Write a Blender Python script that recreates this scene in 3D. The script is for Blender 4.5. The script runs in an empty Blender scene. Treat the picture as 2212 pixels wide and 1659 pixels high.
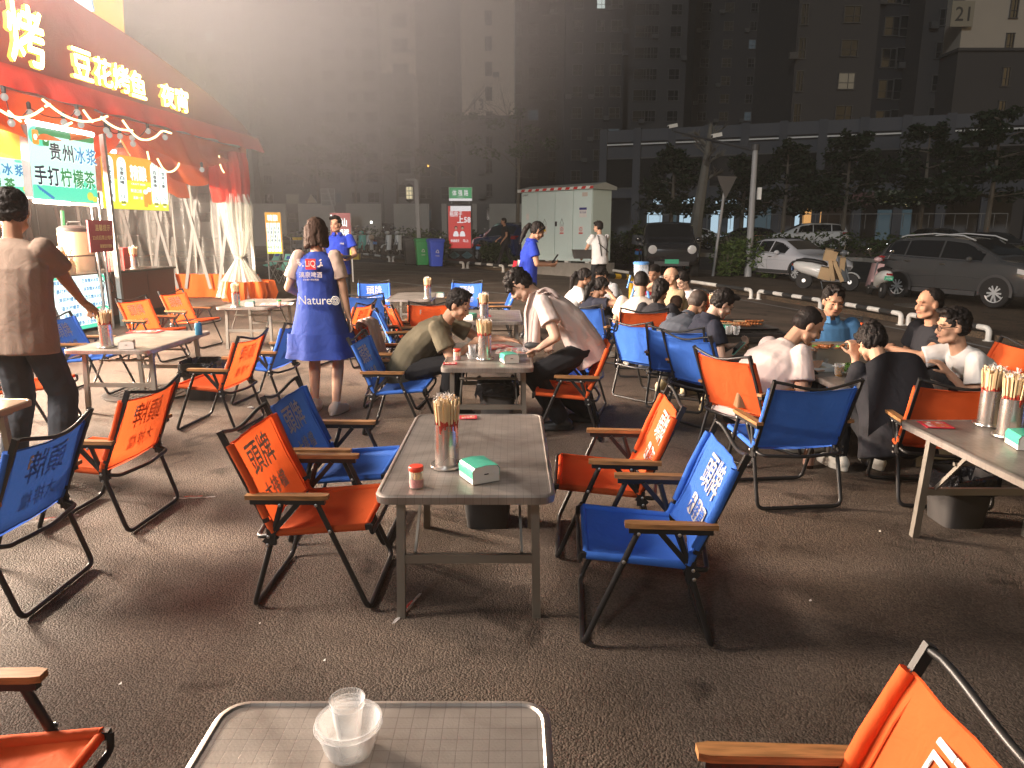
import bpy, bmesh, math, random
from math import sin, cos, pi, radians as R, sqrt, atan2, tan
from mathutils import Vector as V, Matrix as MX, noise
random.seed(7)
C = bpy.context.scene.collection
SC = bpy.context.scene
# ------------------------------------------------------------------ camera
PITCH, CAMH, F0 = R(12.0), 1.53, 1536.0
cd = bpy.data.cameras.new('camera'); cam = bpy.data.objects.new('camera', cd); C.objects.link(cam)
cd.sensor_width = 36; cd.lens = 36*F0/2212; cd.clip_start = .03; cd.clip_end = 2000
cam.location = (0, 0, CAMH); cam.rotation_euler = (pi/2-PITCH, 0, 0)
SC.camera = cam
# ------------------------------------------------------------------ night sky
W = bpy.data.worlds.new('World'); SC.world = W; W.use_nodes = True
nt = W.node_tree; bg = nt.nodes['Background']
sky = nt.nodes.new('ShaderNodeTexSky'); sky.sky_type = 'NISHITA'; sky.sun_disc = False
sky.sun_elevation = R(14); sky.sun_rotation = R(140); sky.air_density = 1.5; sky.dust_density = 5
nt.links.new(sky.outputs[0], bg.inputs[0]); bg.inputs[1].default_value = .018
sl = bpy.data.lights.new('far_fill', 'SUN'); sl.energy = .66; sl.angle = R(5); sl.color = (.90, .96, 1)
so = bpy.data.objects.new('far_fill', sl); C.objects.link(so); so.rotation_euler = V((.42, 1, -.62)).to_track_quat('-Z', 'Y').to_euler()   # sun lamp added as cool fill for unseen far floodlights behind the viewer
vs = SC.view_settings; vs.view_transform = 'Standard'; vs.look = 'None'; vs.gamma = 1; vs.exposure = 0
vs.use_curve_mapping = False
SC.render.engine = 'CYCLES'
cy = SC.cycles; cy.use_denoising = True; cy.max_bounces = 7; cy.diffuse_bounces = 3; cy.glossy_bounces = 3
cy.transmission_bounces = 6; cy.transparent_max_bounces = 12; cy.volume_bounces = 0
cy.sample_clamp_indirect = 4; cy.caustics_reflective = False; cy.caustics_refractive = False
# ------------------------------------------------------------------ ground height and pixel helpers
def sm(a, b, x):
    t = min(1, max(0, (x-a)/(b-a))); return t*t*(3-2*t)
def G(x, y):
    return .011*max(0, min(y, 70)-10) - .035*max(0, min(x, 16)-3.5)*(1-sm(24, 42, y))*sm(2, 9, y)
CP, SP = cos(PITCH), sin(PITCH)
def ray(u, v):
    a, b = (u-1106)/F0, (829.5-v)/F0
    return V((a, CP+b*SP, -SP+b*CP))
def dep(u, v, y):                      # the point on the sight line at world depth y
    d = ray(u, v); return V((0, 0, CAMH))+d*(y/d.y)
def at(u, v, h=0):                     # the point at height h over the ground
    d = ray(u, v); t = .5
    while t < 400:
        p = V((0, 0, CAMH))+d*t
        if p.z <= G(p.x, p.y)+h: break
        t += .01+t*.002
    return p
def gp(x, y, h=0): return V((x, y, G(x, y)+h))
# ------------------------------------------------------------------ mesh builder
class MB:
    def __init__(s): s.v = []; s.f = []; s.m = []
    def add(s, vs, fs, m=0, T=None):
        n = len(s.v)
        s.v += [tuple(T @ V(p)) if T is not None else tuple(p) for p in vs]
        s.f += [tuple(i+n for i in f) for f in fs]; s.m += [m]*len(fs); return s
    def box(s, c, d, m=0, rz=0, T=None, rot=None):
        x, y, z = d[0]/2, d[1]/2, d[2]/2
        M = MX.Translation(V(c)) @ (rot.to_4x4() if rot is not None else MX.Rotation(rz, 4, 'Z'))
        if T is not None: M = T @ M
        return s.add([(-x,-y,-z),(x,-y,-z),(x,y,-z),(-x,y,-z),(-x,-y,z),(x,-y,z),(x,y,z),(-x,y,z)],
            [(3,2,1,0),(4,5,6,7),(0,1,5,4),(1,2,6,5),(2,3,7,6),(3,0,4,7)], m, M)
    def bar(s, p, q, w, h, m=0, up=(0,0,1)):
        p, q = V(p), V(q); d = q-p; L = d.length; y = d.normalized(); x = y.cross(V(up))
        if x.length < 1e-4: x = y.cross(V((1,0,0)))
        x.normalize(); z = x.cross(y)
        return s.box((p+q)/2, (w, L, h), m, rot=MX((x, y, z)).transposed())
    def loft(s, rings, m=0, closed=False, caps=True, loop=True):
        n = len(rings[0]); k = len(rings); vs = [p for r in rings for p in r]; fs = []
        for i in range(k if closed else k-1):
            for j in range(n if loop else n-1):
                a, b = i*n+j, i*n+(j+1) % n; c, d = ((i+1) % k)*n+(j+1) % n, ((i+1) % k)*n+j
                fs.append((a, b, c, d))
        if caps and not closed and loop: fs += [tuple(range(n-1, -1, -1)), tuple(range((k-1)*n, k*n))]
        return s.add(vs, fs, m)
    def tube(s, pts, r, n=6, m=0, closed=False, caps=True, flat=1.0):
        pts = [V(p) for p in pts]; k = len(pts); rings = []; px = None
        rr = r if isinstance(r, (list, tuple)) else [r]*k
        for i in range(k):
            a = pts[(i-1) % k] if (closed or i > 0) else pts[i]; b = pts[(i+1) % k] if (closed or i < k-1) else pts[i]
            d = (b-a).normalized()
            if px is None:
                px = d.cross(V((0,0,1)))
                if px.length < 1e-3: px = d.cross(V((1,0,0)))
            px = (px-d*px.dot(d)).normalized(); py = d.cross(px)
            rings.append([pts[i]+(px*cos(2*pi*j/n)+py*sin(2*pi*j/n)*flat)*rr[i] for j in range(n)])
        return s.loft(rings, m, closed, caps)
    def lathe(s, prof, n=16, m=0, c=(0,0,0), caps=True, T=None):
        rings = [[V((c[0]+r*cos(2*pi*j/n), c[1]+r*sin(2*pi*j/n), c[2]+z)) for j in range(n)] for r, z in prof]
        if T is not None: rings = [[T @ p for p in r] for r in rings]
        return s.loft(rings, m, caps=caps)
    def ell(s, c, r, n=12, k=7, m=0, rot=None):
        c = V(c); rings = []
        for i in range(1, k):
            a = pi*i/k-pi/2
            ring = [V((r[0]*cos(a)*cos(2*pi*j/n), r[1]*cos(a)*sin(2*pi*j/n), r[2]*sin(a))) for j in range(n)]
            rings.append([c+(rot @ p if rot is not None else p) for p in ring])
        b, t = V((0,0,-r[2])), V((0,0,r[2]))
        if rot is not None: b, t = rot @ b, rot @ t
        vs = [p for q in rings for p in q]+[c+b, c+t]; K = len(rings); fs = []
        for i in range(K-1):
            for j in range(n): fs.append((i*n+j, i*n+(j+1) % n, (i+1)*n+(j+1) % n, (i+1)*n+j))
        for j in range(n):
            fs.append((K*n, (j+1) % n, j)); fs.append((K*n+1, (K-1)*n+j, (K-1)*n+(j+1) % n))
        return s.add(vs, fs, m)
    def cap(s, p, q, r1, r2, n=10, m=0):                 # tapered capsule
        p, q = V(p), V(q); d = q-p; L = max(d.length, 1e-4); d = d/L
        x = d.cross(V((0,0,1)))
        if x.length < 1e-3: x = d.cross(V((1,0,0)))
        x.normalize(); y = d.cross(x); rings = []
        for t in (-.95, -.75, -.4, 0): rings.append((p+d*r1*t, r1*sqrt(1-t*t)))
        for t in (0, .4, .75, .95): rings.append((q+d*r2*t, r2*sqrt(1-t*t)))
        return s.loft([[c+(x*cos(2*pi*j/n)+y*sin(2*pi*j/n))*r for j in range(n)] for c, r in rings], m)
    def prism(s, pts, z0, z1, m=0, T=None):
        n = len(pts); vs = [(p[0], p[1], z0) for p in pts]+[(p[0], p[1], z1) for p in pts]
        fs = [tuple(range(n-1, -1, -1)), tuple(range(n, 2*n))]+[(i, (i+1) % n, n+(i+1) % n, n+i) for i in range(n)]
        return s.add(vs, fs, m, T)
    def quad(s, a, b, c, d, m=0): return s.add([a, b, c, d], [(0,1,2,3)], m)
    def grid(s, fn, nu, nv, m=0):
        vs = [fn(i/nu, j/nv) for j in range(nv+1) for i in range(nu+1)]
        return s.add(vs, [(j*(nu+1)+i, j*(nu+1)+i+1, (j+1)*(nu+1)+i+1, (j+1)*(nu+1)+i) for j in range(nv) for i in range(nu)], m)
    def text(s, st, o, right, up, size, m=0, bold=0., w=None, mirror=False, sx=1.0):
        vs, fs, wd, hh = glyphs(st, bold)
        right, up = V(right).normalized(), V(up).normalized(); o = V(o); k = size; kx = size*sx
        if w: kx = w/max(wd, 1e-4)
        nr = right.cross(up)
        n = len(s.v); s.v += [tuple(o+right*(x*kx)+up*(y*k)+nr*q) for x, y, q in vs]
        s.f += [tuple(i+n for i in f) for f in fs]; s.m += [m]*len(fs); return s
    def mesh(s, name):
        me = bpy.data.meshes.new(name); me.from_pydata(s.v, [], s.f); 
        if any(s.m): me.polygons.foreach_set('material_index', s.m)
        me.update(); return me
    def build(s, name, mats, parent=None, smooth=35, fix=False):
        me = s.mesh(name)
        for q in (mats if isinstance(mats, (list, tuple)) else [mats]): me.materials.append(q)
        if smooth:
            me.polygons.foreach_set('use_smooth', [True]*len(me.polygons)); me.set_sharp_from_angle(angle=R(smooth))
        if fix:
            bm = bmesh.new(); bm.from_mesh(me); bmesh.ops.recalc_face_normals(bm, faces=bm.faces); bm.to_mesh(me); bm.free()
        return link(name, me, parent)
def link(name, me, parent=None):
    o = bpy.data.objects.new(name, me); C.objects.link(o)
    if parent is not None: o.parent = parent
    return o
_gl = {}
def glyphs(st, bold):                                     # text as flat polygons, centred, one em high
    k = (st, bold)
    if k not in _gl:
        cu = bpy.data.curves.new('t', 'FONT'); cu.body = st; cu.resolution_u = 2
        ob = bpy.data.objects.new('t', cu); me = bpy.data.meshes.new_from_object(ob)
        vs = [(v.co.x, v.co.y) for v in me.vertices]; fs = [tuple(p.vertices) for p in me.polygons]
        bpy.data.objects.remove(ob); bpy.data.curves.remove(cu); bpy.data.meshes.remove(me)
        if not vs: vs = [(0, 0)]
        x0, x1 = min(v[0] for v in vs), max(v[0] for v in vs); y0, y1 = min(v[1] for v in vs), max(v[1] for v in vs)
        B = ((0, 0), (bold, 0), (-bold, 0), (0, bold), (0, -bold)) if bold > 0 else ((0, 0),); n = len(vs)     # bold: shifted copies, each on its own level
        _gl[k] = ([(x-(x0+x1)/2+a, y-(y0+y1)/2+b, i*.0004) for i, (a, b) in enumerate(B) for x, y in vs], [tuple(j+n*i for j in f) for i in range(len(B)) for f in fs], x1-x0+2*max(bold, 0), y1-y0+2*max(bold, 0))
    return _gl[k]
def tag(o, label, cat, group=None, kind=None):
    o['label'] = label; o['category'] = cat
    if group: o['group'] = group
    if kind: o['kind'] = kind
    return o
def thing(name, label, cat, loc=(0,0,0), rz=0, group=None):
    o = bpy.data.objects.new(name, None); C.objects.link(o); o.empty_display_size = .1
    o.location = loc; o.rotation_euler = (0, 0, rz); return tag(o, label, cat, group)
def struct(o): o['kind'] = 'structure'; return o
def dup(root, loc, rz, label, group=None, swap=None):
    r = root.copy(); C.objects.link(r); r.location = loc; r.rotation_euler = (0, 0, rz); r['label'] = label
    if group: r['group'] = group
    for ch in list(root.children):
        c = ch.copy(); C.objects.link(c); c.parent = r
        if swap and c.data and c.data.name in swap: c.data = swap[c.data.name]
        for g in list(ch.children):
            d = g.copy(); C.objects.link(d); d.parent = c
    return r
# ------------------------------------------------------------------ materials
def mat(name, col, rough=.6, metal=0., var=.0, vs=8., bump=0., bs=60., spec=.5, emit=None, es=0., coat=0., trans=0., alpha=1., sheen=0., dist=.01, ior=1.45):
    m = bpy.data.materials.new(name); m.use_nodes = True; t = m.node_tree; b = t.nodes['Principled BSDF']
    b.inputs['Base Color'].default_value = (*col, 1); b.inputs['Roughness'].default_value = rough
    b.inputs['Metallic'].default_value = metal; b.inputs['Specular IOR Level'].default_value = spec
    b.inputs['Coat Weight'].default_value = coat; b.inputs['Transmission Weight'].default_value = trans
    b.inputs['Alpha'].default_value = alpha; b.inputs['IOR'].default_value = ior
    if sheen: b.inputs['Sheen Weight'].default_value = sheen
    if emit:
        b.inputs['Emission Color'].default_value = (*emit, 1); b.inputs['Emission Strength'].default_value = es
    if var or bump:
        tc = t.nodes.new('ShaderNodeTexCoord')
    if var:
        n = t.nodes.new('ShaderNodeTexNoise'); n.inputs['Scale'].default_value = vs; n.inputs['Detail'].default_value = 5
        t.links.new(tc.outputs['Object'], n.inputs['Vector'])
        mx = t.nodes.new('ShaderNodeMix'); mx.data_type = 'RGBA'
        mx.inputs[6].default_value = (*[c*(1-var) for c in col], 1); mx.inputs[7].default_value = (*[min(1, c*(1+var)) for c in col], 1)
        t.links.new(n.outputs['Fac'], mx.inputs[0]); t.links.new(mx.outputs[2], b.inputs['Base Color'])
        mr = t.nodes.new('ShaderNodeMapRange'); mr.inputs[3].default_value = max(.02, rough-.12); mr.inputs[4].default_value = min(1, rough+.12)
        t.links.new(n.outputs['Fac'], mr.inputs[0]); t.links.new(mr.outputs[0], b.inputs['Roughness'])
    if bump:
        n2 = t.nodes.new('ShaderNodeTexNoise'); n2.inputs['Scale'].default_value = bs; n2.inputs['Detail'].default_value = 4
        t.links.new(tc.outputs['Object'], n2.inputs['Vector'])
        bp = t.nodes.new('ShaderNodeBump'); bp.inputs['Strength'].default_value = bump; bp.inputs['Distance'].default_value = dist
        t.links.new(n2.outputs['Fac'], bp.inputs['Height']); t.links.new(bp.outputs[0], b.inputs['Normal'])
    return m
def glow(name, col, es): return mat(name, (.02, .02, .02), .5, emit=col, es=es)
def nodes(m): return m.node_tree, m.node_tree.nodes['Principled BSDF']

def asphalt_mat(name, col, scale=85., strength=1.0, tint=(1, 1, 1)):
    m = mat(name, col, .75, spec=.3); t, b = nodes(m); tc = t.nodes.new('ShaderNodeTexCoord')
    vo = t.nodes.new('ShaderNodeTexVoronoi'); vo.inputs['Scale'].default_value = scale; t.links.new(tc.outputs['Object'], vo.inputs['Vector'])
    n = t.nodes.new('ShaderNodeTexNoise'); n.inputs['Scale'].default_value = 1.1; n.inputs['Detail'].default_value = 7; t.links.new(tc.outputs['Object'], n.inputs['Vector'])
    n3 = t.nodes.new('ShaderNodeTexNoise'); n3.inputs['Scale'].default_value = scale*.7; n3.inputs['Detail'].default_value = 3; t.links.new(tc.outputs['Object'], n3.inputs['Vector'])
    cr = t.nodes.new('ShaderNodeValToRGB'); e = cr.color_ramp.elements
    e[0].position = .25; e[0].color = (*[c*.72 for c in col], 1); e[1].position = .75; e[1].color = (*[c*1.28*k for c, k in zip(col, tint)], 1)
    vr = t.nodes.new('ShaderNodeSeparateColor'); t.links.new(vo.outputs['Color'], vr.inputs[0]); av = t.nodes.new('ShaderNodeMath'); av.operation = 'MULTIPLY_ADD'; av.inputs[1].default_value = .6; t.links.new(vr.outputs[0], av.inputs[0])
    hv = t.nodes.new('ShaderNodeMath'); hv.operation = 'MULTIPLY'; hv.inputs[1].default_value = .4; t.links.new(n3.outputs['Fac'], hv.inputs[0]); t.links.new(hv.outputs[0], av.inputs[2]); t.links.new(av.outputs[0], cr.inputs[0])
    mx = t.nodes.new('ShaderNodeMix'); mx.data_type = 'RGBA'; mx.blend_type = 'MULTIPLY'; mx.inputs[0].default_value = .65
    c2 = t.nodes.new('ShaderNodeValToRGB'); c2.color_ramp.elements[0].position = .35; c2.color_ramp.elements[0].color = (.42, .42, .43, 1); c2.color_ramp.elements[1].position = .65; c2.color_ramp.elements[1].color = (1.15, 1.1, 1.05, 1)
    t.links.new(n.outputs['Fac'], c2.inputs[0]); t.links.new(cr.outputs[0], mx.inputs[6]); t.links.new(c2.outputs[0], mx.inputs[7])
    n6 = t.nodes.new('ShaderNodeTexNoise'); n6.inputs['Scale'].default_value = 2.1; n6.inputs['Detail'].default_value = 3; n6.inputs['Distortion'].default_value = 1.5; t.links.new(tc.outputs['Object'], n6.inputs['Vector'])
    c6 = t.nodes.new('ShaderNodeValToRGB'); c6.color_ramp.elements[0].position = .30; c6.color_ramp.elements[0].color = (.45, .43, .42, 1); c6.color_ramp.elements[1].position = .40; c6.color_ramp.elements[1].color = (1, 1, 1, 1); t.links.new(n6.outputs['Fac'], c6.inputs[0])
    m6 = t.nodes.new('ShaderNodeMix'); m6.data_type = 'RGBA'; m6.blend_type = 'MULTIPLY'; m6.inputs[0].default_value = 1; t.links.new(mx.outputs[2], m6.inputs[6]); t.links.new(c6.outputs[0], m6.inputs[7])     # oil and spill stains
    t.links.new(m6.outputs[2], b.inputs['Base Color'])
    ad = t.nodes.new('ShaderNodeMath'); ad.operation = 'MULTIPLY_ADD'; ad.inputs[1].default_value = .3
    t.links.new(n3.outputs['Fac'], ad.inputs[0]); t.links.new(vo.outputs['Distance'], ad.inputs[2])
    bp = t.nodes.new('ShaderNodeBump'); bp.inputs['Strength'].default_value = strength; bp.inputs['Distance'].default_value = .012; bp.invert = True
    t.links.new(ad.outputs[0], bp.inputs['Height']); t.links.new(bp.outputs[0], b.inputs['Normal'])
    return m
def steel_mat(name, tile=0., col=(.52, .5, .47), rough=.3):
    m = mat(name, col, rough, metal=.78 if tile else .9); t, b = nodes(m); tc = t.nodes.new('ShaderNodeTexCoord')
    mp = t.nodes.new('ShaderNodeMapping'); mp.inputs['Scale'].default_value = (3, 90, 90); t.links.new(tc.outputs['Object'], mp.inputs[0])
    n = t.nodes.new('ShaderNodeTexNoise'); n.inputs['Scale'].default_value = 4; n.inputs['Detail'].default_value = 4; t.links.new(mp.outputs[0], n.inputs['Vector'])
    n2 = t.nodes.new('ShaderNodeTexNoise'); n2.inputs['Scale'].default_value = 7; n2.inputs['Detail'].default_value = 6; t.links.new(tc.outputs['Object'], n2.inputs['Vector'])
    mr = t.nodes.new('ShaderNodeMapRange'); mr.inputs[3].default_value = rough-.1; mr.inputs[4].default_value = rough+.22
    t.links.new(n2.outputs['Fac'], mr.inputs[0]); t.links.new(mr.outputs[0], b.inputs['Roughness'])
    bp = t.nodes.new('ShaderNodeBump'); bp.inputs['Strength'].default_value = .12; bp.inputs['Distance'].default_value = .002
    t.links.new(n.outputs['Fac'], bp.inputs['Height'])
    if tile:
        br = t.nodes.new('ShaderNodeTexBrick'); br.offset = 0; br.inputs['Scale'].default_value = 1; br.inputs['Brick Width'].default_value = tile; br.inputs['Row Height'].default_value = tile
        br.inputs['Mortar Size'].default_value = .0011; br.inputs['Color1'].default_value = br.inputs['Color2'].default_value = (1, 1, 1, 1); br.inputs['Mortar'].default_value = (.0, .0, .0, 1)
        t.links.new(tc.outputs['Object'], br.inputs['Vector'])
        wv = t.nodes.new('ShaderNodeTexVoronoi'); wv.inputs['Scale'].default_value = 1/tile; wv.inputs['Randomness'].default_value = 0; t.links.new(tc.outputs['Object'], wv.inputs['Vector'])
        s2 = t.nodes.new('ShaderNodeMath'); s2.operation = 'SINE'; s1 = t.nodes.new('ShaderNodeMath'); s1.operation = 'MULTIPLY'; s1.inputs[1].default_value = 38
        t.links.new(wv.outputs['Distance'], s1.inputs[0]); t.links.new(s1.outputs[0], s2.inputs[0])
        s3 = t.nodes.new('ShaderNodeMath'); s3.operation = 'MULTIPLY_ADD'; s3.inputs[1].default_value = .05
        t.links.new(s2.outputs[0], s3.inputs[0]); t.links.new(br.outputs['Fac'], s3.inputs[2])
        b2 = t.nodes.new('ShaderNodeBump'); b2.inputs['Strength'].default_value = .25; b2.inputs['Distance'].default_value = .002; b2.invert = True
        t.links.new(s3.outputs[0], b2.inputs['Height']); t.links.new(bp.outputs[0], b2.inputs['Normal']); t.links.new(b2.outputs[0], b.inputs['Normal'])
        mx = t.nodes.new('ShaderNodeMix'); mx.data_type = 'RGBA'; mx.inputs[6].default_value = (*col, 1); mx.inputs[7].default_value = (*[c*.74 for c in col], 1)
        t.links.new(br.outputs['Fac'], mx.inputs[0]); n5 = t.nodes.new('ShaderNodeTexNoise'); n5.inputs['Scale'].default_value = 3.2; n5.inputs['Detail'].default_value = 8; n5.inputs['Distortion'].default_value = 1.2; t.links.new(tc.outputs['Object'], n5.inputs['Vector'])
        c5 = t.nodes.new('ShaderNodeValToRGB'); c5.color_ramp.elements[0].position = .35; c5.color_ramp.elements[0].color = (.55, .52, .5, 1); c5.color_ramp.elements[1].position = .62; c5.color_ramp.elements[1].color = (1.05, 1.05, 1.05, 1); t.links.new(n5.outputs['Fac'], c5.inputs[0])
        m5 = t.nodes.new('ShaderNodeMix'); m5.data_type = 'RGBA'; m5.blend_type = 'MULTIPLY'; m5.inputs[0].default_value = .8; t.links.new(mx.outputs[2], m5.inputs[6]); t.links.new(c5.outputs[0], m5.inputs[7]); t.links.new(m5.outputs[2], b.inputs['Base Color'])
    else: t.links.new(bp.outputs[0], b.inputs['Normal'])
    return m
def cloth_mat(name, col, rough=.85, wr=.35, ws=9., weave=.12, transl=0.):
    m = mat(name, col, rough, spec=.25); t, b = nodes(m); tc = t.nodes.new('ShaderNodeTexCoord')
    n = t.nodes.new('ShaderNodeTexNoise'); n.inputs['Scale'].default_value = ws; n.inputs['Detail'].default_value = 4; n.inputs['Distortion'].default_value = .6
    t.links.new(tc.outputs['Object'], n.inputs['Vector'])
    n2 = t.nodes.new('ShaderNodeTexNoise'); n2.inputs['Scale'].default_value = 420; t.links.new(tc.outputs['Object'], n2.inputs['Vector'])
    b1 = t.nodes.new('ShaderNodeBump'); b1.inputs['Strength'].default_value = wr; b1.inputs['Distance'].default_value = .03; t.links.new(n.outputs['Fac'], b1.inputs['Height'])
    b2 = t.nodes.new('ShaderNodeBump'); b2.inputs['Strength'].default_value = weave; b2.inputs['Distance'].default_value = .002
    t.links.new(n2.outputs['Fac'], b2.inputs['Height']); t.links.new(b1.outputs[0], b2.inputs['Normal']); t.links.new(b2.outputs[0], b.inputs['Normal'])
    n4 = t.nodes.new('ShaderNodeTexNoise'); n4.inputs['Scale'].default_value = 5; n4.inputs['Detail'].default_value = 6; t.links.new(tc.outputs['Object'], n4.inputs['Vector'])
    mx = t.nodes.new('ShaderNodeMix'); mx.data_type = 'RGBA'; mx.inputs[6].default_value = (*[c*.82 for c in col], 1); mx.inputs[7].default_value = (*[min(1, c*1.12) for c in col], 1)
    t.links.new(n4.outputs['Fac'], mx.inputs[0]); t.links.new(mx.outputs[2], b.inputs['Base Color'])
    if transl:
        tr = t.nodes.new('ShaderNodeBsdfTranslucent'); tr.inputs[0].default_value = (*col, 1); ms = t.nodes.new('ShaderNodeMixShader'); ms.inputs[0].default_value = transl
        t.links.new(b.outputs[0], ms.inputs[1]); t.links.new(tr.outputs[0], ms.inputs[2]); t.links.new(ms.outputs[0], t.nodes['Material Output'].inputs[0])
    return m
def wood_mat(name, col):
    m = mat(name, col, .45); t, b = nodes(m); tc = t.nodes.new('ShaderNodeTexCoord')
    mp = t.nodes.new('ShaderNodeMapping'); mp.inputs['Scale'].default_value = (60, 6, 60); t.links.new(tc.outputs['Object'], mp.inputs[0])
    n = t.nodes.new('ShaderNodeTexNoise'); n.inputs['Scale'].default_value = 2; n.inputs['Detail'].default_value = 5; t.links.new(mp.outputs[0], n.inputs['Vector'])
    cr = t.nodes.new('ShaderNodeValToRGB'); cr.color_ramp.elements[0].color = (*[c*.6 for c in col], 1); cr.color_ramp.elements[1].color = (*[c*1.3 for c in col], 1)
    cr.color_ramp.elements[0].position = .3; cr.color_ramp.elements[1].position = .7
    t.links.new(n.outputs['Fac'], cr.inputs[0]); t.links.new(cr.outputs[0], b.inputs['Base Color']); return m
def clear_mat(name, col=(1, 1, 1), op=.25, rough=.12, bump=0., bs=20.):         # thin clear plastic: part see-through, part gloss
    m = mat(name, col, rough, spec=.6, bump=bump, bs=bs, dist=.02); t, b = nodes(m)
    tr = t.nodes.new('ShaderNodeBsdfTransparent'); tr.inputs[0].default_value = (*[min(1, .6+.4*c) for c in col], 1)
    lw = t.nodes.new('ShaderNodeLayerWeight'); lw.inputs[0].default_value = .35
    mr = t.nodes.new('ShaderNodeMapRange'); mr.inputs[3].default_value = op; mr.inputs[4].default_value = min(1, op+.6)
    ms = t.nodes.new('ShaderNodeMixShader'); t.links.new(lw.outputs['Facing'], mr.inputs[0]); t.links.new(mr.outputs[0], ms.inputs[0])
    t.links.new(tr.outputs[0], ms.inputs[1]); t.links.new(b.outputs[0], ms.inputs[2]); t.links.new(ms.outputs[0], t.nodes['Material Output'].inputs[0])
    return m
def leaf_mat(name, c1, c2):
    m = mat(name, c1, .55, spec=.3); t, b = nodes(m); oi = t.nodes.new('ShaderNodeTexCoord')
    n = t.nodes.new('ShaderNodeTexNoise'); n.inputs['Scale'].default_value = 6; n.inputs['Detail'].default_value = 3; t.links.new(oi.outputs['Object'], n.inputs['Vector'])
    cr = t.nodes.new('ShaderNodeValToRGB'); cr.color_ramp.elements[0].color = (*c1, 1); cr.color_ramp.elements[1].color = (*c2, 1)
    cr.color_ramp.elements[0].position = .35; cr.color_ramp.elements[1].position = .65
    t.links.new(n.outputs['Fac'], cr.inputs[0]); t.links.new(cr.outputs[0], b.inputs['Base Color'])
    tr = t.nodes.new('ShaderNodeBsdfTranslucent'); t.links.new(cr.outputs[0], tr.inputs[0]); ms = t.nodes.new('ShaderNodeMixShader'); ms.inputs[0].default_value = .3
    t.links.new(b.outputs[0], ms.inputs[1]); t.links.new(tr.outputs[0], ms.inputs[2]); t.links.new(ms.outputs[0], t.nodes['Material Output'].inputs[0])
    return m
ORANGE = cloth_mat('orange_canvas', (.78, .125, .03), transl=.32); BLUE = cloth_mat('blue_canvas', (.045, .15, .56), transl=.06)
PRINT_L = mat('pale_print', (.50, .47, .45), .7, var=.15, vs=30); PRINT_D = mat('backlit_dark_print', (.10, .045, .03), .8); PRINT_B = mat('backlit_grey_print', (.10, .10, .16), .8)  # PRINT_D, PRINT_B: pale print with backlit shade put into its colour, unused
BLACK = mat('black_frame_paint', (.018, .017, .017), .42, var=.3, vs=20); WOOD = wood_mat('armrest_wood', (.30, .145, .055))
RIVET = mat('rivet_steel', (.5, .5, .5), .35, metal=1); STEEL = steel_mat('brushed_steel'); STEELT = steel_mat('embossed_steel', .031, (.50, .45, .41), .36)
LEGST = steel_mat('leg_steel', col=(.30, .275, .24), rough=.42)
DKPLASTIC = mat('dark_plastic', (.035, .033, .032), .5, var=.2); BAG = mat('black_bag', (.01, .01, .012), .22, bump=.8, bs=25, dist=.03)
WHITE = mat('white_paint', (.75, .75, .72), .5, var=.15, vs=5); DWHITE = mat('dirty_white_paint', (.62, .60, .56), .55, var=.25, vs=9)
GREY = mat('grey_paint', (.2, .2, .2), .5, var=.15); DGREY = mat('dark_grey_paint', (.05, .05, .052), .5, var=.2)
RED = mat('red_paint', (.55, .035, .03), .5, var=.1); RUBBER = mat('rubber', (.012, .012, .012), .75)
CHROME = mat('chrome', (.75, .75, .75), .15, metal=1); GLASSD = mat('dark_glass', (.008, .009, .01), .06, spec=.8)
BLACKINK = mat('black_ink', (.01, .01, .012), .7); YELLOW = mat('yellow_plastic', (.75, .5, .02), .45, var=.1)
# ------------------------------------------------------------------ powers of the tent roof lamps and two added lamps (built with their fixtures)
LP = (9800, 2000, 300, 35, 3000); SMOKE = .0009; SMOKE2 = .62
# ------------------------------------------------------------------ ground, pavement, road
ASPH = asphalt_mat('coarse_asphalt', (.130, .100, .078), 135, .5)
def sheet(name, fn, nu, nv, material, smooth=60):
    m = MB(); m.grid(fn, nu, nv); return struct(m.build(name, material, None, smooth))
def spaced(u, a, b, mid, k):           # denser near the camera
    return a+(b-a)*u
XS = [-200, -120, -80, -50]+[-40+2*i for i in range(41)]+[50, 80, 120, 200]; YS = [-30, -8]+[-4+2*i for i in range(40)]+[85, 110, 160, 230, 300]
m = MB(); n = len(XS)
m.add([(x, y, G(x, y)) for y in YS for x in XS], [(j*n+i, j*n+i+1, (j+1)*n+i+1, (j+1)*n+i) for j in range(len(YS)-1) for i in range(n-1)])
struct(m.build('ground', ASPH, None, 60))
def strip(name, pts, w, h, material, dz=.004):        # a painted line or flat band along points
    m = MB(); vs = []; P = [V((p[0], p[1], 0)) for p in pts]; Q = []
    for a, b in zip(P, P[1:]):
        k = max(1, int((b-a).length/1.0)); Q += [a.lerp(b, i/k) for i in range(k)]
    Q.append(P[-1])
    for i, q in enumerate(Q):
        d = (Q[min(i+1, len(Q)-1)]-Q[max(i-1, 0)]).normalized(); s = V((-d.y, d.x, 0))*w/2
        for e in (q+s, q-s): vs.append((e.x, e.y, G(e.x, e.y)+dz))
    m.add(vs, [(2*i, 2*i+1, 2*i+3, 2*i+2) for i in range(len(Q)-1)])
    if h:
        n = len(vs); m.add([(x, y, z-h) for x, y, z in vs], []); 
        m.f += [(2*i, 2*i+2, n+2*i+2, n+2*i) for i in range(len(Q)-1)]+[(2*i+3, 2*i+1, n+2*i+1, n+2*i+3) for i in range(len(Q)-1)]+[(1, 0, n, n+1), (n*1-2, n-1, 2*n-1, 2*n-2)]
        m.m += [0]*(len(m.f)-len(m.m))
    return struct(m.build(name, material, None, 20))
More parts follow.
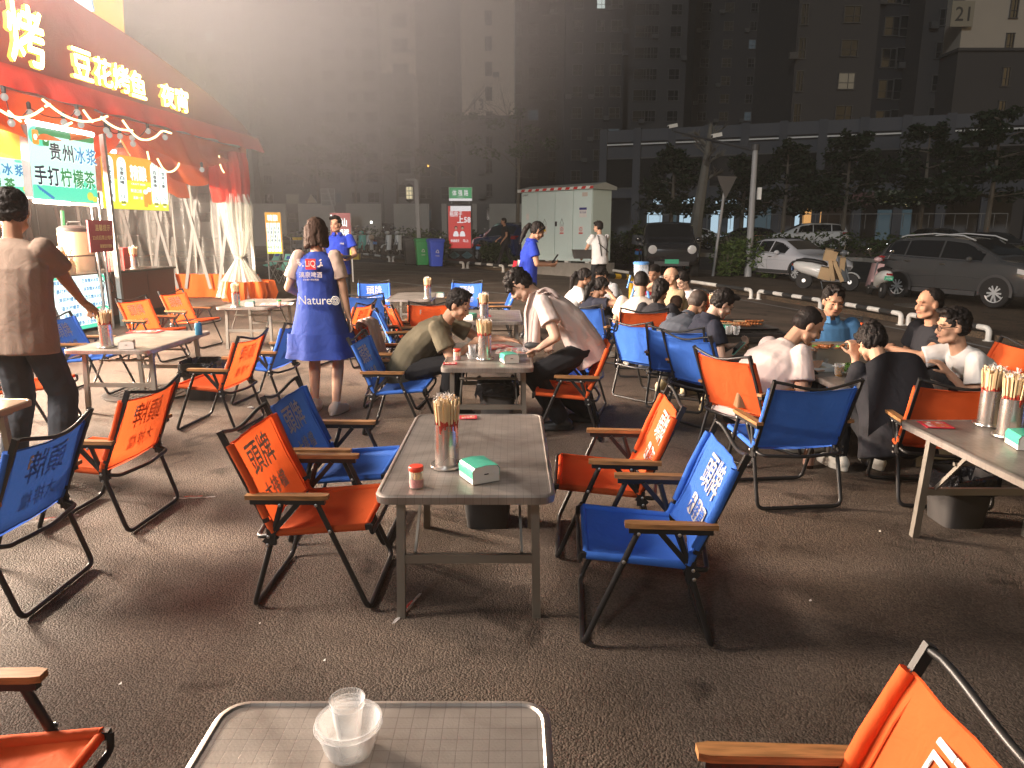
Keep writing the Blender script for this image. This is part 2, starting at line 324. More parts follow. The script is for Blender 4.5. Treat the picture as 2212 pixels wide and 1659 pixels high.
LINEM = mat('worn_line_paint', (.20, .20, .195), .7, var=.55, vs=3)
for a, b in (((770, 566), (1130, 592)), ((770, 583), (1010, 592)), ((780, 596), (1060, 588)), ((800, 605), (1140, 640)), ((890, 618), (1140, 610)), ((930, 622), (1130, 620)), ((1310, 640), (1560, 640))):
    pa, pb = at(*a), at(*b); strip('painted_line', [pa, pb], .10, 0, LINEM, .006)
pts = [at(u, v) for u, v in ((1500, 622), (1600, 648), (1780, 680), (1945, 712), (2060, 735), (2212, 770), (2500, 850))]
strip('painted_line', pts, .10, 0, LINEM, .006)
PAVE = asphalt_mat('dirty_pavement', (.085, .066, .048), 40, .9, (1.1, 1, .9)); KERB = mat('kerb_concrete', (.28, .26, .23), .85, var=.3, vs=6, bump=.3, bs=40)
def slab(name, outline, h, material):                # raised pavement with a kerb face, cut into a grid that follows the ground
    P = [V((p[0], p[1])) for p in outline]; m = MB(); n = len(P)
    bm = bmesh.new(); f = bm.faces.new([bm.verts.new((p.x, p.y, 0)) for p in P])
    for ax in (0, 1):
        lo = min(p[ax] for p in P); hi = max(p[ax] for p in P); k = int((hi-lo)/2)
        for i in range(1, k+1):
            no = [0, 0, 0]; no[ax] = 1; co = [0, 0, 0]; co[ax] = lo+2*i
            bmesh.ops.bisect_plane(bm, geom=bm.verts[:]+bm.edges[:]+bm.faces[:], plane_co=co, plane_no=no)
    for v in bm.verts: v.co.z = G(v.co.x, v.co.y)+h
    r = bmesh.ops.extrude_face_region(bm, geom=bm.faces[:])
    for g in r['geom']:
        if isinstance(g, bmesh.types.BMVert): g.co.z -= h+.15
    bmesh.ops.recalc_face_normals(bm, faces=bm.faces)
    me = bpy.data.meshes.new(name); bm.to_mesh(me); bm.free(); me.materials.append(material); return struct(link(name, me))
kl = [at(u, v) for u, v in ((1300, 583), (1420, 600), (1515, 622), (1630, 645), (1772, 670), (1950, 703), (2135, 738), (2300, 775))]
kl = [(p.x+.12, p.y+.25) for p in kl]
slab('pavement', kl+[(kl[-1][0]+4, kl[-1][1]-3), (16.5, 9), (19, 14), (16, 19.6), (11.5, 22), (7, 24.5), (4.7, 25.2)], .10, PAVE)
ll = [at(u, v) for u, v in ((560, 546), (770, 554), (845, 566), (1000, 578), (1090, 587), (1300, 590))]
ll = [(p.x, p.y+.3) for p in ll]
slab('pavement', ll+[(5.0, 26), (6.2, 34), (-22, 38), (-22, 30)], .11, PAVE)
ROADM = asphalt_mat('road_asphalt', (.045, .045, .048), 60, .5)
struct(strip('road', [(-60, 42), (0, 38.5), (12, 34), (20, 26), (34, 8)], 13, 0, ROADM, .005))
# ------------------------------------------------------------------ folding armchairs
def rnd_path(pts, r=.03, k=4):
    pts = [V(p) for p in pts]; out = [pts[0]]
    for i in range(1, len(pts)-1):
        a, b, c = pts[i-1], pts[i], pts[i+1]; d1, d2 = (a-b), (c-b); q = min(r, d1.length*.45, d2.length*.45)
        p, s = b+d1.normalized()*q, b+d2.normalized()*q
        for j in range(k+1):
            t = j/k; out.append(p*(1-t)**2+b*2*t*(1-t)+s*t*t)
    return out+[pts[-1]]
HW = .245
def canvas_back(bm):
    def f(u, v):
        x = (u-.5)*2*HW; s = 1-(2*u-1)**2; z = .345+.365*v; y = -.135-.150*v*1.0
        sag = .028*s*(1-.25*v); zz = z-.014*s*(v > .9)+.01*s*(v < .1)
        return V((x, y-sag+.0035*sin(9*u+7*v)+.002*sin(23*u-4*v), zz))
    bm.grid(lambda u, v: f(1-u, v), 14, 10)
    for v in (0, 1): bm.tube([f(i/14, v) for i in range(15)], .004, 5)
    for sx in (-1, 1):                                              # sleeves round the posts
        bm.tube([f(.5+sx*.5, t)+V((0, .004, 0)) for t in (0, .12)], .017, 8); bm.tube([f(.5+sx*.5, t)+V((0, .004, 0)) for t in (.17, .6, 1)], .017, 8)
    for sx in (-1, 1):
        x = sx*(HW-.034)
        bm.tube([V((x, f(.5+sx*.43, t).y+.003, f(.5, t).z)) for t in (0, .25, .5, .75, 1)], .0022, 4)
    return bm
def chair_proto(name, canvas):
    t = thing(name, '', 'armchair')
    canvas_back(MB()).build('back_canvas', canvas, t, 60)
    b = MB()
    def sf(u, v):
        x = (u-.5)*2*.235; s = 1-(2*u-1)**2; y = -.13+.37*v; z = .335+.03*v-.030*s*sin(pi*min(1, v*.9+.15))*.8
        return V((x, y, z))
    b.grid(sf, 10, 8)
    for u in (0, 1): b.tube([sf(u, v) for v in (0, .5, 1)], .016, 8)
    b.tube([sf(u, 1) for u in (0, .25, .5, .75, 1)], .012, 7); b.build('seat_canvas', canvas, t, 60)
    def fr(pts, r=.0105, nm='leg_frame', n=8):
        m = MB(); m.tube(rnd_path(pts, .045), r, n); return m.build(nm, BLACK, t, 50)
    X = .262
    fr([(-X, .055, .475), (-X, .245, .013), (X, .245, .013), (X, .055, .475)], .0115, 'front_leg_frame')
    X2 = .248
    fr([(-X2, -.09, .475), (-X2, -.235, .013), (X2, -.235, .013), (X2, -.09, .475)], .0115, 'rear_leg_frame')
    for sx in (-1, 1):
        m = MB(); m.bar((sx*.235, -.15, .335), (sx*.235, .26, .366), .018, .022); m.build('seat_rail', BLACK, t)
        m = MB(); m.bar((sx*HW, -.125, .31), (sx*HW, -.318, .765), .017, .022, up=(0, 1, 0)); m.build('back_post', BLACK, t)
        m = MB(); m.bar((sx*.262, -.21, .482), (sx*.262, .09, .482), .022, .022); m.build('arm_bar', BLACK, t)
        m = MB(); m.bar((sx*.25, -.02, .475), (sx*.25, -.17, .30), .014, .02); m.build('arm_strut', BLACK, t)
        m = MB(); o = [(-.019, -.225), (.019, -.225), (.021, .08), (.015, .105), (-.015, .105), (-.021, .08)]
        m.prism(o, .494, .512, 0, MX.Translation((sx*.264, 0, 0))); m.build('armrest', WOOD, t, 30)
        for (y, z) in ((.055, .47), (-.09, .47), (.105, .36), (-.145, .335), (-.15, .30)):
            m = MB(); m.lathe([(.007, 0), (.007, .004), (.003, .006)], 8, T=MX.Translation((sx*.275, y, z)) @ MX.Rotation(sx*pi/2, 4, 'Y')); m.build('rivet', RIVET, t)
        m = MB(); m.box((sx*.25, -.14, .325), (.018, .035, .07)); m.build('hinge_plate', BLACK, t)
    fr([(-.235, .26, .37), (-.225, .262, .33), (0, .262, .322), (.225, .262, .33), (.235, .26, .37)], .009, 'seat_front_bar')
    fr([(-HW, -.14, .33), (-.23, -.205, .315), (0, -.235, .31), (.23, -.205, .315), (HW, -.14, .33)], .010, 'rear_bar')
    m = MB(); pts = []
    for i in range(17):
        u = i/16; s = 4*u*(1-u); pts.append((-HW+2*HW*u, -.311-.028*sin(pi*u)**.5, .757-.032*sin(pi*u)**1.4+.010*(cos(2*pi*u*1.0)-1)*.5))
    m.tube(pts, .0085, 8); m.build('top_bar', BLACK, t, 60)
    return t
def chair_print(material, back):
    m = MB(); up = V((0, -.38, .925)).normalized(); nrm = V((0, .925, .38))
    def o(x, z):
        v = (z-.345)/.365; u = .5+x/(2*HW); s = 1-(2*u-1)**2
        return V((x, -.135-.150*v-.028*s*(1-.25*v), z))+nrm*.0065
    m.text('頭牌', o(0, .60), (-1, 0, 0), up, .155, 0, .010, w=.25, mirror=False)
    for i, ch in enumerate('大排檔'):
        x = .082*(1-i)
        c = o(x, .455)-nrm*.001; w, h = .036, .043
        if back: m.text(ch, c, (-1, 0, 0), up, .088, 0, .010, w=.072); continue
        pts = []
        for k in range(12):
            a = 2*pi*(k+.5)/12; ca, sa = cos(a), sin(a); pts.append((max(-1, min(1, ca*1.3))*w, max(-1, min(1, sa*1.3))*h))
        n = len(pts); m.add([c+V((-px_, 0, 0))+up*py_ for px_, py_ in pts], [tuple(range(n))], 0)
        m.text(ch, c+nrm*.0022, (-1, 0, 0), up, .078, 1, .004, w=.062)
    return m
PRM = {}
for nm, pm in (('light', PRINT_L),):
    for cn, cm in (('orange', ORANGE), ('blue', BLUE)):
        for bk in (0, 1):
            me = chair_print(pm, bk).mesh('print'); me.materials.append(pm); me.materials.append(cm); PRM[nm, cn, bk] = me
OCH = chair_proto('folding_chair', ORANGE); BCH = dup(OCH, (0, 0, 0), 0, '')
for ch in BCH.children:
    if 'canvas' in ch.name:
        ch.data = ch.data.copy(); ch.data.materials.clear(); ch.data.materials.append(BLUE)
used = {}
def chair(x, y, head, color, label, pr='light', front=True, rear='dark'):
    src = OCH if color == 'orange' else BCH; p = gp(x, y); rz = R(head-90)
    if not used.get(color): used[color] = r = src; r.location = p; r.rotation_euler.z = rz; r['label'] = label
    else: r = dup(src, p, rz, label)
    for ch in list(r.children):
        if ch.name.startswith('print'): bpy.data.objects.remove(ch)
    if front: link('print', PRM['light', color, 0 if pr == 'light' else 1], r)
    r['group'] = color+' folding armchairs'
    return r
# ------------------------------------------------------------------ folding steel tables
def rrect(w, l, r, k=5):
    out = []
    for cx, cy_, a0 in ((w-r, l-r, 0), (-w+r, l-r, 90), (-w+r, -l+r, 180), (w-r, -l+r, 270)):
        for j in range(k+1):
            a = R(a0+90*j/k); out.append((cx+r*cos(a), cy_+r*sin(a)))
    return out
TW, TL, TH = .335, .61, .58
def table_proto():
    t = thing('folding_table', '', 'table', group='folding steel tables')
    m = MB(); prof = [(0, -.034), (.002, -.006), (-.004, .0), (-.012, .001), (-.016, -.003)]
    rings = []
    for off, z in prof:
        r = rrect(TW+off, TL+off, .055+off*.5); rings.append([V((x, y, TH+z)) for x, y in r])
    m.loft(rings, caps=False); r = rings[-1]; n = len(r); m.add(r, [tuple(range(n))])
    r0 = [V((p.x, p.y, TH-.03)) for p in rings[0]]; m.add(r0, [tuple(range(n-1, -1, -1))]); m.build('tabletop', STEELT, t, 40)
    for sx in (-1, 1):
        for sy in (-1, 1):
            m = MB(); m.bar((sx*.265, sy*.42, TH-.03), (sx*.275, sy*.45, 0), .033, .033, up=(0, 1, 0)); m.build('leg', LEGST, t)
            m = MB(); m.bar((sx*.20, sy*.20, TH-.04), (sx*.215, sy*.425, .27), .018, .010, up=(1, 0, 0)); m.build('brace', LEGST, t)
    for sy in (-1, 1):
        m = MB(); m.bar((-.26, sy*.437, .25), (.26, sy*.437, .25), .022, .036); m.build('cross_rail', LEGST, t)
        m = MB(); m.tube([(-.22, sy*.30, .44), (.22, sy*.30, .44)], .010, 8); m.build('cross_bar', LEGST, t)
    for sx in (-1, 1):
        m = MB(); m.bar((sx*.26, -.5, TH-.05), (sx*.26, .5, TH-.05), .02, .03); m.build('apron_rail', LEGST, t)
    return t
TAB = table_proto(); tused = []
TMAT = mat('tabletop_vinyl', (.03, .026, .024), .3, var=.2)
def table(x, y, label, rz=0, lx=1., ly=1., top=None):
    if not tused: r = TAB; r.location = gp(x, y); r.rotation_euler.z = R(rz); r['label'] = label
    else: r = dup(TAB, gp(x, y), R(rz), label)
    tused.append(r); r.scale = (lx, ly, 1)
    if top:
        for ch in r.children:
            if ch.name.startswith('tabletop'): ch.data = ch.data.copy(); ch.data.materials[0] = top
    return r
table(-.175, 3.09, 'steel table in the middle with a red lidded jar and a green tissue pack')
table(-.26, .70, 'nearest steel table cut off at the bottom, with stacked clear cups on it')
table(-.18, 5.63, 'steel table between the young man in olive and the young man in pale pink')
table(-.22, 8.35, 'dark steel table behind the young man in olive, second row back', rz=1)
table(-3.36, 6.42, 'shiny steel table by the lit menu board, beside the standing man in jeans', rz=-1, lx=1.08)
table(-3.52, 9.9, 'steel table with a paper menu near the stall counter corner', rz=0, lx=1.08)
table(-3.13, 3.45, 'brownish table at the left edge in front of the man in jeans', rz=0, top=steel_mat('warm_steel', 0, (.42, .3, .2), .35))
table(-1.5, 10.9, 'farthest small table between blue chairs, with a chopstick can at its corner')
table(1.78, 9.35, 'crowded table of the far eating party around the beer tower', top=TMAT)
table(2.32, 7.4, 'dark topped table with grilled skewers behind the pink shirted man', top=TMAT, lx=1.1)
table(2.42, 5.0, 'table of the five diners on the right, holding the grilled fish tray', lx=1.08)
table(2.36, 2.97, 'steel table at the right edge with two chopstick cans', lx=1.05)
# ------------------------------------------------------------------ things on the tables
STICK = mat('bamboo_sticks', (.74, .53, .30), .55, var=.2, vs=30); STICKR = mat('red_paper_sleeve', (.5, .05, .03), .6)
FILM = clear_mat('crinkled_film', (1, .95, .92), .30, .08, bump=1, bs=60)
CANM = steel_mat('polished_can', col=(.6, .56, .52), rough=.2)
def chop_proto():
    t = thing('chopstick_can', '', 'chopstick holder', group='steel cans of wrapped chopsticks')
    m = MB(); m.lathe([(.062, 0), (.064, .004), (.062, .010), (.045, .012), (.044, .16), (.046, .162), (.041, .163), (.040, .09)], 24); m.build('can', CANM, t, 40)
    rg = random.Random(3); m = MB()
    for i in range(90):
        a = rg.random()*2*pi; r = sqrt(rg.random())*.036; lean = 1.42+.14*rg.random(); top = .235+.03*rg.random()
        p, q = V((r*cos(a), r*sin(a), .08)), V((r*lean*cos(a), r*lean*sin(a), top)); w = .0050
        k = p.lerp(q, rg.uniform(.50, .60)); m.bar(p, k, w*1.25, w, 1); m.bar(k, q, w*1.2, w*.9, 0)
    o = m.build('chopsticks', [STICK, STICKR], t); o['kind'] = 'stuff'
    m = MB()
    for i in range(60):
        a = rg.random()*2*pi; r = sqrt(rg.random())*.05; z = .245+.04*rg.random()*(1.1-r/.06); s = .010
        c = V((r*cos(a), r*sin(a), z)); m.add([c+V((rg.uniform(-s, s), rg.uniform(-s, s), rg.uniform(-.6*s, 1.6*s))) for _ in range(4)], [(0, 1, 2, 3), (0, 2, 3)][:1])
    pass
    o = m.build('wrapper_ends', FILM, t, 0); o['kind'] = 'stuff'
    return t
CHOP = chop_proto(); cused = []
def chop(x, y, h, label, s=1.):
    rz = random.random()*6
    if not cused: r = CHOP; r.location = gp(x, y, h); r['label'] = label
    else: r = dup(CHOP, gp(x, y, h), rz, label)
    cused.append(r); r.scale = (s, s, s)
GREENW = mat('green_tissue_wrap', (.07, .42, .29), .3, spec=.6, bump=.25, bs=30); PAPER = mat('paper_white', (.7, .66, .6), .8)
GREYW = mat('grey_tissue_wrap', (.28, .25, .2), .4)
def tissue(x, y, h, rz, label, wrap=None):
    t = thing('tissue_pack', label, 'tissues', gp(x, y, h), R(rz), 'square tissue packs on the tables')
    m = MB(); m.loft([[V((q, x_, z)) for q, z in ((-.057, 0), (-.0575, .05), (-.048, .064), (0, .069), (.048, .064), (.0575, .05), (.057, 0))] for x_ in (-.064, .064)]); m.build('paper_stack', PAPER, t, 30, fix=True)
    m = MB(); prof = [(-.058, .022), (-.0595, .05), (-.05, .066), (0, .071), (.05, .066), (.0595, .05), (.058, .022)]
    m.loft([[V((y_, x_, z)) for y_, z in prof] for x_ in (-.066, -.03, .03, .066)], caps=False, loop=False); m.build('wrap', wrap or GREENW, t, 50, fix=True)
    m = MB(); m.box((0, -.0668, .036), (.018, .001, .004)); m.build('printed_mark', BLACKINK, t)
JAR = clear_mat('jar_plastic', (1, .93, .85), .22, .15); REDCAP = mat('red_cap', (.72, .06, .03), .4); FLOWER = mat('flower_print', (.65, .30, .28), .6, var=.5, vs=90)
TPICK = mat('toothpicks', (.7, .5, .25), .7, var=.3, vs=90)
def jar(x, y, h, label, capm, body=None):
    t = thing('toothpick_jar', label, 'toothpick jar', gp(x, y, h), random.random()*6, 'toothpick jars on the tables')
    m = MB(); m.lathe([(.026, 0), (.027, .004), (.027, .060), (.025, .066)], 18); m.build('body', body or JAR, t, 40)
    m = MB(); m.lathe([(.0272, .003), (.0274, .022), (.0272, .035)], 18, caps=False); m.build('label_band', FLOWER, t)
    rg = random.Random(5); m = MB()
    for i in range(22):
        a, r = rg.random()*6.28, sqrt(rg.random())*.02; m.bar((r*cos(a), r*sin(a), .004), (r*cos(a+.4), r*sin(a+.4), .062), .0028, .0028)
    o = m.build('toothpicks', TPICK, t); o['kind'] = 'stuff'
    m = MB(); m.lathe([(.0285, .066), (.029, .07), (.029, .080), (.026, .084), (.0, .085)], 18); m.build('lid', capm, t, 40)
CUPM = clear_mat('cup_plastic', (1, 1, 1), .05, .08)
def cup(p, r, h, label, cat='cup', nm='plastic_cup', n=20, grp='clear plastic cups and bowls', ribs=3):
    m = MB(); prof = [(.001, 0), (r*.72, 0)]
    for i in range(ribs*2+1):
        t_ = (i+1)/(ribs*2+2); prof.append((r*(.72+.26*t_)+(.0012 if i % 2 else 0), h*t_))
    prof += [(r*.985, h), (r*1.06, h*1.0), (r*1.05, h*1.015), (r*.96, h*.985), (r*.68, h*.03)]
    m.lathe(prof, n); o = m.build(nm, CUPM, None, 45); o.location = p; tag(o, label, cat, grp); return o
MENUW = mat('menu_paper', (.72, .68, .62), .35); MENUR = mat('menu_red', (.55, .03, .05), .4); MENUO = mat('menu_food_print', (.5, .2, .06), .5, var=.5, vs=60)
def menu(x, y, h, w, l, rz, label, red=.3, seed=1, nm='paper_menu', txt=None):
    t = thing(nm, label, 'menu', gp(x, y, h), R(rz), 'laminated paper menus'); rg = random.Random(seed)
    m = MB(); m.box((0, 0, .002), (w, l, .003)); m.build('sheet', MENUW if red < .9 else MENUR, t)
    m = MB(); z = .0042
    for i in range(5):
        for j in range(3):
            cx, cy_ = -w*.4+w*.8*(i+.5)/5, -l*.38+l*.76*(j+.5)/3; q = rg.random()
            if q < .3: m.quad((cx-w*.07, cy_-l*.09, z), (cx+w*.07, cy_-l*.09, z), (cx+w*.07, cy_+l*.09, z), (cx-w*.07, cy_+l*.09, z), 0 if red < .9 else 3)
            elif q < .55:
                n = 8; m.add([(cx+w*.08*cos(k*.785), cy_+l*.1*sin(k*.785), z) for k in range(n)], [tuple(range(n))], 1)
            else:
                for k in range(3): m.quad((cx-w*.08, cy_-l*.09+k*l*.06, z), (cx+w*(.02+.05*rg.random()), cy_-l*.09+k*l*.06, z), (cx+w*.05, cy_-l*.065+k*l*.06, z), (cx-w*.08, cy_-l*.065+k*l*.06, z), 2 if red < .9 else 3)
    if red < .9: m.quad((-w*.48, -l*.47, z), (w*.35, -l*.47, z), (w*.35, -l*.39, z), (-w*.48, -l*.39, z), 0)
    m.build('printing', [MENUR, MENUO, BLACKINK, MENUW], t)
# middle table
chop(-.27, 2.83, TH, 'full can of wrapped chopsticks on the middle table beside the green tissue pack', 1.12)
tissue(-.13, 2.68, TH, 28, 'green tissue pack beside the chopstick can on the middle table')
jar(-.365, 2.58, TH, 'red lidded toothpick jar at the near left corner of the middle table', REDCAP)
menu(-.23, 3.62, TH, .09, .07, 4, 'small red price card at the far end of the middle table', 1, 3, 'price_card')
# nearest table
b0 = cup((-.305, 1.165, TH), .060, .055, 'round clear takeaway tub on the nearest table', 'bowl', 'plastic_tub', 28)
b1 = cup((-.303, 1.163, TH+.014), .058, .053, 'upper clear tub nested in the one on the nearest table', 'bowl', 'plastic_tub', 28)
cup((-.307, 1.173, TH+.024), .031, .066, 'lower clear beaker of the stack in the tubs on the nearest table', n=24, ribs=1)
cup((-.307, 1.173, TH+.036), .0315, .066, 'upper clear beaker of the stack in the tubs on the nearest table', n=24, ribs=1)
# young men's table
chop(-.21, 5.40, TH, 'chopstick can on the table between the two young men', 1.15)
tissue(-.02, 5.27, TH, 16, 'green tissue pack on the table between the two young men')
jar(-.42, 5.36, TH, 'red lidded toothpick jar in front of the young man in olive', REDCAP)
menu(-.46, 5.20, TH, .10, .08, 5, 'small red price card under the elbow of the young man in olive', 1, 4, 'price_card')
menu(.02, 5.78, TH, .30, .30, -3, 'glossy food menu lying in front of the young man in pale pink', .3, 8)
menu(-.13, 5.98, TH, .24, .2, 40, 'red folded menu behind the chopstick can of the two young men', 1, 9)
for i in range(3): cup((-.31, 5.46, TH+i*.016), .03, .066, ('lowest', 'middle', 'topmost')[i]+' clear beaker of the stack by the olive shirted man', n=14, ribs=1)
cup((-.30, 5.42, TH), .055, .04, 'clear tub beside the beaker stack of the olive shirted man', 'bowl', 'plastic_tub')
# second row table
chop(-.31, 7.9, TH, 'chopstick can on the dark table behind the olive shirted man', 1.12)
tissue(-.47, 7.95, TH, -20, 'green tissue pack behind the head of the olive shirted man')
menu(-.4, 8.3, TH, .3, .2, 8, 'red menu on the dark table in the second row', 1, 19)
# left tables
chop(-3.44, 5.98, TH, 'chopstick can the standing man reaches for', 1.2); tissue(-3.24, 5.92, TH, 22, 'dark tissue pack on the shiny table by the menu board', GREYW)
mcan = MB(); mcan.lathe([(.03, 0), (.033, .006), (.033, .10), (.027, .112), (.027, .116), (.0, .114)], 18)
tag(mcan.build('drink_can', mat('blue_can', (.03, .16, .26), .35, metal=.4), None), 'small blue can standing alone on the shiny table', 'can').location = gp(-2.98, 6.72, TH)
menu(-3.6, 6.95, TH, .3, .2, 0, 'red price sheet at the far end of the shiny table', 1, 12)
chop(-3.62, 9.35, TH, 'chopstick can on the table near the counter corner', 1.15); tissue(-3.46, 9.4, TH, 10, 'green tissue pack on the table near the counter corner')
jar(-3.08, 9.42, TH, 'green lidded toothpick jar on the paper menu', mat('green_cap', (.05, .3, .08), .4))
menu(-3.2, 9.7, TH, .42, .36, 12, 'large paper menu on the table near the counter corner', .3, 22)
chop(-1.24, 10.5, TH, 'chopstick can on the farthest small table', 1.15); tissue(-1.08, 10.7, TH-.0, 0, 'green tissue pack beside the chopstick can on the farthest small table')
# right edge table
chop(2.41, 3.48, TH, 'left one of the two chopstick cans at the right edge', 1.12); chop(2.37, 3.27, TH, 'right one of the two chopstick cans at the right edge', 1.15)
tissue(2.33, 3.10, TH, -12, 'green tissue pack at the right edge of the photo'); menu(2.14, 3.47, TH, .13, .13, -8, 'red and white price card at the corner of the right edge table', 1, 31, 'price_card')
tissue(2.10, 6.92, TH, 18, 'green tissue pack beside the grilled skewers'); 
chop(2.25, 7.95, TH, 'chopstick can behind the man in the dark polo shirt', 1.1)
# ------------------------------------------------------------------ chairs
chair(-.83, 2.94, -1, 'orange', 'orange chair at the left of the middle table, nearest the camera, its seat empty', 'dark', rear=None)
chair(-.87, 3.55, -2, 'blue', 'blue chair at the middle table just behind the front orange one', 'grey', rear='grey')
chair(.48, 3.38, 175, 'orange', 'orange chair at the right of the middle table, behind the bright blue one', 'light')
chair(.53, 2.66, 176, 'blue', 'bright blue chair nearest the camera at the right of the middle table', 'light')
chair(-2.2, 3.70, 176, 'orange', 'orange chair on the left seen from behind with mirrored lettering', 'dark')
chair(-2.2, 2.84, 180, 'blue', 'blue chair at the left edge seen from behind', 'grey', rear='grey')
chair(-2.36, 5.62, 174, 'orange', 'orange chair beside the shiny table, its back to the waitress', 'dark')
chair(-2.25, 6.45, 172, 'blue', 'blue chair half hidden behind the waitress skirt', 'grey', rear=None)
chair(-.90, 5.50, -3, 'blue', 'blue chair just in front of the young man in olive', 'grey', rear='grey')
chair(-1.06, 6.35, -6, 'orange', 'orange chair with a pale cloth hung over its back', 'dark', rear=None)
chair(.44, 5.35, 174, 'orange', 'small orange chair behind the young man in pale pink, nearest the camera', 'light')
chair(.56, 6.1, 165, 'blue', 'blue chair behind the young man in pale pink with slanted lettering', 'light')
chair(-4.38, 8.7, -14, 'orange', 'left one of the two orange chairs before the counter', 'dark', rear=None)
chair(-4.38, 9.75, -12, 'orange', 'right one of the two orange chairs before the counter', 'dark', rear=None)
chair(-4.12, 6.9, 2, 'blue', 'blue chair behind the standing man beside the lit menu board', 'grey', rear=None)
chair(-3.85, 5.55, 10, 'orange', 'orange chair half hidden behind the standing man', 'dark', rear=None)
chair(-2.2, 11.4, -80, 'blue', 'blue chair facing the camera behind the waitress elbow', 'light', rear=None)
chair(-1.95, 9.6, 95, 'blue', 'pale lit blue chair turned away beside the waitress hand', '', front=False, rear=None)
chair(-1.98, 8.3, 165, 'orange', 'orange chair partly hidden by the waitress hand', 'dark')
chair(-.78, 11.4, -100, 'blue', 'blue chair with white lettering behind the head of the olive shirted man', 'light', rear=None)
chair(-.25, 10.4, 185, 'blue', 'blue chair seen edge on behind the chopstick can', 'light')
chair(-1.0, 8.55, 100, 'orange', 'orange chair turned away left of the olive shirted man head', 'dark')
chair(-1.18, 7.75, 15, 'blue', 'blue chair in front of the side-on orange one left of the olive shirted man', 'grey', rear='grey')
chair(-1.12, 8.15, 22, 'orange', 'side-on orange chair between a blue and an orange one', 'dark', rear=None)
chair(.92, 8.2, 60, 'blue', 'blue chair under the ponytailed girl in dark clothes', 'light', front=False, rear=None)
chair(1.42, 7.75, 84, 'orange', 'orange chair of the broad man in a pale shirt', 'light', front=False, rear=None)
chair(1.30, 6.62, 42, 'blue', 'blue chair seen from its side, left of the empty blue one', 'light', front=False, rear=None)
chair(1.52, 6.25, 62, 'blue', 'empty blue chair turned away behind the grey polo man', 'light', front=False, rear=None)
chair(1.62, 5.72, 35, 'blue', 'blue chair of the man with a phone', 'light', front=False, rear=None)
chair(1.66, 4.82, 30, 'orange', 'orange chair behind the bald man in pink', 'light', front=False, rear=None)
chair(1.60, 4.02, 96, 'blue', 'plain blue chair turned away at the right party table', 'light', front=False, rear=None)
chair(2.48, 4.02, 82, 'orange', 'orange chair of the woman in black at the right party', 'dark', front=False)
chair(3.42, 5.15, 178, 'orange', 'orange chair behind the man with glasses in white', 'dark', front=False)
chair(2.95, 6.35, 258, 'orange', 'orange chair behind the man in the blue polo', 'dark', front=False, rear=None)
chair(2.55, 9.6, 215, 'orange', 'small far orange chair beyond the braided woman', 'dark', front=False)
chair(.47, .985, 178, 'orange', 'large orange chair cut off at the bottom right corner', 'light')
chair(-1.21, 1.24, 1, 'orange', 'orange chair cut off at the bottom left corner', 'dark', rear=None)
chair(3.15, 3.35, 186, 'blue', 'blue chair just showing at the right edge', 'light')
# teal folding chairs far left
TEAL = cloth_mat('teal_canvas', (.22, .62, .52))
def teal(x, y, rz, label):
    t = thing('sling_chair', label, 'folding chair', gp(x, y), R(rz), 'teal folding sling chairs')
    m = MB(); m.grid(lambda u, v: V(((u-.5)*.5*(1-.35*v), .25-.5*v-.08*sin(pi*v), .36+.42*v**2-.05*sin(pi*u)*(1-v))), 8, 8)
    m.build('sling', TEAL, t, 60); m = MB(); m.grid(lambda u, v: V(((u-.5)*.2, -.15-.09*v, .63+.1*v)), 2, 2); m.build('pocket', BLUE, t)
    for a, b in (((-.25, .25, .36), (.22, -.2, 0)), ((.25, .25, .36), (-.22, -.2, 0)), ((-.25, .25, 0), (-.17, -.25, .78)), ((.25, .25, 0), (.17, -.25, .78)), ((-.25, .25, .36), (.25, .25, 0)), ((.25, .25, .36), (-.25, .25, 0)), ((-.22, -.2, .36), (.22, -.2, 0)), ((.22, -.2, .36), (-.22, -.2, 0))):
        m = MB(); m.tube([a, b], .010, 6); m.build('frame_tube', BLACK, t)
p = at(592, 596); teal(p.x, p.y, 150, 'left one of the two teal sling chairs'); p = at(622, 606); teal(p.x, p.y, 170, 'right one of the two teal sling chairs')
# ------------------------------------------------------------------ bins under the tables, litter
def bin_(x, y, label, s=1., bag=True):
    t = thing('waste_bin', label, 'bin', gp(x, y), 0, 'grey waste bins under the tables'); t.scale = (s, s, s)
    m = MB()
    def rr(k, z): return [V((p[0], p[1], z)) for p in rrect(.13*k, .13*k, .05*k, 4)]
    m.loft([rr(.8, 0), rr(1, .27), rr(1.05, .275), rr(1.0, .28), rr(.78, .02)]); m.build('bucket', DKPLASTIC if not bag else mat('bin_grey', (.05, .046, .044), .55, var=.2), t)
    if bag:
        rg = random.Random(int(x*100)); m = MB(); rings = []
        for k, z in ((1.02, .25), (1.10, .20), (1.13, .235), (1.1, .285), (.98, .295), (.9, .2)):
            rings.append([p*1.0+V((rg.uniform(-.012, .012), rg.uniform(-.012, .012), rg.uniform(-.03, .012))) for p in rr(k, z)])
        m.loft(rings, caps=False); m.build('bag_liner', BAG, t, 0)
bin_(-.13, 3.62, 'bin under the far end of the middle table', 1.05, False); bin_(-.12, 5.75, 'bin with a black bag under the young men table', 1.2)
bin_(-2.92, 6.6, 'bin with a black bag under the shiny table', 1.25); bin_(2.40, 3.62, 'bin with a shiny black bag under the right edge table', 1.0)
WR = mat('red_chopstick_wrapper', (.5, .04, .03), .25, spec=.7); 
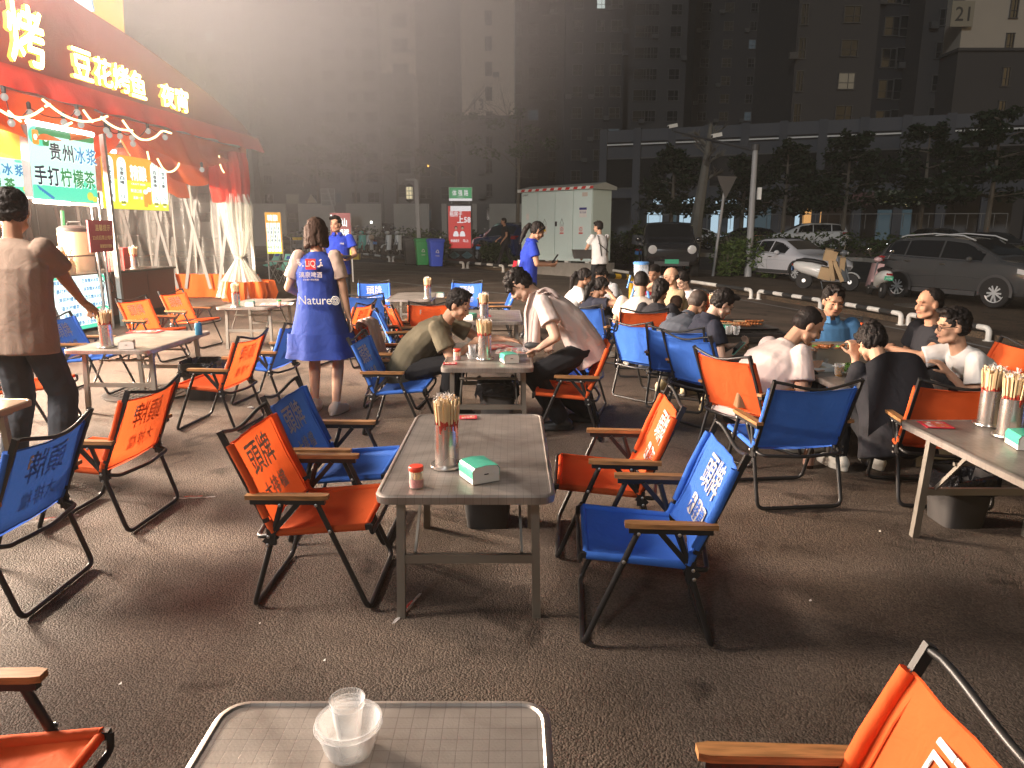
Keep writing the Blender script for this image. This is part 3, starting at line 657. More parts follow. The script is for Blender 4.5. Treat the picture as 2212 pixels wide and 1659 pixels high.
def litter(p, rz, l, label, w=.02, m0=None, nm='chopstick_wrapper', red=True):
    t = thing(nm, label, 'litter', p, R(rz), 'litter on the asphalt'); rg = random.Random(int(p[0]*99))
    m = MB(); m.grid(lambda u, v: V(((v-.5)*w*(.6+.4*sin(pi*u)), (u-.5)*l, .006+.008*rg.random())), 10, 2); m.build('film', m0 or FILM, t, 0)
    if red: m = MB(); m.grid(lambda u, v: V(((v-.5)*w*.5, -l*.25+u*l*.45, .016+.004*rg.random())), 6, 1); m.build('red_print', WR, t, 0)
litter(at(880, 1318), -18, .26, 'clear wrapper with a red end lying by the middle table leg')
litter(at(420, 1078), -85, .24, 'red and clear wrapper behind the left orange chair'); litter(at(110, 1125), -60, .26, 'red striped wrapper under the left blue chair')
litter(at(541, 882), 40, .07, 'crumpled white scrap of paper on the open asphalt', .05, PAPER, 'paper_scrap', False)
for u, v, w_ in ((1480, 1238, 'between the two nearest right hand chairs'), (1160, 1010, 'beside the middle table right edge'), (560, 1350, 'by the rear leg of the nearest left orange chair'), (1900, 1150, 'left of the right edge table leg'), (1750, 1300, 'on the open asphalt right of the nearest blue chair'), (700, 1430, 'between the two nearest tables'), (260, 1480, 'above the bottom left chair')):
    o = MB().add([(-.006, -.004, .004), (.006, -.003, .006), (.005, .005, .012), (-.004, .004, .005)], [(0, 1, 2, 3)]).build('paper_crumb', PAPER, None)
    o.location = at(u, v); tag(o, 'tiny pale crumb of litter '+w_, 'litter', 'tiny pale crumbs on the asphalt')
# ------------------------------------------------------------------ the barbecue stall tent
SA = dep(545, 327, 16.3); _r = ray(0, 190); SB = V((0, 0, CAMH))+_r*((SA.z-CAMH)/_r.z)
SE = (SB-SA); SE.z = 0; SE.normalize(); SN = V((SE.y, -SE.x, 0)); SN = SN if SN.x < 0 else -SN
EAVE = SA.z
def S(s, d, z): return V((SA.x, SA.y, 0))+SE*s+SN*d+V((0, 0, z))
def hs(u, v, d):
    r = ray(u, v); o = V((0, 0, CAMH)); q = V((SA.x, SA.y, 0))+SN*d
    t = (q-o).dot(SN)/r.dot(SN); return o+r*t
def sd(p): q = V((p.x-SA.x, p.y-SA.y, 0)); return q.dot(SE), q.dot(SN)
def hz(u, v, z):
    r = ray(u, v); return V((0, 0, CAMH))+r*((z-CAMH)/r.z)
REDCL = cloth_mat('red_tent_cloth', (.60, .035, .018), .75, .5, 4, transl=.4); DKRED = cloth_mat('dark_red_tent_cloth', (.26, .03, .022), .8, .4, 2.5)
ORCL = cloth_mat('orange_drape', (.62, .12, .02), .75, .6, 5, transl=.3); PVC = clear_mat('pvc_curtain', (.85, .85, .8), .09, .15, bump=1, bs=9)
GALV = steel_mat('galvanised_steel', col=(.34, .34, .33), rough=.4)
tent = thing('food_stall_tent', 'red fabric food stall tent with lit lettering on its front', 'tent', gp(SA.x, SA.y))
T0 = -tent.location
def tb(m, name, mats, parent=None, smooth=40, fix=False):
    m.v = [tuple(V(p)+T0) for p in m.v]; return m.build(name, mats, parent or tent, smooth, fix)
top = [hs(u, v, 0) for u, v in ((546, 289), (520, 262), (450, 203), (376, 145), (268, 71), (161, 0))]
q = top[-1]; sl_ = (top[-1].z-top[0].z)/(sd(top[-1])[0]-sd(top[0])[0])
ss = [sd(p)[0] for p in top]; zs = [p.z for p in top]
ss = [-.15]+ss[1:]+[11, 16]; zs = [EAVE+.28]+zs[1:]+[zs[-1]+sl_*(11-ss[5]), zs[-1]+sl_*(16-ss[5])]
def topz(s):
    for i in range(len(ss)-1):
        if s <= ss[i+1]: return zs[i]+(zs[i+1]-zs[i])*(s-ss[i])/(ss[i+1]-ss[i])
    return zs[-1]
m = MB(); m.grid(lambda u, v: S(-.15+15*u, -.02*sin(pi*v)+.012*sin(40*u), EAVE+.26+(topz(-.15+15*u)-EAVE-.26)*v), 60, 8)
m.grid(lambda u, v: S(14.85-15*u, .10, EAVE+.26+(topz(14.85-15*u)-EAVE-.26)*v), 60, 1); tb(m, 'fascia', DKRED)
def val(u, v):
    s = -.2+15*u; w = .03*sin(s*5.2)+.02*sin(s*11+2); return S(s, -.06-.10*(1-v)+w*(1-v), EAVE+.30*v+.012*sin(s*7)*(1-v))
m = MB(); m.grid(val, 120, 5); m.grid(lambda u, v: val(1-u, v)+SN*.015, 120, 5); tb(m, 'valance', REDCL, smooth=60)
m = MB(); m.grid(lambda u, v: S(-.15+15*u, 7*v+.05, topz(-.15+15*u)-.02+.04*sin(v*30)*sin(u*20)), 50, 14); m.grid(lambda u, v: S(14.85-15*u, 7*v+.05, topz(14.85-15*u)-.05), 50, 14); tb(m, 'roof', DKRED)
m = MB()
for d in (.25, 1.4, 2.6, 3.8): m.bar(S(0, d, EAVE+.1), S(14, d, EAVE+.1), .06, .06)
tb(m, 'roof_beam', GALV)
for s in (.5, 2.2, 4.0, 5.8, 7.6, 9.4):
    m = MB(); m.bar(S(s, .1, EAVE+.18), S(s, 6, EAVE+.18), .04, .05); tb(m, 'roof_purlin', GALV)
CPT = at(546, 640); cs, cd_ = sd(CPT)
POSTS = [(0.0, .15), (4.6, .35), (9.6, .35), (0.0, 4.2), (-.05, 6.5)]
for s, d in POSTS:
    p = S(s, d, 0); m = MB(); m.bar(p+V((0, 0, G(p.x, p.y))), p+V((0, 0, EAVE+.2)), .07, .07, up=(0, 1, 0)); tb(m, 'post', GALV)
LATM = mat('lattice_metal', (.13, .13, .125), .5, var=.3, vs=5)
# end wall: scissor lattice with clear curtain and orange skirt
g0 = G(SA.x-2, SA.y)
for i in range(9):
    d0 = .35+.78*i
    for k, (a, b) in enumerate(((0, .60), (.60, 0))):
        m = MB(); m.bar(S(.18-.03*k, d0+a, g0+.22), S(.18-.03*k, d0+b, EAVE-.15), .012, .07, up=SN); tb(m, 'lattice_bar', LATM)
def pvc(u, v): return S(-.10+.06*sin(u*70)+.03*sin(u*173+1), .2+6*u, g0+.35+(EAVE-.5-g0)*v)
m = MB(); m.grid(pvc, 150, 6); tb(m, 'clear_curtain', PVC, smooth=60)
m = MB(); m.grid(lambda u, v: S(.06+.08*abs(sin(u*16))*(1-.3*v)+.03*sin(u*61), .1+6.2*u, g0+.02+.52*v), 140, 5); m.grid(lambda u, v: S(-.1, 6.3-6.2*u, g0+.02+.52*v), 4, 1); tb(m, 'orange_skirt', ORCL, smooth=60)
def scal(u, v, n, dep_):
    k = abs(sin(pi*n*u)); return v*(.18+dep_*k)
m = MB(); m.grid(lambda u, v: S(.08+.10*sin(v*3)*abs(sin(pi*5*u))+.03*sin(u*90), .1+5.8*u, EAVE+.1-scal(u, v, 5, .62)), 130, 8); tb(m, 'end_swag', ORCL, smooth=60)
for j, (d, a) in enumerate(((.22, .5), (.75, .8), (1.5, 1.0))):
    m = MB(); m.grid(lambda u, v: S(.1+8.2*u, d+.16*sin(v*3.1)*abs(sin(pi*3*u+.4))+.035*sin(u*70+v*5), EAVE+.16-v*(.16+a*abs(sin(pi*2.0*u+j*.7))**.8)), 130, 8); tb(m, 'front_swag', ORCL, smooth=60)
# corner: hanging red cloth and the tied clear curtain
CPT = dep(527, 500, 15.9); cx = V((CPT.x, CPT.y, 0)); cz = lambda v, y=CPT.y: dep(540, v, y).z
def fold(prof, n, name, material, amp, k, off=(0, 0), seed=0):
    rg = random.Random(seed); ph = [rg.random()*6 for _ in range(4)]; rings = []
    for r, z in prof:
        ring = []
        for j in range(n):
            a = 2*pi*j/n; q = r*(1+amp*sin(k*a+ph[0])+amp*.6*sin(k*2.3*a+ph[1]+z*2))
            ring.append(cx+V((off[0]+q*cos(a), off[1]+q*sin(a), z)))
        rings.append(ring)
    m = MB(); m.loft(rings, caps=False); return tb(m, name, material, smooth=50)
fold([(.30, cz(330)), (.34, cz(350)), (.36, cz(400)), (.33, cz(438)), (.30, cz(436)), (.2, cz(380))], 72, 'corner_cloth', REDCL, .13, 7, (-.22, 0), 1)
fold([(.22, cz(420)), (.30, cz(450)), (.25, cz(500)), (.13, cz(548)), (.07, cz(556)), (.16, cz(572)), (.36, cz(605)), (.46, cz(640))], 90, 'tied_curtain', PVC, .16, 11, (-.1, -.1), 2)
fold([(.18, cz(425)), (.24, cz(455)), (.19, cz(505)), (.10, cz(550)), (.055, cz(556)), (.13, cz(574)), (.30, cz(610)), (.38, cz(640))], 70, 'tied_curtain_inner', PVC, .2, 8, (-.1, -.1), 3)
fold([(.50, cz(648)), (.56, cz(630)), (.50, cz(606)), (.40, cz(618))], 60, 'corner_skirt', ORCL, .12, 9, (.0, 0), 4)
m = MB(); m.lathe([(.085, 0), (.09, .03), (.085, .06)], 14, c=tuple(cx+V((-.1, -.1, cz(560))))); tb(m, 'tie_cord', mat('tie_cord', (.3, .28, .22), .8))
# back of the stall
BACK = mat('stall_back_panel', (.16, .145, .12), .7, var=.25, vs=3)
m = MB(); m.box(S(5.5, 6.4, 1.7), (.08, 13, 3.2), rz=atan2(SE.y, SE.x)-pi/2); tb(m, 'back_panel', BACK)
# ---------------- lit lettering
LET = glow('letter_face', (1, .86, .30), 14.0); LETS = glow('letter_rim', (1, .62, .05), 1.6)
def sign_word(chars, boxes, label, d=-.16):
    t = thing('sign_lettering', label, 'sign', hs(boxes[0][0], boxes[0][3], d), 0, 'lit lettering on the tent front')
    for ch, (u0, v0, u1, v1) in zip(chars, boxes):
        c = (hs(u0, (v0+v1)/2, d)+hs(u1, (v0+v1)/2, d))/2; c = hs((u0+u1)/2, (v0+v1)/2, d)
        a, b = hs(u0, v1-(v1-v0)*.1, d), hs(u1, v1, d); w = (V((b.x, b.y, 0))-V((a.x, a.y, 0))).length
        h = (hs((u0+u1)/2, v0+(v1-v0)*.06, d)-hs((u0+u1)/2, v1-(v1-v0)*.06, d)).length
        m = MB(); k = h/.98
        vs, fs, gw, gh = glyphs(ch, .016); n = len(vs); kx, ky = w/gw, h/gh; RT = -SE
        P = [c+RT*(x*kx)+V((0, 0, y*ky))-SN*q for x, y, q in vs]
        m.add([p-SN*.03-t.location for p in P], fs, 0)
        vs2, fs2, gw2, gh2 = glyphs(ch, .034)
        m.add([c+RT*(x*kx)+V((0, 0, y*ky))-t.location-SN*q for x, y, q in vs2], fs2, 1)
        ec = {}
        for f in fs:
            for a_, b_ in zip(f, f[1:]+f[:1]): ec[a_, b_] = 1
        off = SN*.03
        for (a_, b_) in ec:
            if (b_, a_) not in ec: m.add([P[a_]-off-t.location, P[b_]-off-t.location, P[b_]+off-t.location, P[a_]+off-t.location], [(0, 3, 2, 1)], 1)
        m.build('sign_character', [LET, LETS], t, 0)
    return t
Z = lambda *a: tuple(x/3.724 for x in a)
sign_word('烧烤', [(-95, -40, -14, 118), Z(50, 12, 345, 552)], 'largest lit yellow characters at the top left corner of the tent')
sign_word('豆花烤鱼', [Z(568, 388, 728, 655), Z(742, 458, 888, 706), Z(898, 512, 1028, 752), Z(1038, 566, 1158, 800)], 'row of four lit yellow characters in the middle of the tent front')
sign_word('夜宵', [Z(1283, 668, 1392, 872), Z(1402, 706, 1504, 910)], 'two small lit yellow characters near the tent corner')
# ---------------- light boxes
def lightbox(name, label, cor, d, th, facem, backm=GREY, cat='sign', group='lit sign boxes of the stall'):
    P = [hs(u, v, d) for u, v in cor]; t = thing(name, label, cat, P[3], 0, group); L = [p-P[3] for p in P]
    m = MB(); m.quad(*[p for p in (L[3], L[2], L[1], L[0])]); m.build('lit_face', facem, t, 0)
    B = [p+SN*th for p in L]; Fm = [p+SN*.004 for p in L]; m = MB()
    m.add(Fm+B, [(4, 5, 6, 7), (0, 1, 5, 4), (1, 2, 6, 5), (2, 3, 7, 6), (3, 0, 4, 7)]); m.build('box_frame', backm, t, 0, fix=True)
    def uv(a, b): return (L[0]*(1-a)+L[1]*a)*(1-b)+(L[3]*(1-a)+L[2]*a)*b-SN*.006
    def gl(m, st, a, b, w, h, mi=0, bold=.012, lift=0):
        o = uv(a, b)-SN*lift; W_ = (L[1]-L[0]).length; H_ = (L[3]-L[0]).length
        vs, fs, gw, gh = glyphs(st, bold); kx, ky = w*W_/gw, h*H_/gh; RT = (L[1]-L[0]).normalized()
        m.add([o+RT*(x*kx)+V((0, 0, y*ky))-SN*q for x, y, q in vs], fs, mi)
    def rr_(m, a0, b0, a1, b1, mi=0, r=.03, lift=0, k=4):
        W_ = (L[1]-L[0]).length; H_ = (L[3]-L[0]).length; w, h = (a1-a0)/2, (b1-b0)/2; ry = min(r*W_/H_, h); rx = min(r, w); pts = []
        for ex, ey, q in ((w-rx, h-ry, 0), (-w+rx, h-ry, 90), (-w+rx, -h+ry, 180), (w-rx, -h+ry, 270)):
            for j in range(k+1): x = R(q+90*j/k); pts.append(uv((a0+a1)/2+ex+rx*cos(x), (b0+b1)/2-ey-ry*sin(x))-SN*lift)
        m.add(pts, [tuple(range(len(pts)))], mi)
    return t, uv, gl, rr_
CY = glow('lit_mint_face', (.10, .80, .50), 1.15); CYW = glow('lit_pale_mint', (.62, 1, .86), 1.25); LW = glow('lit_white', (.86, 1, .95), 1.6)
NAVY = mat('navy_print', (.012, .02, .06), .5); BLUEP = glow('lit_blue_print', (.03, .35, .75), .8); GREENP = glow('lit_green_print', (.02, .42, .09), .7); DGREEN = mat('dark_green_print', (.01, .09, .05), .5)
LEM = glow('lit_lemon_print', (.85, .85, .1), 1.0); ORP = glow('lit_orange_print', (1, .36, .02), 1.1)
gc = Z(215, 1000, 750, 1105, 785, 1635, 270, 1600)
t, uv, gl, rr_ = lightbox('drinks_banner', 'mint green lit banner for iced drinks hanging under the tent front', [gc[0:2], gc[2:4], gc[4:6], gc[6:8]], .25, .12, CYW)
m = MB(); rr_(m, .0, .0, .30, .26, 0, .12); rr_(m, .62, .68, 1, 1, 0, .1); rr_(m, 0, .80, 1, 1, 0, .02, .001); rr_(m, .1, .0, 1, .10, 2, .05, .001)
rr_(m, .82, .84, .93, .97, 1, .06, .002); rr_(m, .90, .90, 1, .99, 1, .05, .003); m.build('background_print', [CY, LEM, GREENP], t, 0)
m = MB()
for a in (.05, .19): rr_(m, a, .05, a+.09, .25, 0 if a < .1 else 1, .02, .002); rr_(m, a+.02, .11, a+.07, .19, 2, .02, .003)
m.build('drink_cup_print', [ORP, GREENP, LW], t, 0)
m = MB()
for dx, dy, mi, lift in ((.008, .010, 3, .003), (0, 0, 0, .005)):
    for i, ch in enumerate('贵州冰浆'): gl(m, ch, .36+.19*i+dx, .31+dy, .17, .25, (0 if i < 2 else 1) if mi != 3 else 3, .022, lift)
    for i, ch in enumerate('手打柠檬茶'): gl(m, ch, .12+.19*i+dx, .66+dy, .175, .27, ((0, 0, 2, 2, 2)[i]) if mi != 3 else 3, .022, lift)
for i in range(7): m.add([uv(.05+.02*i, .8+.012*i)-SN*.004, uv(.12+.03*i, .84+.02*i)-SN*.004, uv(.10+.03*i, .88+.02*i)-SN*.004], [(0, 1, 2)], 1)
m.build('lettering', [NAVY, BLUEP, GREENP, LW], t, 0)
TUBEW = glow('led_tube', (.85, .97, 1), 9); TUBEY = glow('warm_led_tube', (1, .82, .42), 8)
m = MB(); a_, b_ = hs(59, 262, .2)-t.location, hs(200, 291, .2)-t.location; m.tube([a_, b_], .035, 8); m.build('led_strip', TUBEW, t)
m = MB(); a_, b_ = hs(74, 434, .2)-t.location, hs(150, 440, .2)-t.location; m.tube([a_, b_], .03, 8); m.build('led_strip', glow('led_tube_warm_white', (1, .93, .75), 9), t)
m = MB(); a_, b_ = hs(150, 440, .2)-t.location, hs(208, 443, .2)-t.location; m.tube([a_, b_], .02, 8); m.build('led_strip', TUBEY, t)
gc = Z(-180, 1240, 225, 1292, 240, 1562, -160, 1545)
t, uv, gl, rr_ = lightbox('drinks_banner', 'second mint drinks banner cut off by the left edge behind the standing man', [gc[0:2], gc[2:4], gc[4:6], gc[6:8]], .45, .1, CYW)
m = MB(); rr_(m, 0, .8, 1, 1, 0, .02); rr_(m, .7, 0, 1, .1, 0, .05)
for i, ch in enumerate('州冰浆'): gl(m, ch, .28+.26*i, .32, .22, .34, 1, .035)
for i, ch in enumerate('檬茶'): gl(m, ch, .3+.28*i, .74, .22, .36, 2, .035)
rr_(m, .85, .75, .95, .95, 3, .06, .001); m.build('lettering', [CY, BLUEP, GREENP, LEM], t, 0)
gc = Z(803, 1220, 1330, 1305, 1358, 1698, 833, 1676)
BEER = glow('lit_amber_face', (1, .42, .01), 1.15); BEERY = glow('lit_yellow_glow', (.92, .95, .04), 1.0)
t, uv, gl, rr_ = lightbox('beer_menu_board', 'orange and yellow lit craft beer menu board with four white columns', [gc[0:2], gc[2:4], gc[4:6], gc[6:8]], .9, .10, BEER)
m = MB(); rr_(m, .0, .45, 1, 1, 0, .0); m.build('yellow_print', BEERY, t, 0)
for a, n1, big, small in ((.10, '01', '8.8', '48'), (.28, '02', '12', '68'), (.79, '03', '15', '88'), (.93, '04', '15', '88')):
    m = MB(); rr_(m, a-.065, .04, a+.065, .93, 0, .06, .001); gl(m, n1, a, .10, .06, .05, 1, .005, .002); rr_(m, a-.05, .85, a+.05, .91, 2, .02, .002); gl(m, 'PLAIN', a, .155, .08, .025, 1, 0, .002)
    for i, ch in enumerate({'01': '全麦拉格', '02': '全麦白啤', '03': '百香果啤', '04': '龙井小麦'}[n1]): gl(m, ch, a, .25+.085*i, .065, .075, 1, .03, .002)
    gl(m, big, a, .76, .08 if len(big) > 2 else .06, .06, 1, .02, .002); gl(m, small, a, .87, .06, .05, 1, .015, .003)
    m.build('price_column', [LW, NAVY, BEERY], t, 0)
m = MB(); gl(m, '精酿', .53, .30, .26, .30, 0, .03, .002); gl(m, 'CRAFT BEER', .52, .51, .22, .035, 0, .008, .002); gl(m, '鲜活口感', .48, .64, .17, .07, 0, .01, .002); gl(m, '清爽一夏', .50, .77, .15, .06, 0, .005, .002)
for a, b in ((.62, .60), (.68, .55)): rr_(m, a-.03, b+.05, a+.03, b+.34, 1, .015, .002+a*.002); rr_(m, a-.035, b, a+.035, b+.09, 0, .03, .004)
m.build('beer_print', [LW, ORP], t, 0)
# counter front light box
q0, q1 = at(373, 676), at(239, 704); CS, CD = sd((q0+q1)/2); CZ = hs(224, 588, CD).z
gc = (93, 603, 224, 591, 240, 699, 144, 718)
t, uv, gl, rr_ = lightbox('counter_menu_board', 'bright white and green lit price list on the counter front', [gc[0:2], gc[2:4], gc[4:6], gc[6:8]], CD-.07, .07, LW)
m = MB(); rr_(m, 0, 0, .22, .1, 0, .03); rr_(m, .86, 0, 1, .16, 0, .05); rr_(m, .0, .93, 1, 1, 0, .0); rr_(m, .72, .62, 1, .75, 0, .06); rr_(m, .9, .8, 1, 1, 0, .06)
drinks = ('鸭屎香柠檬茶 13', '暴打柠檬茶 13', '茉莉柠檬茶 13', '香水柠檬茶 13', '手打柠檬茶 13', '金桔柠檬茶 13'); drink2 = ('芒果糯米冰浆 15', '抹茶糯米冰浆 15', '西瓜糯米冰浆 15', '香芋糯米冰浆 15', '百香果柠檬茶 15', '杨梅糯米冰浆 15')
for i in range(6):
    b = .10+.155*i
    for a, st in ((.29, drinks[i]), (.76, drink2[i])):
        rr_(m, a-.215, b-.058, a+.215, b+.058, 3, .05, .001); rr_(m, a-.21, b-.054, a+.21, b+.054, 1, .05, .002); gl(m, st, a, b, .36, .075, 2, .025, .003)
m.build('price_print', [CY, LW, BLUEP, GREENP], t, 0)
# top sign
OS = glow('lit_orange_sign', (1, .45, .015), 1.1)
t, uv, gl, rr_ = lightbox('roof_sign', 'large orange lit sign board with a white corner rising behind the tent top', [(60, -140), (258, -140), (270, 90), (75, 20)], .5, .2, OS)
m = MB(); q = [hs(u, v, .48)-t.location for u, v in ((60, -140), (180, -140), (197, 5), (203, 24), (190, 28), (75, 10))]; m.add(q[::-1], [tuple(range(6))], 0); q = [hs(u, v, .47)-t.location for u, v in ((180, -140), (184, -140), (201, 5), (205, 24), (203, 26), (197, 5))]; m.add(q[::-1], [tuple(range(6))], 1)
m.build('white_print', [LW, BLUEP], t, 0)
# notice sign
t = thing('notice_sign', 'dark red quiet hours notice on a post beside the counter', 'sign', hs(216, 600, CD-.3))
N = [hs(u, v, CD-.3)-t.location for u, v in ((189, 475), (243, 476), (246, 542), (197, 546))]
m = MB(); b_ = [p+SN*.03 for p in N]; m.add(N+b_, [(3, 2, 1, 0), (4, 5, 6, 7), (0, 1, 5, 4), (1, 2, 6, 5), (2, 3, 7, 6), (3, 0, 4, 7)]); m.build('board', mat('maroon_board', (.22, .02, .03), .5), t, 0, fix=True)
GOLD = mat('gold_print', (.6, .42, .18), .5); m = MB()
W_ = (N[1]-N[0]).length; H_ = (N[0]-N[3]).length
def nl(st, a, b, w, h):
    o = (N[0]*(1-a)+N[1]*a)*(1-b)+(N[3]*(1-a)+N[2]*a)*b-SN*.004; vs, fs, gw, gh = glyphs(st, .01)
    m.add([o-SE*(x*w*W_/gw)+V((0, 0, y*h*H_/gh))-SN*q for x, y, q in vs], fs)
nl('温馨提示', .56, .24, .62, .20); nl('22点后禁止喧哗', .55, .55, .82, .14); nl('谢谢您的理解', .66, .82, .5, .12); m.build('lettering', GOLD, t, 0)
m = MB(); pb = at(228, 690)
for k in (-.08, .10):
    o = (N[2]+N[3])/2-SE*k+SN*.035; m.tube([o+V((0, 0, .9)), o, V((o.x, o.y, G(pb.x, pb.y)-t.location.z))], .022, 8)
m.build('post', GALV, t)
# counter
t = thing('stall_counter', 'brown fronted stall counter with a dark worktop', 'counter', gp(*(S(CS, CD, 0)).xy))
sR = sd(hs(376, 571, CD))[0]; sL = 9.5; gz = G(q0.x, q0.y)
def cb(m, s0, s1, d0, d1, z0, z1):
    o = [S(s0, d0, 0), S(s1, d0, 0), S(s1, d1, 0), S(s0, d1, 0)]; vs = [p+V((0, 0, z))-t.location for z in (z0, z1) for p in o]
    m.add(vs, [(0, 1, 2, 3), (7, 6, 5, 4), (0, 4, 5, 1), (1, 5, 6, 2), (2, 6, 7, 3), (3, 7, 4, 0)])
m = MB(); cb(m, sR+.03, sL, CD, CD+.75, gz+.14, CZ-.04); m.build('front_panel', mat('counter_panel', (.17, .07, .05), .45, var=.15, vs=3), t, 0, fix=True)
m = MB(); cb(m, sR+.1, sL, CD+.08, CD+.7, gz-.05, gz+.137); m.build('plinth', DGREY, t, 0, fix=True)
m = MB(); cb(m, sR, sL, CD-.03, CD+.8, CZ-.037, CZ); m.build('worktop', mat('worktop', (.10, .085, .07), .22), t, 0, fix=True)
for k in range(1, 5):
    m = MB(); cb(m, sR+.9*k, sR+.9*k+.008, CD-.004, CD-.002, gz+.14, CZ-.04); m.build('panel_joint', DGREY, t, 0)
# things standing on the counter
def oncounter(u, v=None, dd=.3): 
    p = hs(u, 560, CD+dd); return V((p.x, p.y, CZ))
CREAM = mat('cream_plastic', (.62, .50, .30), .4, var=.1); LIDM = mat('kraft_paper', (.55, .36, .14), .7, var=.15)
for i, u in enumerate((98, 120)):
    t2 = thing('paper_tub', ('left', 'right')[i]+' one of the two big kraft tubs on the counter', 'tub', oncounter(u, dd=.35), 0, 'kraft tubs on the counter')
    m = MB(); m.lathe([(.13, 0), (.15, .30), (.155, .31)], 20); m.build('tub_body', CREAM, t2); m = MB(); m.lathe([(.158, .25), (.162, .30), (.15, .35), (.06, .37), (0, .37)], 20); m.build('tub_lid', LIDM, t2, 0)
t2 = thing('tall_urn', 'large cream insulated urn with a dark lid on the counter', 'urn', oncounter(170, dd=.5))
m = MB(); m.lathe([(.24, 0), (.26, .05), (.26, .62), (.25, .66)], 24); m.build('urn_body', CREAM, t2); m = MB(); m.lathe([(.262, .645), (.265, .70), (.2, .74), (.0, .75)], 24); m.tube([(-.12, 0, .745), (-.1, 0, .80), (.1, 0, .80), (.12, 0, .745)], .015, 6); m.build('urn_lid', DKPLASTIC, t2)
t2 = thing('paper_cup_stack', 'leaning stack of white paper cups beside the kraft tubs', 'cups', oncounter(133, dd=.25)); m = MB(); m.lathe([(.05, 0), (.06, .2), (.062, .21), (.045, .22), (.05, .42), (.0, .42)], 16); m.build('cups', mat('cup_white', (.6, .52, .42), .5), t2)
for i, u in enumerate((144, 154)):
    t2 = thing('pump_bottle', ('left', 'right')[i]+' one of the two syrup pump bottles on the counter', 'bottle', oncounter(u, dd=.15), -1.2, 'syrup pump bottles')
    m = MB(); m.lathe([(.045, 0), (.045, .18), (.02, .21), (.02, .235)], 14); m.build('bottle_body', mat('syrup_amber', (.45, .28, .06), .25), t2)
    m = MB(); m.lathe([(.028, .235), (.028, .26), (.008, .265), (.007, .36)], 10); m.tube([(0, 0, .36), (-.11, 0, .355)], .011, 6); m.build('pump', mat('pump_white', (.65, .62, .5), .4), t2)
t2 = thing('bagged_cup_sleeve', 'column of cups in a clear bag on the right part of the counter', 'cups', oncounter(250, dd=.2)); m = MB(); m.lathe([(.09, 0), (.10, .1), (.09, .3), (.075, .42), (.05, .5), (.07, .58)], 16); m.build('bag', FILM, t2, 60); m = MB(); m.lathe([(.07, 0), (.075, .36), (.0, .37)], 14); m.build('cups', CREAM, t2)
t2 = thing('red_crate', 'red plastic crate at the back of the counter', 'crate', oncounter(262, dd=.55)); m = MB(); m.box((0, 0, .17), (.3, .4, .34)); m.build('crate_body', RED, t2); m = MB(); m.box((0, 0, .35), (.33, .43, .03)); m.build('crate_rim', RED, t2)
p = oncounter(289, dd=.2); r = dup(CHOP, p, 1, 'chopstick can standing on the stall counter'); r.scale = (1.35, 1.35, 1.45)
t2 = thing('glass_guard', 'low glass guard along the front of the counter', 'glass guard', S(CS, CD-.0, CZ))
m = MB(); a_, b_ = hs(93, 560, CD)-t2.location, hs(205, 553, CD)-t2.location; a_.z = b_.z = .001; m.add([a_, b_, b_+V((0, 0, .27)), a_+V((0, 0, .27))], [(0, 1, 2, 3)]); m.build('pane', clear_mat('guard_glass', (.9, .95, .95), .1, .05), t2, 0)
m = MB(); m.bar(a_+V((0, 0, .275)), b_+V((0, 0, .275)), .02, .02); m.build('top_rail', DGREY, t2)
t2 = thing('power_cable', 'thin dark cable looping down beside the lit price list', 'cable', hs(205, 560, CD-.12)); 
m = MB(); m.tube([hs(u, v, CD-.14)-t2.location for u, v in ((205, 545), (208, 580), (214, 600), (225, 610), (222, 640), (219, 680), (221, 700), (218, 716))], .008, 5); m.tube([hs(u, v, CD-.14)-t2.location for u, v in ((216, 548), (224, 575), (236, 600), (248, 620), (243, 632), (234, 632))], .007, 5); m.tube([hs(u, v, CD-.14)-t2.location for u, v in ((236, 560), (240, 600), (252, 640), (261, 690), (262, 712))], .006, 5); m.build('wire', RUBBER, t2)
m = MB(); p = hs(134, 455, CD+1.0); m.tube([p, hs(139, 520, CD+1.0), hs(144, 556, CD+1.0)], .03, 8); tag(m.build('green_pipe', glow('green_lit_tube', (.05, .75, .2), .8), None), 'slanting bright green tube light inside the stall', 'tube light')
# ---------------- rope light and bulbs
ROPE = glow('rope_light', (1, .86, .42), 3.2)
t2 = thing('rope_light', 'yellow rope light looping under the tent front', 'rope light', hs(200, 240, -.05))
for P in (((0, 238), (20, 250), (45, 255), (70, 250), (92, 235)), ((18, 240), (30, 252), (45, 262)), ((92, 215), (106, 226), (130, 245), (155, 257), (185, 264), (215, 258), (232, 251)), ((98, 230), (108, 225)), ((180, 238), (190, 252), (200, 264)), ((140, 272), (155, 265)), ((218, 253), (235, 268), (258, 280), (286, 282)), ((265, 260), (280, 282), (300, 301), (320, 303), (338, 295), (350, 281), (370, 288)), ((318, 327), (322, 345)), ((340, 343), (352, 365), (362, 372), (375, 370), (386, 358), (388, 342)), ((473, 336), (474, 352), (480, 368), (490, 380))):
    m = MB(); m.tube(rnd_path([hs(u, v, -.05 if v < 310 else .3)-t2.location for u, v in P], .3, 3), .016, 6); m.build('lit_tube', ROPE, t2)
BULB = glow('bulb_glass', (.95, .9, .8), .45)
t2 = thing('string_lights', 'string of round pale bulbs under the tent front', 'string lights', hs(200, 230, .05))
bl = [Z(*a) for a in ((35, 780), (92, 990), (238, 908), (620, 905), (515, 985), (652, 1002), (880, 1085), (855, 1050), (965, 1095), (1063, 1110), (1190, 1055), (1328, 1105), (1070, 1158), (1625, 1365))]
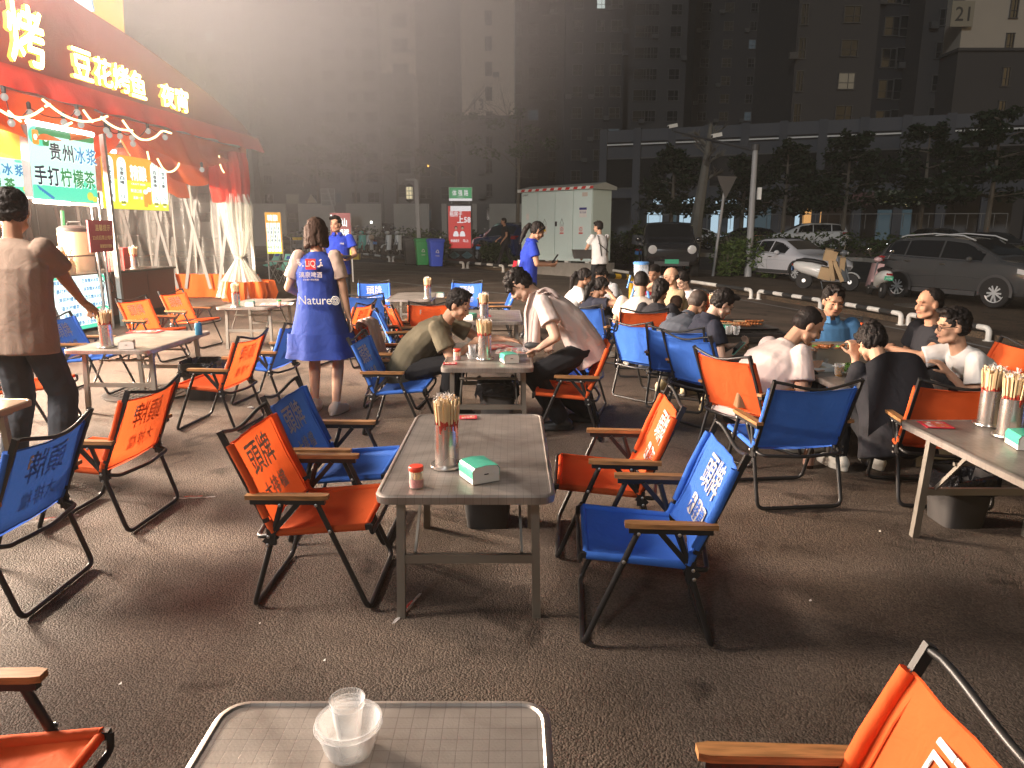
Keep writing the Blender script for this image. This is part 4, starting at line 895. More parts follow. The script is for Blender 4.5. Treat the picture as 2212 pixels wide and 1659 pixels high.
for u, v in bl:
    p = hs(u, v, .08)-t2.location; m = MB(); m.ell(p, (.043, .043, .048), 12, 8); m.build('bulb', BULB, t2, 60)
    m = MB(); m.lathe([(.026, .05), (.028, .12), (.012, .14)], 8, c=tuple(p)); m.build('bulb_socket', RUBBER, t2)
m = MB(); cp = sorted([hs(u, v-11, .08) for u, v in bl[:13]], key=lambda p: -sd(p)[0]); pts = []
for a_, b_ in zip(cp, cp[1:]):
    for k in range(5): pts.append(a_.lerp(b_, k/5)-t2.location-V((0, 0, .05*sin(pi*k/5))))
m.tube(pts, .006, 5); m.build('cord', RUBBER, t2)
# ---------------- tube lamps under the roof plus two added unseen lamps (the light of the whole scene)
def lamp(s, d, z, col, power, sx, sy, tilt, label, yaw=0):
    p = S(s, d, z); t2 = thing('tube_lamp', label, 'lamp', p, 0, 'tube lamps under the tent roof')
    m = MB(); m.tube([SE*(-sx/2), SE*(sx/2)], .03, 8); m.build('lit_tube', glow('lamp_tube', col, 5), t2)
    m = MB(); m.bar(SE*(-sx/2)+SN*.05+V((0, 0, .05)), SE*(sx/2)+SN*.05+V((0, 0, .05)), .08, .03); m.build('lamp_housing', WHITE, t2)
    l = bpy.data.lights.new('tube_light', 'AREA'); l.shape = 'RECTANGLE'; l.size = sx; l.size_y = sy; l.energy = power; l.color = col
    o = bpy.data.objects.new('tube_light', l); C.objects.link(o); o.parent = t2; o.location = -SN*.05
    dr = (MX.Rotation(yaw, 3, 'Z') @ (-SN*cos(tilt))-V((0, 0, sin(tilt)))).normalized(); o.rotation_euler = dr.to_track_quat('-Z', 'Y').to_euler()
lamp(8.0, 5.2, EAVE-.25, (1, .80, .62), LP[0], 3.0, .9, R(14), 'warm tube lamp inside the stall just left of the photo', R(-8))
lamp(13.2, -.3, EAVE+1.1, (1, .86, .75), LP[1], 3.6, .8, R(4), 'added unseen fill lamp before the tent front beyond the left edge', R(48))  # added fill out of view, lights the cabinet, smoke and left tables
lamp(4.9, 3.0, EAVE-.4, (1, .86, .70), LP[2], 2.4, .7, R(6), 'pale tube lamp deep inside the stall just left of the photo')
lamp(9.7, -.3, EAVE+.75, (1, .87, .78), LP[4], 2.0, .4, R(-38), 'added unseen uplight brightening the smoke over the tent front', R(58))  # added out of view only to light the smoke, no real fixture
for i, (s, d) in enumerate(((3.0, 1.6), (6.0, 1.4), (8.5, 1.6))):
    p = S(s, d, EAVE-.25); t2 = thing('ceiling_lamp', ('right', 'middle', 'left')[i]+' ceiling lamp inside the stall over the counter', 'lamp', p, 0, 'ceiling lamps inside the stall')
    m = MB(); m.tube([SE*-.6, SE*.6], .03, 8); m.build('lit_tube', TUBEY if i else TUBEW, t2); m = MB(); m.bar(SE*-.62+V((0, 0, .05)), SE*.62+V((0, 0, .05)), .09, .03); m.build('lamp_housing', WHITE, t2)
    l = bpy.data.lights.new('ceiling_light', 'AREA'); l.shape = 'RECTANGLE'; l.size = 1.2; l.size_y = .15; l.energy = LP[3]; l.color = (1, .85, .55)
    o = bpy.data.objects.new('ceiling_light', l); C.objects.link(o); o.parent = t2; o.location = (0, 0, -.06)
# ------------------------------------------------------------------ towers
CREAMW = mat('cream_wall', (.46, .40, .33), .85, var=.12, vs=.3); GREYW_ = mat('grey_wall', (.115, .108, .104), .85, var=.15, vs=.3); DARKW = mat('dark_wall', (.032, .031, .034), .9, var=.15, vs=.3); MIDW = mat('brown_grey_wall', (.060, .056, .056), .9, var=.15, vs=.3)
PANE = mat('window_pane', (.012, .014, .016), .12, spec=.6); WFR = mat('window_frame', (.085, .08, .078), .6)
LITS = [glow('lit_window_warm', (1, .72, .34), .55), glow('lit_window_white', (.85, .95, .9), .7), glow('lit_window_dim', (.6, .5, .35), .16), glow('lit_window_blue', (.35, .5, .6), .08)]
WM = {}
def winmesh(w, h, k):
    key = (round(w, 1), round(h, 1), k)
    if key not in WM:
        f = MB()
        for c, d in (((0, 0, h/2), (w+.16, .12, .08)), ((0, 0, -h/2), (w+.2, .16, .08)), ((-w/2, 0, 0), (.08, .12, h)), ((w/2, 0, 0), (.08, .12, h)), ((.1*w, .0, 0), (.05, .08, h-.08)), ((0, .0, -.1*h), (w-.08, .07, .05))): f.box(c, d)
        g = MB(); g.box((0, .04, 0), (w-.08, .03, h-.08))
        a, b = f.mesh('window'), g.mesh('pane'); a.materials.append(WFR); b.materials.append(PANE if k < 0 else LITS[k]); WM[key] = (a, b)
    return WM[key]
def window(root, p, w, h, k=-1, rz=0):
    a, b = winmesh(w, h, k); o = link('window', a, root); o.location = p; o.rotation_euler.z = rz; g = link('pane', b, o); return o
m = MB(); m.box((0, 0, 0), (.8, .36, .6)); m.lathe([(.22, 0), (.22, .03), (.05, .03)], 10, T=MX.Translation((-.1, -.18, 0)) @ MX.Rotation(pi/2, 4, 'X')); ACU = m.mesh('air_conditioner'); ACU.materials.append(mat('ac_casing', (.075, .072, .07), .6))
def tower(label, y, segs, ztop=60, seed=1, lit=.07, group='apartment towers behind the street'):
    """segs: (u0, u1, dy, split height or None, lower wall, upper wall, [(u, width, height)])"""
    rg = random.Random(seed); u0, u1 = segs[0][0], segs[-1][1]; X = lambda u, yy: (u-1106)/F0*(yy*CP+4*SP)
    root = thing('apartment_tower', label, 'apartment tower', (X((u0+u1)/2, y), y, 0), 0, group); o = V(root.location)
    for (a, b, dy, sp, lo, up, cols) in segs:
        yy = y+dy; xa, xb = X(a, yy), X(b, yy); g = -2
        z1 = sp if sp else ztop
        m = MB(); m.box(((xa+xb)/2-o.x, yy+6-o.y, (g+z1)/2), (xb-xa, 12, z1-g)); m.build('wall', lo, root, 0)
        if sp:
            m = MB(); m.box(((xa+xb)/2-o.x, yy+6.0-o.y, (sp+ztop)/2), (xb-xa-.3, 11.7, ztop-sp)); m.build('upper_wall', up, root, 0)
            m = MB(); m.box(((xa+xb)/2-o.x, yy+5.95-o.y, sp), (xb-xa+.3, 12.3, .25)); m.build('ledge', lo, root, 0)
        for (u, w, h) in cols:
            xw = X(u, yy); fl = 1.6
            n = int(min(ztop, yy*.36)/3)
            for i in range(n):
                z = 4.0+3*i
                k = -1; r = rg.random()
                if r < lit: k = rg.choice((0, 1, 1, 2, 3))
                elif r < lit*2.2: k = rg.choice((2, 3))
                fy = yy-.05 if not (sp and z > sp) else yy+.10
                window(root, (xw-o.x, fy-o.y, z), w, h, k)
                if rg.random() < .3: ac = link('air_conditioner', ACU, root); ac.location = (xw-o.x+(w/2+.55)*rg.choice((-1, 1)), fy-o.y-.25, z-.75)
    return root
tower('apartment tower with a cream upper face and the number 13 on its wall', 98, [
    (835, 902, 0, 21.5, GREYW_, CREAMW, [(878, 1.9, 1.6)]), (902, 1000, 5, None, MIDW, None, [(922, 1.6, 1.5), (972, 2.2, 1.7)]),
    (1000, 1113, -1, 16.2, GREYW_, CREAMW, [(1058, .8, 1.6)]), (1113, 1126, 4, None, DARKW, None, [(1120, .8, 1.7)])], seed=3, lit=.02)
m = MB(); pz = dep(1034, 228, 96.9); m.box((pz.x, pz.y, pz.z), (1.9, .06, 2.4)); pl = thing('number_plate', 'pale plate reading 13 high on the cream tower wall', 'sign', pz); 
m = MB(); m.box((0, 0, 0), (1.9, .10, 2.5)); m.build('plate', mat('plate_cream', (.42, .38, .32), .7), pl); m = MB(); m.text('13', (0, -.06, .1), (1, 0, 0), (0, 0, 1), 1.9, 0, .01, w=1.25); m.build('digits', mat('digit_grey', (.08, .07, .065), .8), pl, 0)
tower('far hazy apartment tower behind the tent corner', 118, [(425, 560, 0, None, GREYW_, None, [(452, 1.8, 1.5), (492, 1.2, 1.5), (535, 2.2, 1.5)]), (560, 700, 3, None, MIDW, None, [(590, 1.4, 1.5), (640, 2, 1.5), (685, 1.3, 1.5)]), (700, 832, -2, None, GREYW_, None, [(730, 2., 1.5), (775, 1.4, 1.5), (812, 1.8, 1.5)])], seed=11, lit=.035)
tower('narrow distant tower with many lit windows above the tent roof', 150, [(318, 425, 0, None, GREYW_, None, [(340, 2.2, 1.6), (368, 2.2, 1.6), (395, 1.6, 1.6)])], seed=5, lit=.16, ztop=80)
tower('dark apartment tower with a few lit windows right of the number 13 tower', 112, [(1126, 1215, 2, None, MIDW, None, [(1150, 1.5, 1.5), (1190, 1.2, 1.5)]), (1215, 1335, 0, None, DARKW, None, [(1240, 1.4, 1.5), (1285, 1.2, 1.5), (1318, 1.6, 1.5)]), (1335, 1462, 3, None, MIDW, None, [(1372, 2.4, 1.6), (1392, 1.6, 1.6), (1438, 1.6, 1.5)])], seed=21, lit=.03)
tower('nearly black tower in the background between the two numbered towers', 135, [(1478, 1622, 0, None, DARKW, None, [(1500, 1.5, 1.5), (1545, 1.6, 1.5), (1595, 1.2, 1.5)])], seed=9, lit=.012)
tower('apartment tower with the number 21 on a cream panel at the top right', 74, [
    (1682, 1845, 0, None, MIDW, None, [(1694, .7, 1.9), (1790, 1.6, 1.5)]), (1845, 1935, 4, None, DARKW, None, [(1872, 1.5, 1.8), (1908, 2.0, 2.0)]), (1935, 2012, 1, None, MIDW, None, [(1975, .9, 1.5)]),
    (2012, 2190, -2, 18.4, MIDW, CREAMW, [(2115, .7, 1.7)]), (2190, 2600, 6, None, DARKW, None, [(2230, 1.5, 1.5)])], seed=14, lit=.04)
pz = dep(2079, 30, 71.8); pl = thing('number_plate', 'dark number 21 on the cream panel at the top right', 'sign', pz); m = MB(); m.box((0, 0, 0), (2.1, .08, 2.2)); m.build('plate', mat('plate_beige', (.33, .29, .22), .7), pl); m = MB(); m.text('21', (0, -.05, 0), (1, 0, 0), (0, 0, 1), 1.75, 0, .01, w=1.35); m.build('digits', mat('digit_dark', (.06, .055, .05), .8), pl, 0)
# ------------------------------------------------------------------ shop podium on the right
PA, PB = dep(1302, 420, 60), dep(2230, 420, 50); pd = thing('shop_podium', 'long two storey shop podium across the road on the right', 'shop building', (PA.x, PA.y, 0)); pe = (PB-PA); pe.z = 0; pL = pe.length; pe.normalize(); pn = V((-pe.y, pe.x, 0))
if pn.y < 0: pn = -pn
def pq(s, d, z): return pe*s+pn*d+V((0, 0, z))
def pbox(m, s0, s1, d0, d1, z0, z1):
    vs = [pq(s, d, z) for z in (z0, z1) for s, d in ((s0, d0), (s1, d0), (s1, d1), (s0, d1))]; m.add(vs, [(3, 2, 1, 0), (4, 5, 6, 7), (0, 1, 5, 4), (1, 2, 6, 5), (2, 3, 7, 6), (3, 0, 4, 7)])
def pu(u):                              # position along the podium face that shows at column u
    k = (u-1106)/F0/CP; a = PA; return (k*a.y-a.x)/(pe.x-k*pe.y)
PODW = mat('podium_wall', (.07, .075, .088), .8, var=.15, vs=.4); ZT = 8.6
m = MB(); pbox(m, 0, pL, 0, 14, 4.3, ZT); m.build('upper_storey', PODW, pd, 0, fix=True)
m = MB(); pbox(m, -.2, pL, -.15, 14.2, ZT, ZT+.9); m.build('parapet', mat('parapet_wall', (.085, .09, .105), .8), pd, 0, fix=True)
m = MB(); pbox(m, 0, pL, -.2, -.155, ZT-.25, ZT-.15); m.build('white_stripe', WHITE, pd, 0, fix=True)
m = MB(); pbox(m, 0, pL, 4, 14, -1, 4.3); m.build('shop_back_wall', mat('shop_inner', (.12, .12, .125), .8), pd, 0, fix=True)
for i in range(12):
    s = pL*i/11
    m = MB(); pbox(m, s-.3, s+.3, -.25, .2, -1, ZT+1.0); m.build('pilaster', PODW, pd, 0, fix=True)
for i in range(11):
    s = pL*(i+.5)/11; m = MB(); pbox(m, s-1.5, s+1.5, -.05, .0, 5.0, 7.4); f = m.build('window', WFR, pd, 0, fix=True); m = MB(); pbox(m, s-1.4, s+1.4, -.07, -.052, 5.1, 7.3); m.build('pane', PANE, f, 0, fix=True)
    for k in range(40):
        pass
SHOPW = glow('lit_shop_white', (.62, .85, 1), 0.7); SHOPO = glow('lit_shop_orange', (1, .5, .16), .7); SHOPD = glow('lit_shop_dim', (.3, .5, .6), .10)
for i, (ua, ub, z0, z1, mm) in enumerate(((1378, 1412, .9, 2.6, SHOPW), (1416, 1442, .8, 2.7, SHOPD), (1446, 1478, .9, 2.7, SHOPW), (1512, 1535, .5, 2.7, SHOPW), (1548, 1562, .6, 2.8, SHOPW), (1567, 1590, .6, 2.8, SHOPW), (1592, 1640, .5, 2.9, SHOPD), (1688, 1700, .7, 3.2, SHOPW), (1704, 1745, .6, 3.3, SHOPO), (1390, 1480, 3.2, 3.7, SHOPW), (1520, 1600, 3.2, 3.6, SHOPW), (1805, 1828, .4, 2.8, SHOPD), (1860, 1935, .4, 2.6, SHOPD))):
    m = MB(); pbox(m, pu(ua), pu(ub), 1.2, 1.25, z0+.6, z1+.6); m.build('lit_shopfront', mm, pd, 0, fix=True)
    s0, s1 = pu(ua), pu(ub)
    for k in range(max(2, int((s1-s0)/.6))):
        s = s0+(s1-s0)*k/max(1, int((s1-s0)/.6)-1 or 1); m = MB(); pbox(m, s-.04, s+.04, 1.12, 1.18, z0+.4, z1+.7); m.build('mullion', DGREY, pd, 0, fix=True)
m = MB(); pbox(m, pu(1846), pu(1941), -.5, -.3, 3.5, 4.5); f = m.build('shop_sign', glow('dim_shop_sign', (.28, .32, .2), .12), pd, 0, fix=True)
m = MB()
for u, r in ((1870, .35), (1880, .3), (1925, .38)): c = pq(pu(u), -.52, 3.95); m.add([c+pe*r*cos(a*.628)+V((0, 0, r*.8*sin(a*.628))) for a in range(10)], [tuple(range(10))])
m.build('sign_print', glow('dim_yellow_print', (.5, .5, .05), .14), f, 0)
m = MB(); pbox(m, pu(1802), pu(1846), -.5, -.3, 3.5, 4.4); m.build('shop_sign', glow('dim_red_sign', (.4, .1, .1), .05), pd, 0, fix=True)
# ------------------------------------------------------------------ hoarding wall far left
m = MB(); hw = thing('site_hoarding', 'pale low wall behind the scooters beyond the street', 'wall', dep(890, 500, 46)); 
for i in range(7): x = -9+3.0*i; m = MB(); m.box((x, 0, .4), (2.2, .2, 2.6)); m.build('wall_panel', mat('pale_render', (.30, .29, .27), .85, var=.2, vs=1) if i == 0 else bpy.data.materials['pale_render'], hw, 0)
# ------------------------------------------------------------------ foliage
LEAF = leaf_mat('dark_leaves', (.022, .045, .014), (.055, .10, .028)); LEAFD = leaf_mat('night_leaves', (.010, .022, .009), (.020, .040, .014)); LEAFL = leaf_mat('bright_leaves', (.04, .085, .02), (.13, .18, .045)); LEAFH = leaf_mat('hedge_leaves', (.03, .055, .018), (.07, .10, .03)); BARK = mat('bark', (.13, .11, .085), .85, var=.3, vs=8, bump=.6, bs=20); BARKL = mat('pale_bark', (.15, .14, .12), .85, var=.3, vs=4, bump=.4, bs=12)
def leaves(m, c, r, n, size, rg, shape=None):
    for _ in range(n):
        d = V((rg.gauss(0, 1), rg.gauss(0, 1), rg.gauss(0, 1))).normalized()*(rg.random()**.45)
        p = V(c)+V((d.x*r[0], d.y*r[1], d.z*r[2]))
        a = V((rg.uniform(-1, 1), rg.uniform(-1, 1), rg.uniform(-.6, .6))).normalized(); b = a.cross(V((rg.uniform(-1, 1), rg.uniform(-1, 1), rg.uniform(-1, 1)))).normalized()
        s = size*rg.uniform(.6, 1.3); m.add([p-a*s, p+b*s*.45, p+a*s, p-b*s*.45], [(0, 1, 2, 3)])
def bush(name, label, p, r, n, size, material=LEAF, group=None, blobs=9, seed=1, cat='bush', twigs=True):
    t = thing(name, label, cat, p, 0, group); rg = random.Random(seed); m = MB()
    for i in range(blobs):
        a = rg.random()*6.28; q = sqrt(rg.random())*.72; c = (r[0]*q*cos(a), r[1]*q*sin(a), r[2]*(.25+.6*rg.random()*(1-.5*q)))
        leaves(m, c, (r[0]*.42, r[1]*.42, r[2]*.36), n//blobs, size, rg)
    m.build('foliage', material, t, 0)
    if twigs:
        m = MB()
        for i in range(14): a = rg.random()*6.28; m.tube([(.1*cos(a), .1*sin(a), 0), (r[0]*.5*cos(a), r[1]*.5*sin(a), r[2]*.6), (r[0]*.8*cos(a), r[1]*.8*sin(a), r[2]*rg.uniform(.7, 1.1))], [.012, .008, .004], 4)
        m.build('stems', BARK, t)
    return t
def tree(label, p, h, kind='layer', seed=1, tr=.14, lean=(0, 0), bark=BARK, spread=2.2, n=2600, leafm=LEAF, ls=.16, group='street trees'):
    t = thing('street_tree', label, 'tree', p, 0, group); rg = random.Random(seed); m = MB(); top = V((lean[0], lean[1], h))
    pts = [V((0, 0, -.2)), V((lean[0]*.2, lean[1]*.2, h*.3)), V((lean[0]*.55+.06, lean[1]*.5, h*.65)), top]; m.tube(pts, [tr*1.2, tr, tr*.7, tr*.25], 8); m.build('trunk', bark, t)
    m = MB(); cr = MB()
    if kind == 'bare':
        def br(a, d, L, r, k):
            b = a+d*L; m.tube([a, a.lerp(b, .5)+V((rg.uniform(-.08, .08), rg.uniform(-.08, .08), .05))*L, b], [r, r*.75, r*.5], 4)
            if k:
                for _ in range(3 if k > 1 else 4): br(a.lerp(b, rg.uniform(.45, 1)), (d+V((rg.uniform(-.8, .8), rg.uniform(-.8, .8), rg.uniform(-.25, .5)))).normalized(), L*rg.uniform(.5, .75), r*.5, k-1)
        for i in range(6): a = rg.random()*6.28; br(pts[1].lerp(top, rg.uniform(.35, 1)), V((cos(a), sin(a), rg.uniform(.3, .9))).normalized(), spread*.8, tr*.35, 3)
        if leafm: 
            for _ in range(8): a = rg.random()*6.28; leaves(cr, (spread*.9*cos(a)*rg.random(), spread*.9*sin(a)*rg.random(), h*rg.uniform(.75, 1.1)), (.6, .6, .3), n//24, ls, rg)
    else:
        L = 5
        for i in range(L):
            z = h*(.45+.55*i/(L-1)); R_ = spread*(1-.55*i/(L-1)); c0 = pts[1].lerp(top, (z/h-.3)/.7)
            for k in range(6):
                a = rg.random()*6.28; e = c0+V((R_*cos(a)*rg.uniform(.7, 1), R_*sin(a)*rg.uniform(.7, 1), rg.uniform(-.1, .35))); m.tube([c0, c0.lerp(e, .5)+V((0, 0, .15)), e], [tr*.3, tr*.2, .012], 4)
                for f in (.45, .75, 1.0): leaves(cr, c0.lerp(e, f), (R_*.27, R_*.27, .16 if kind == 'layer' else .45), n//(L*18), ls, rg)
    m.build('limb', bark, t)
    if cr.v: cr.build('crown', leafm, t, 0)
    return t
for i, (u, y, h, sp, lab) in enumerate(((1448, 44, 6.5, 3.0, 'dark leafy tree before the blue lit shops, leftmost'), (1600, 46, 6.2, 2.8, 'dark leafy tree behind the camera mast'), (1690, 44, 6.8, 3.1, 'dark leafy tree right of the camera mast'), (1820, 43, 7.2, 3.4, 'dark leafy tree before the dim shop signs'), (1985, 42, 7.6, 3.8, 'broad dark tree before the right end of the podium'), (2130, 38, 8.0, 4.0, 'dark tree at the right edge beyond the hedge'))):
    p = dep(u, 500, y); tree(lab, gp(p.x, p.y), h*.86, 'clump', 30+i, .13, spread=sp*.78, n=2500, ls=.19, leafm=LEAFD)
p = dep(1499, 500, 36); tree('pale thick trunked tree standing on the road median', gp(p.x, p.y), 6.4, 'bare', 77, .30, (.55, 0), BARKL, 1.0, 0, None)
for i, (u, y, h, lab) in enumerate(((985, 44, 7.5, 'thin bare branched tree above the green street sign'), (1118, 38, 6.6, 'bare branched tree just left of the green cabinet'), (860, 50, 7, 'hazy bare tree behind the lantern pole'), (690, 48, 6.5, 'hazy bare tree behind the road signs'), (770, 46, 6.5, 'hazy bare tree behind the red porridge banner'))):
    p = dep(u, 500, y); tree(lab, gp(p.x, p.y), h, 'bare', 50+i, .10, spread=2.6, n=1500, leafm=LEAFH, ls=.12)
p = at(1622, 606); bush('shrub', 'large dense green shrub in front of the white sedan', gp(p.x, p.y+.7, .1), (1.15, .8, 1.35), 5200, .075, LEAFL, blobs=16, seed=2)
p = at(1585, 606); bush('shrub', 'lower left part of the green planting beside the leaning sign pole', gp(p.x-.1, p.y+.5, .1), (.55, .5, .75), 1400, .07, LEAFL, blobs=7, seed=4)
for i, (u, v, r, lab) in enumerate(((1340, 585, (1.3, .7, 1.2), 'scrubby hedge right of the green cabinet'), (1395, 588, (.9, .6, .9), 'scrubby hedge behind the black scooter'), (1075, 578, (.8, .5, .9), 'dark bush behind the walking man'), (1118, 580, (.8, .5, .8), 'dark bush against the green cabinet foot'))):
    p = at(u, v); bush('hedge', lab, gp(p.x, p.y+1.2, .1), r, 2200, .07, LEAFH, 'scrubby hedges by the cabinet', 12, 10+i)
p = at(1372, 586); bush('sapling', 'yellow green sapling beside the black scooter', gp(p.x, p.y+.3, .1), (.42, .42, 1.9), 700, .09, LEAFL, seed=21, blobs=8, cat='sapling')
for i, (u, lab) in enumerate(((893, 'left'), (932, 'right'))): p = at(u, 572); bush('potted_bush', lab+' one of the two flowering bushes behind the wheeled bins', gp(p.x, p.y+2.5, .1), (.75, .6, 1.25), 900, .07, LEAFL, 'flowering bushes behind the bins', 7, 60+i)
# road median hedge
t = thing('median_hedge', 'long low hedge on the road median behind the parked cars', 'hedge', (0, 0, 0)); rg = random.Random(8); m = MB(); mp = [V((dep(u, 533, y).x, y, 0)) for u, y in ((640, 46), (1010, 44), (1290, 41.5), (1560, 38.5), (1850, 36), (2050, 31), (2300, 24))]
hp_ = []
for a, b in zip(mp, mp[1:]):
    k = int((b-a).length/.5); hp_ += [a.lerp(b, i/k) for i in range(k)]
for p in hp_:
    for _ in range(2): c = gp(p.x+rg.uniform(-.5, .5), p.y+rg.uniform(-.7, .7), .35+rg.uniform(.2, .75)); leaves(m, c, (.6, .6, .45), 46, .12, rg)
o = m.build('hedge_leaves', LEAFH, t, 0)
struct(strip('median_kerb', [(p.x, p.y-.9) for p in mp], .35, .3, KERB, .22))
# ------------------------------------------------------------------ low striped barriers
BW, BB, BY = DWHITE, mat('barrier_black', (.03, .03, .03), .5, var=.3), mat('barrier_yellow', (.75, .45, .03), .5, var=.1)
def barrier(label, p, q, h=.2, r=.045, cols=(BW, BB), legs=(1, 1), n=5):
    t = thing('wheel_stop_rail', label, 'barrier', p, 0, 'low striped barrier rails'); d = (V(q)-V(p)); L = [V((0, 0, 0))]; u = d.normalized(); H_ = V((0, 0, h)); z = V((0, 0, 0))
    for e, s_ in ((z, u), (d, -u)):
        on = legs[0] if e == z else legs[1]
        if on: m = MB(); m.tube(rnd_path([e, e+H_, e+H_+s_*.22], .10), r, 10); m.build('bent_end', cols[0], t, 60); m = MB(); m.lathe([(r*1.7, 0), (r*1.7, .012)], 12, c=tuple(e)); m.build('foot_plate', cols[0], t)
    a, b = (z+u*.22 if legs[0] else z), (d-u*.22 if legs[1] else d)
    for i in range(n):
        m = MB(); m.tube([a.lerp(b, i/n)+H_, a.lerp(b, (i+1)/n)+H_], r, 10, caps=False); m.build('rail_section', cols[(i+1) % 2], t, 60)
for i, (pa, pb, lab, lg) in enumerate(((( 1290, 592), (1622, 645), 'striped low barrier behind the far party', (0, 1)), ((1638, 647), (1771, 669), 'striped low barrier behind the dark topped table', (1, 1)), ((1790, 672), (1945, 702), 'striped low barrier right behind the man in the sky blue polo', (1, 1)), ((1961, 703), (2134, 737), 'striped low barrier nearest the grey car wheel', (1, 1)), ((849, 566), (1001, 580), 'far striped barrier in front of the wheeled bins', (1, 1)), ((1010, 580), (1087, 588), 'far striped barrier left of the ponytailed waitress', (1, 1)), ((775, 557), (841, 566), 'far striped barrier before the row of scooters', (0, 1)))):
    barrier(lab, at(*pa), at(*pb), .20 if i < 4 else .22, .045 if i < 4 else .05, legs=lg, n=7 if i == 0 else 5)
pa, pb = dep(1314, 596, 13), dep(1365, 599, 13.5); barrier('yellow and black barrier bar behind the far party', pa-V((0, 0, .45)), pb-V((0, 0, .45)), .45, .05, (BY, BB), (0, 1), 3)
# ------------------------------------------------------------------ the green electric cabinet
C1, C2 = dep(1127, 558, 25.0), dep(1277, 567, 22.8); C1.z = C2.z = zc = (C1.z+C2.z)/2; ce = (C2-C1); cw = ce.length; ce.normalize(); cn = V((-ce.y, ce.x, 0)); cn = cn if cn.y > 0 else -cn; ch_ = 2.22; cdp = .95
cab = thing('electric_cabinet', 'large pale green electric cabinet with a red and white striped roof edge', 'cabinet', C1)
def cq(s, d, z): return ce*s+cn*d+V((0, 0, z))
def cbx(m, s0, s1, d0, d1, z0, z1): m.add([cq(s, d, z) for z in (z0, z1) for s, d in ((s0, d0), (s1, d0), (s1, d1), (s0, d1))], [(3, 2, 1, 0), (4, 5, 6, 7), (0, 1, 5, 4), (1, 2, 6, 5), (2, 3, 7, 6), (3, 0, 4, 7)])
CABG = mat('cabinet_green', (.66, .80, .77), .5, var=.06, vs=2)
m = MB(); cbx(m, 0, cw, .02, cdp, 0, ch_); m.build('cabinet_body', CABG, cab, 0, fix=True)
zb = gp(C1.x+1, C1.y-1).z-zc-.1; m = MB(); cbx(m, -.12, cw+.12, -.1, cdp+.1, zb, -.06); m.build('plinth', KERB, cab, 0, fix=True); m = MB(); cbx(m, 0, cw, -.02, .018, -.0, .16); m.build('base_rail', CABG, cab, 0, fix=True)
for i in range(4): m = MB(); cbx(m, .2+i*(cw-.5)/3, .36+i*(cw-.5)/3, .05, .2, -.058, -.002); m.build('foot_block', WHITE, cab, 0, fix=True)
for i in range(4):
    s0, s1 = cw*i/4+.012, cw*(i+1)/4-.012; m = MB(); cbx(m, s0, s1, -.022, .017, .18, ch_-.03); m.build('door', CABG, cab, 0, fix=True)
    for k in range(9): m = MB(); cbx(m, s0+.2, s1-.2, -.028, -.0225, .30+.03*k, .312+.03*k); m.build('vent_slat', CABG, cab, 0, fix=True)
m = MB(); zr = ch_; vs = [cq(s, d, z) for s in (-.1, cw+.12) for d, z in ((-.12, zr), (-.12, zr+.1), (cdp/2, zr+.22), (cdp+.12, zr+.1), (cdp+.12, zr))]; m.add(vs, [(0, 1, 2, 3, 4), (9, 8, 7, 6, 5), (0, 5, 6, 1), (1, 6, 7, 2), (2, 7, 8, 3), (3, 8, 9, 4), (4, 9, 5, 0)]); m.build('roof', mat('cabinet_roof', (.42, .45, .43), .6), cab, 0, fix=True)
n = 20
for i in range(n):
    s0, s1 = -.1+(cw+.22)*i/n, -.1+(cw+.22)*(i+1)/n; m = MB(); k = .05 if i % 2 else -.0
    m.add([cq(s0, -.124, zr+.012), cq(s1, -.124, zr+.012), cq(min(s1+.05, cw+.12), -.124, zr+.09), cq(min(s0+.05, cw+.12), -.124, zr+.09)], [(0, 1, 2, 3)]); m.build('stripe', RED if i % 2 else WHITE, cab, 0)
m = MB()
def plate(m, s, z, w, h, mi): m.add([cq(s-w/2, -.0265, z-h/2), cq(s+w/2, -.0265, z-h/2), cq(s+w/2, -.0265, z+h/2), cq(s-w/2, -.0265, z+h/2)], [(0, 1, 2, 3)], mi)
for i, s in enumerate((cw*.355, cw*.60, cw*.86)):
    m = MB(); plate(m, s, .97, .2, .26, 0); m.build('warning_label', WHITE, cab, 0)
    m = MB()
    if i == 0: m.add([cq(s-.07, -.029, .93), cq(s+.07, -.029, .93), cq(s, -.029, 1.06)], [(0, 1, 2)], 0)
    else:
        r_ = [cq(s+.065*cos(a*.4), -.029, 1.0+.065*sin(a*.4)) for a in range(16)]; q_ = [cq(s+.048*cos(a*.4), -.029, 1.0+.048*sin(a*.4)) for a in range(16)]; m.loft([r_, q_], 1, caps=False); m.add([cq(s-.08, -.029, .86), cq(s+.08, -.029, .86), cq(s+.08, -.029, .90), cq(s-.08, -.029, .90)], [(0, 1, 2, 3)], 1); m.text('禁止', cq(s, -.029, 1.0), ce, (0, 0, 1), .06, 2, 0, w=.05)
    m.build('warning_print', [YELLOW, RED, BLACKINK], cab, 0)
for s in (cw*.355, cw*.60): m = MB(); m.tube([cq(s-.085, -.03, 1.16), cq(s+.085, -.03, 1.16), cq(s, -.03, 1.34)], .006, 4, closed=True); m.tube([cq(s-.085, -.03, 1.11), cq(s+.085, -.03, 1.11)], .005, 4); m.build('triangle_outline', DGREY, cab)
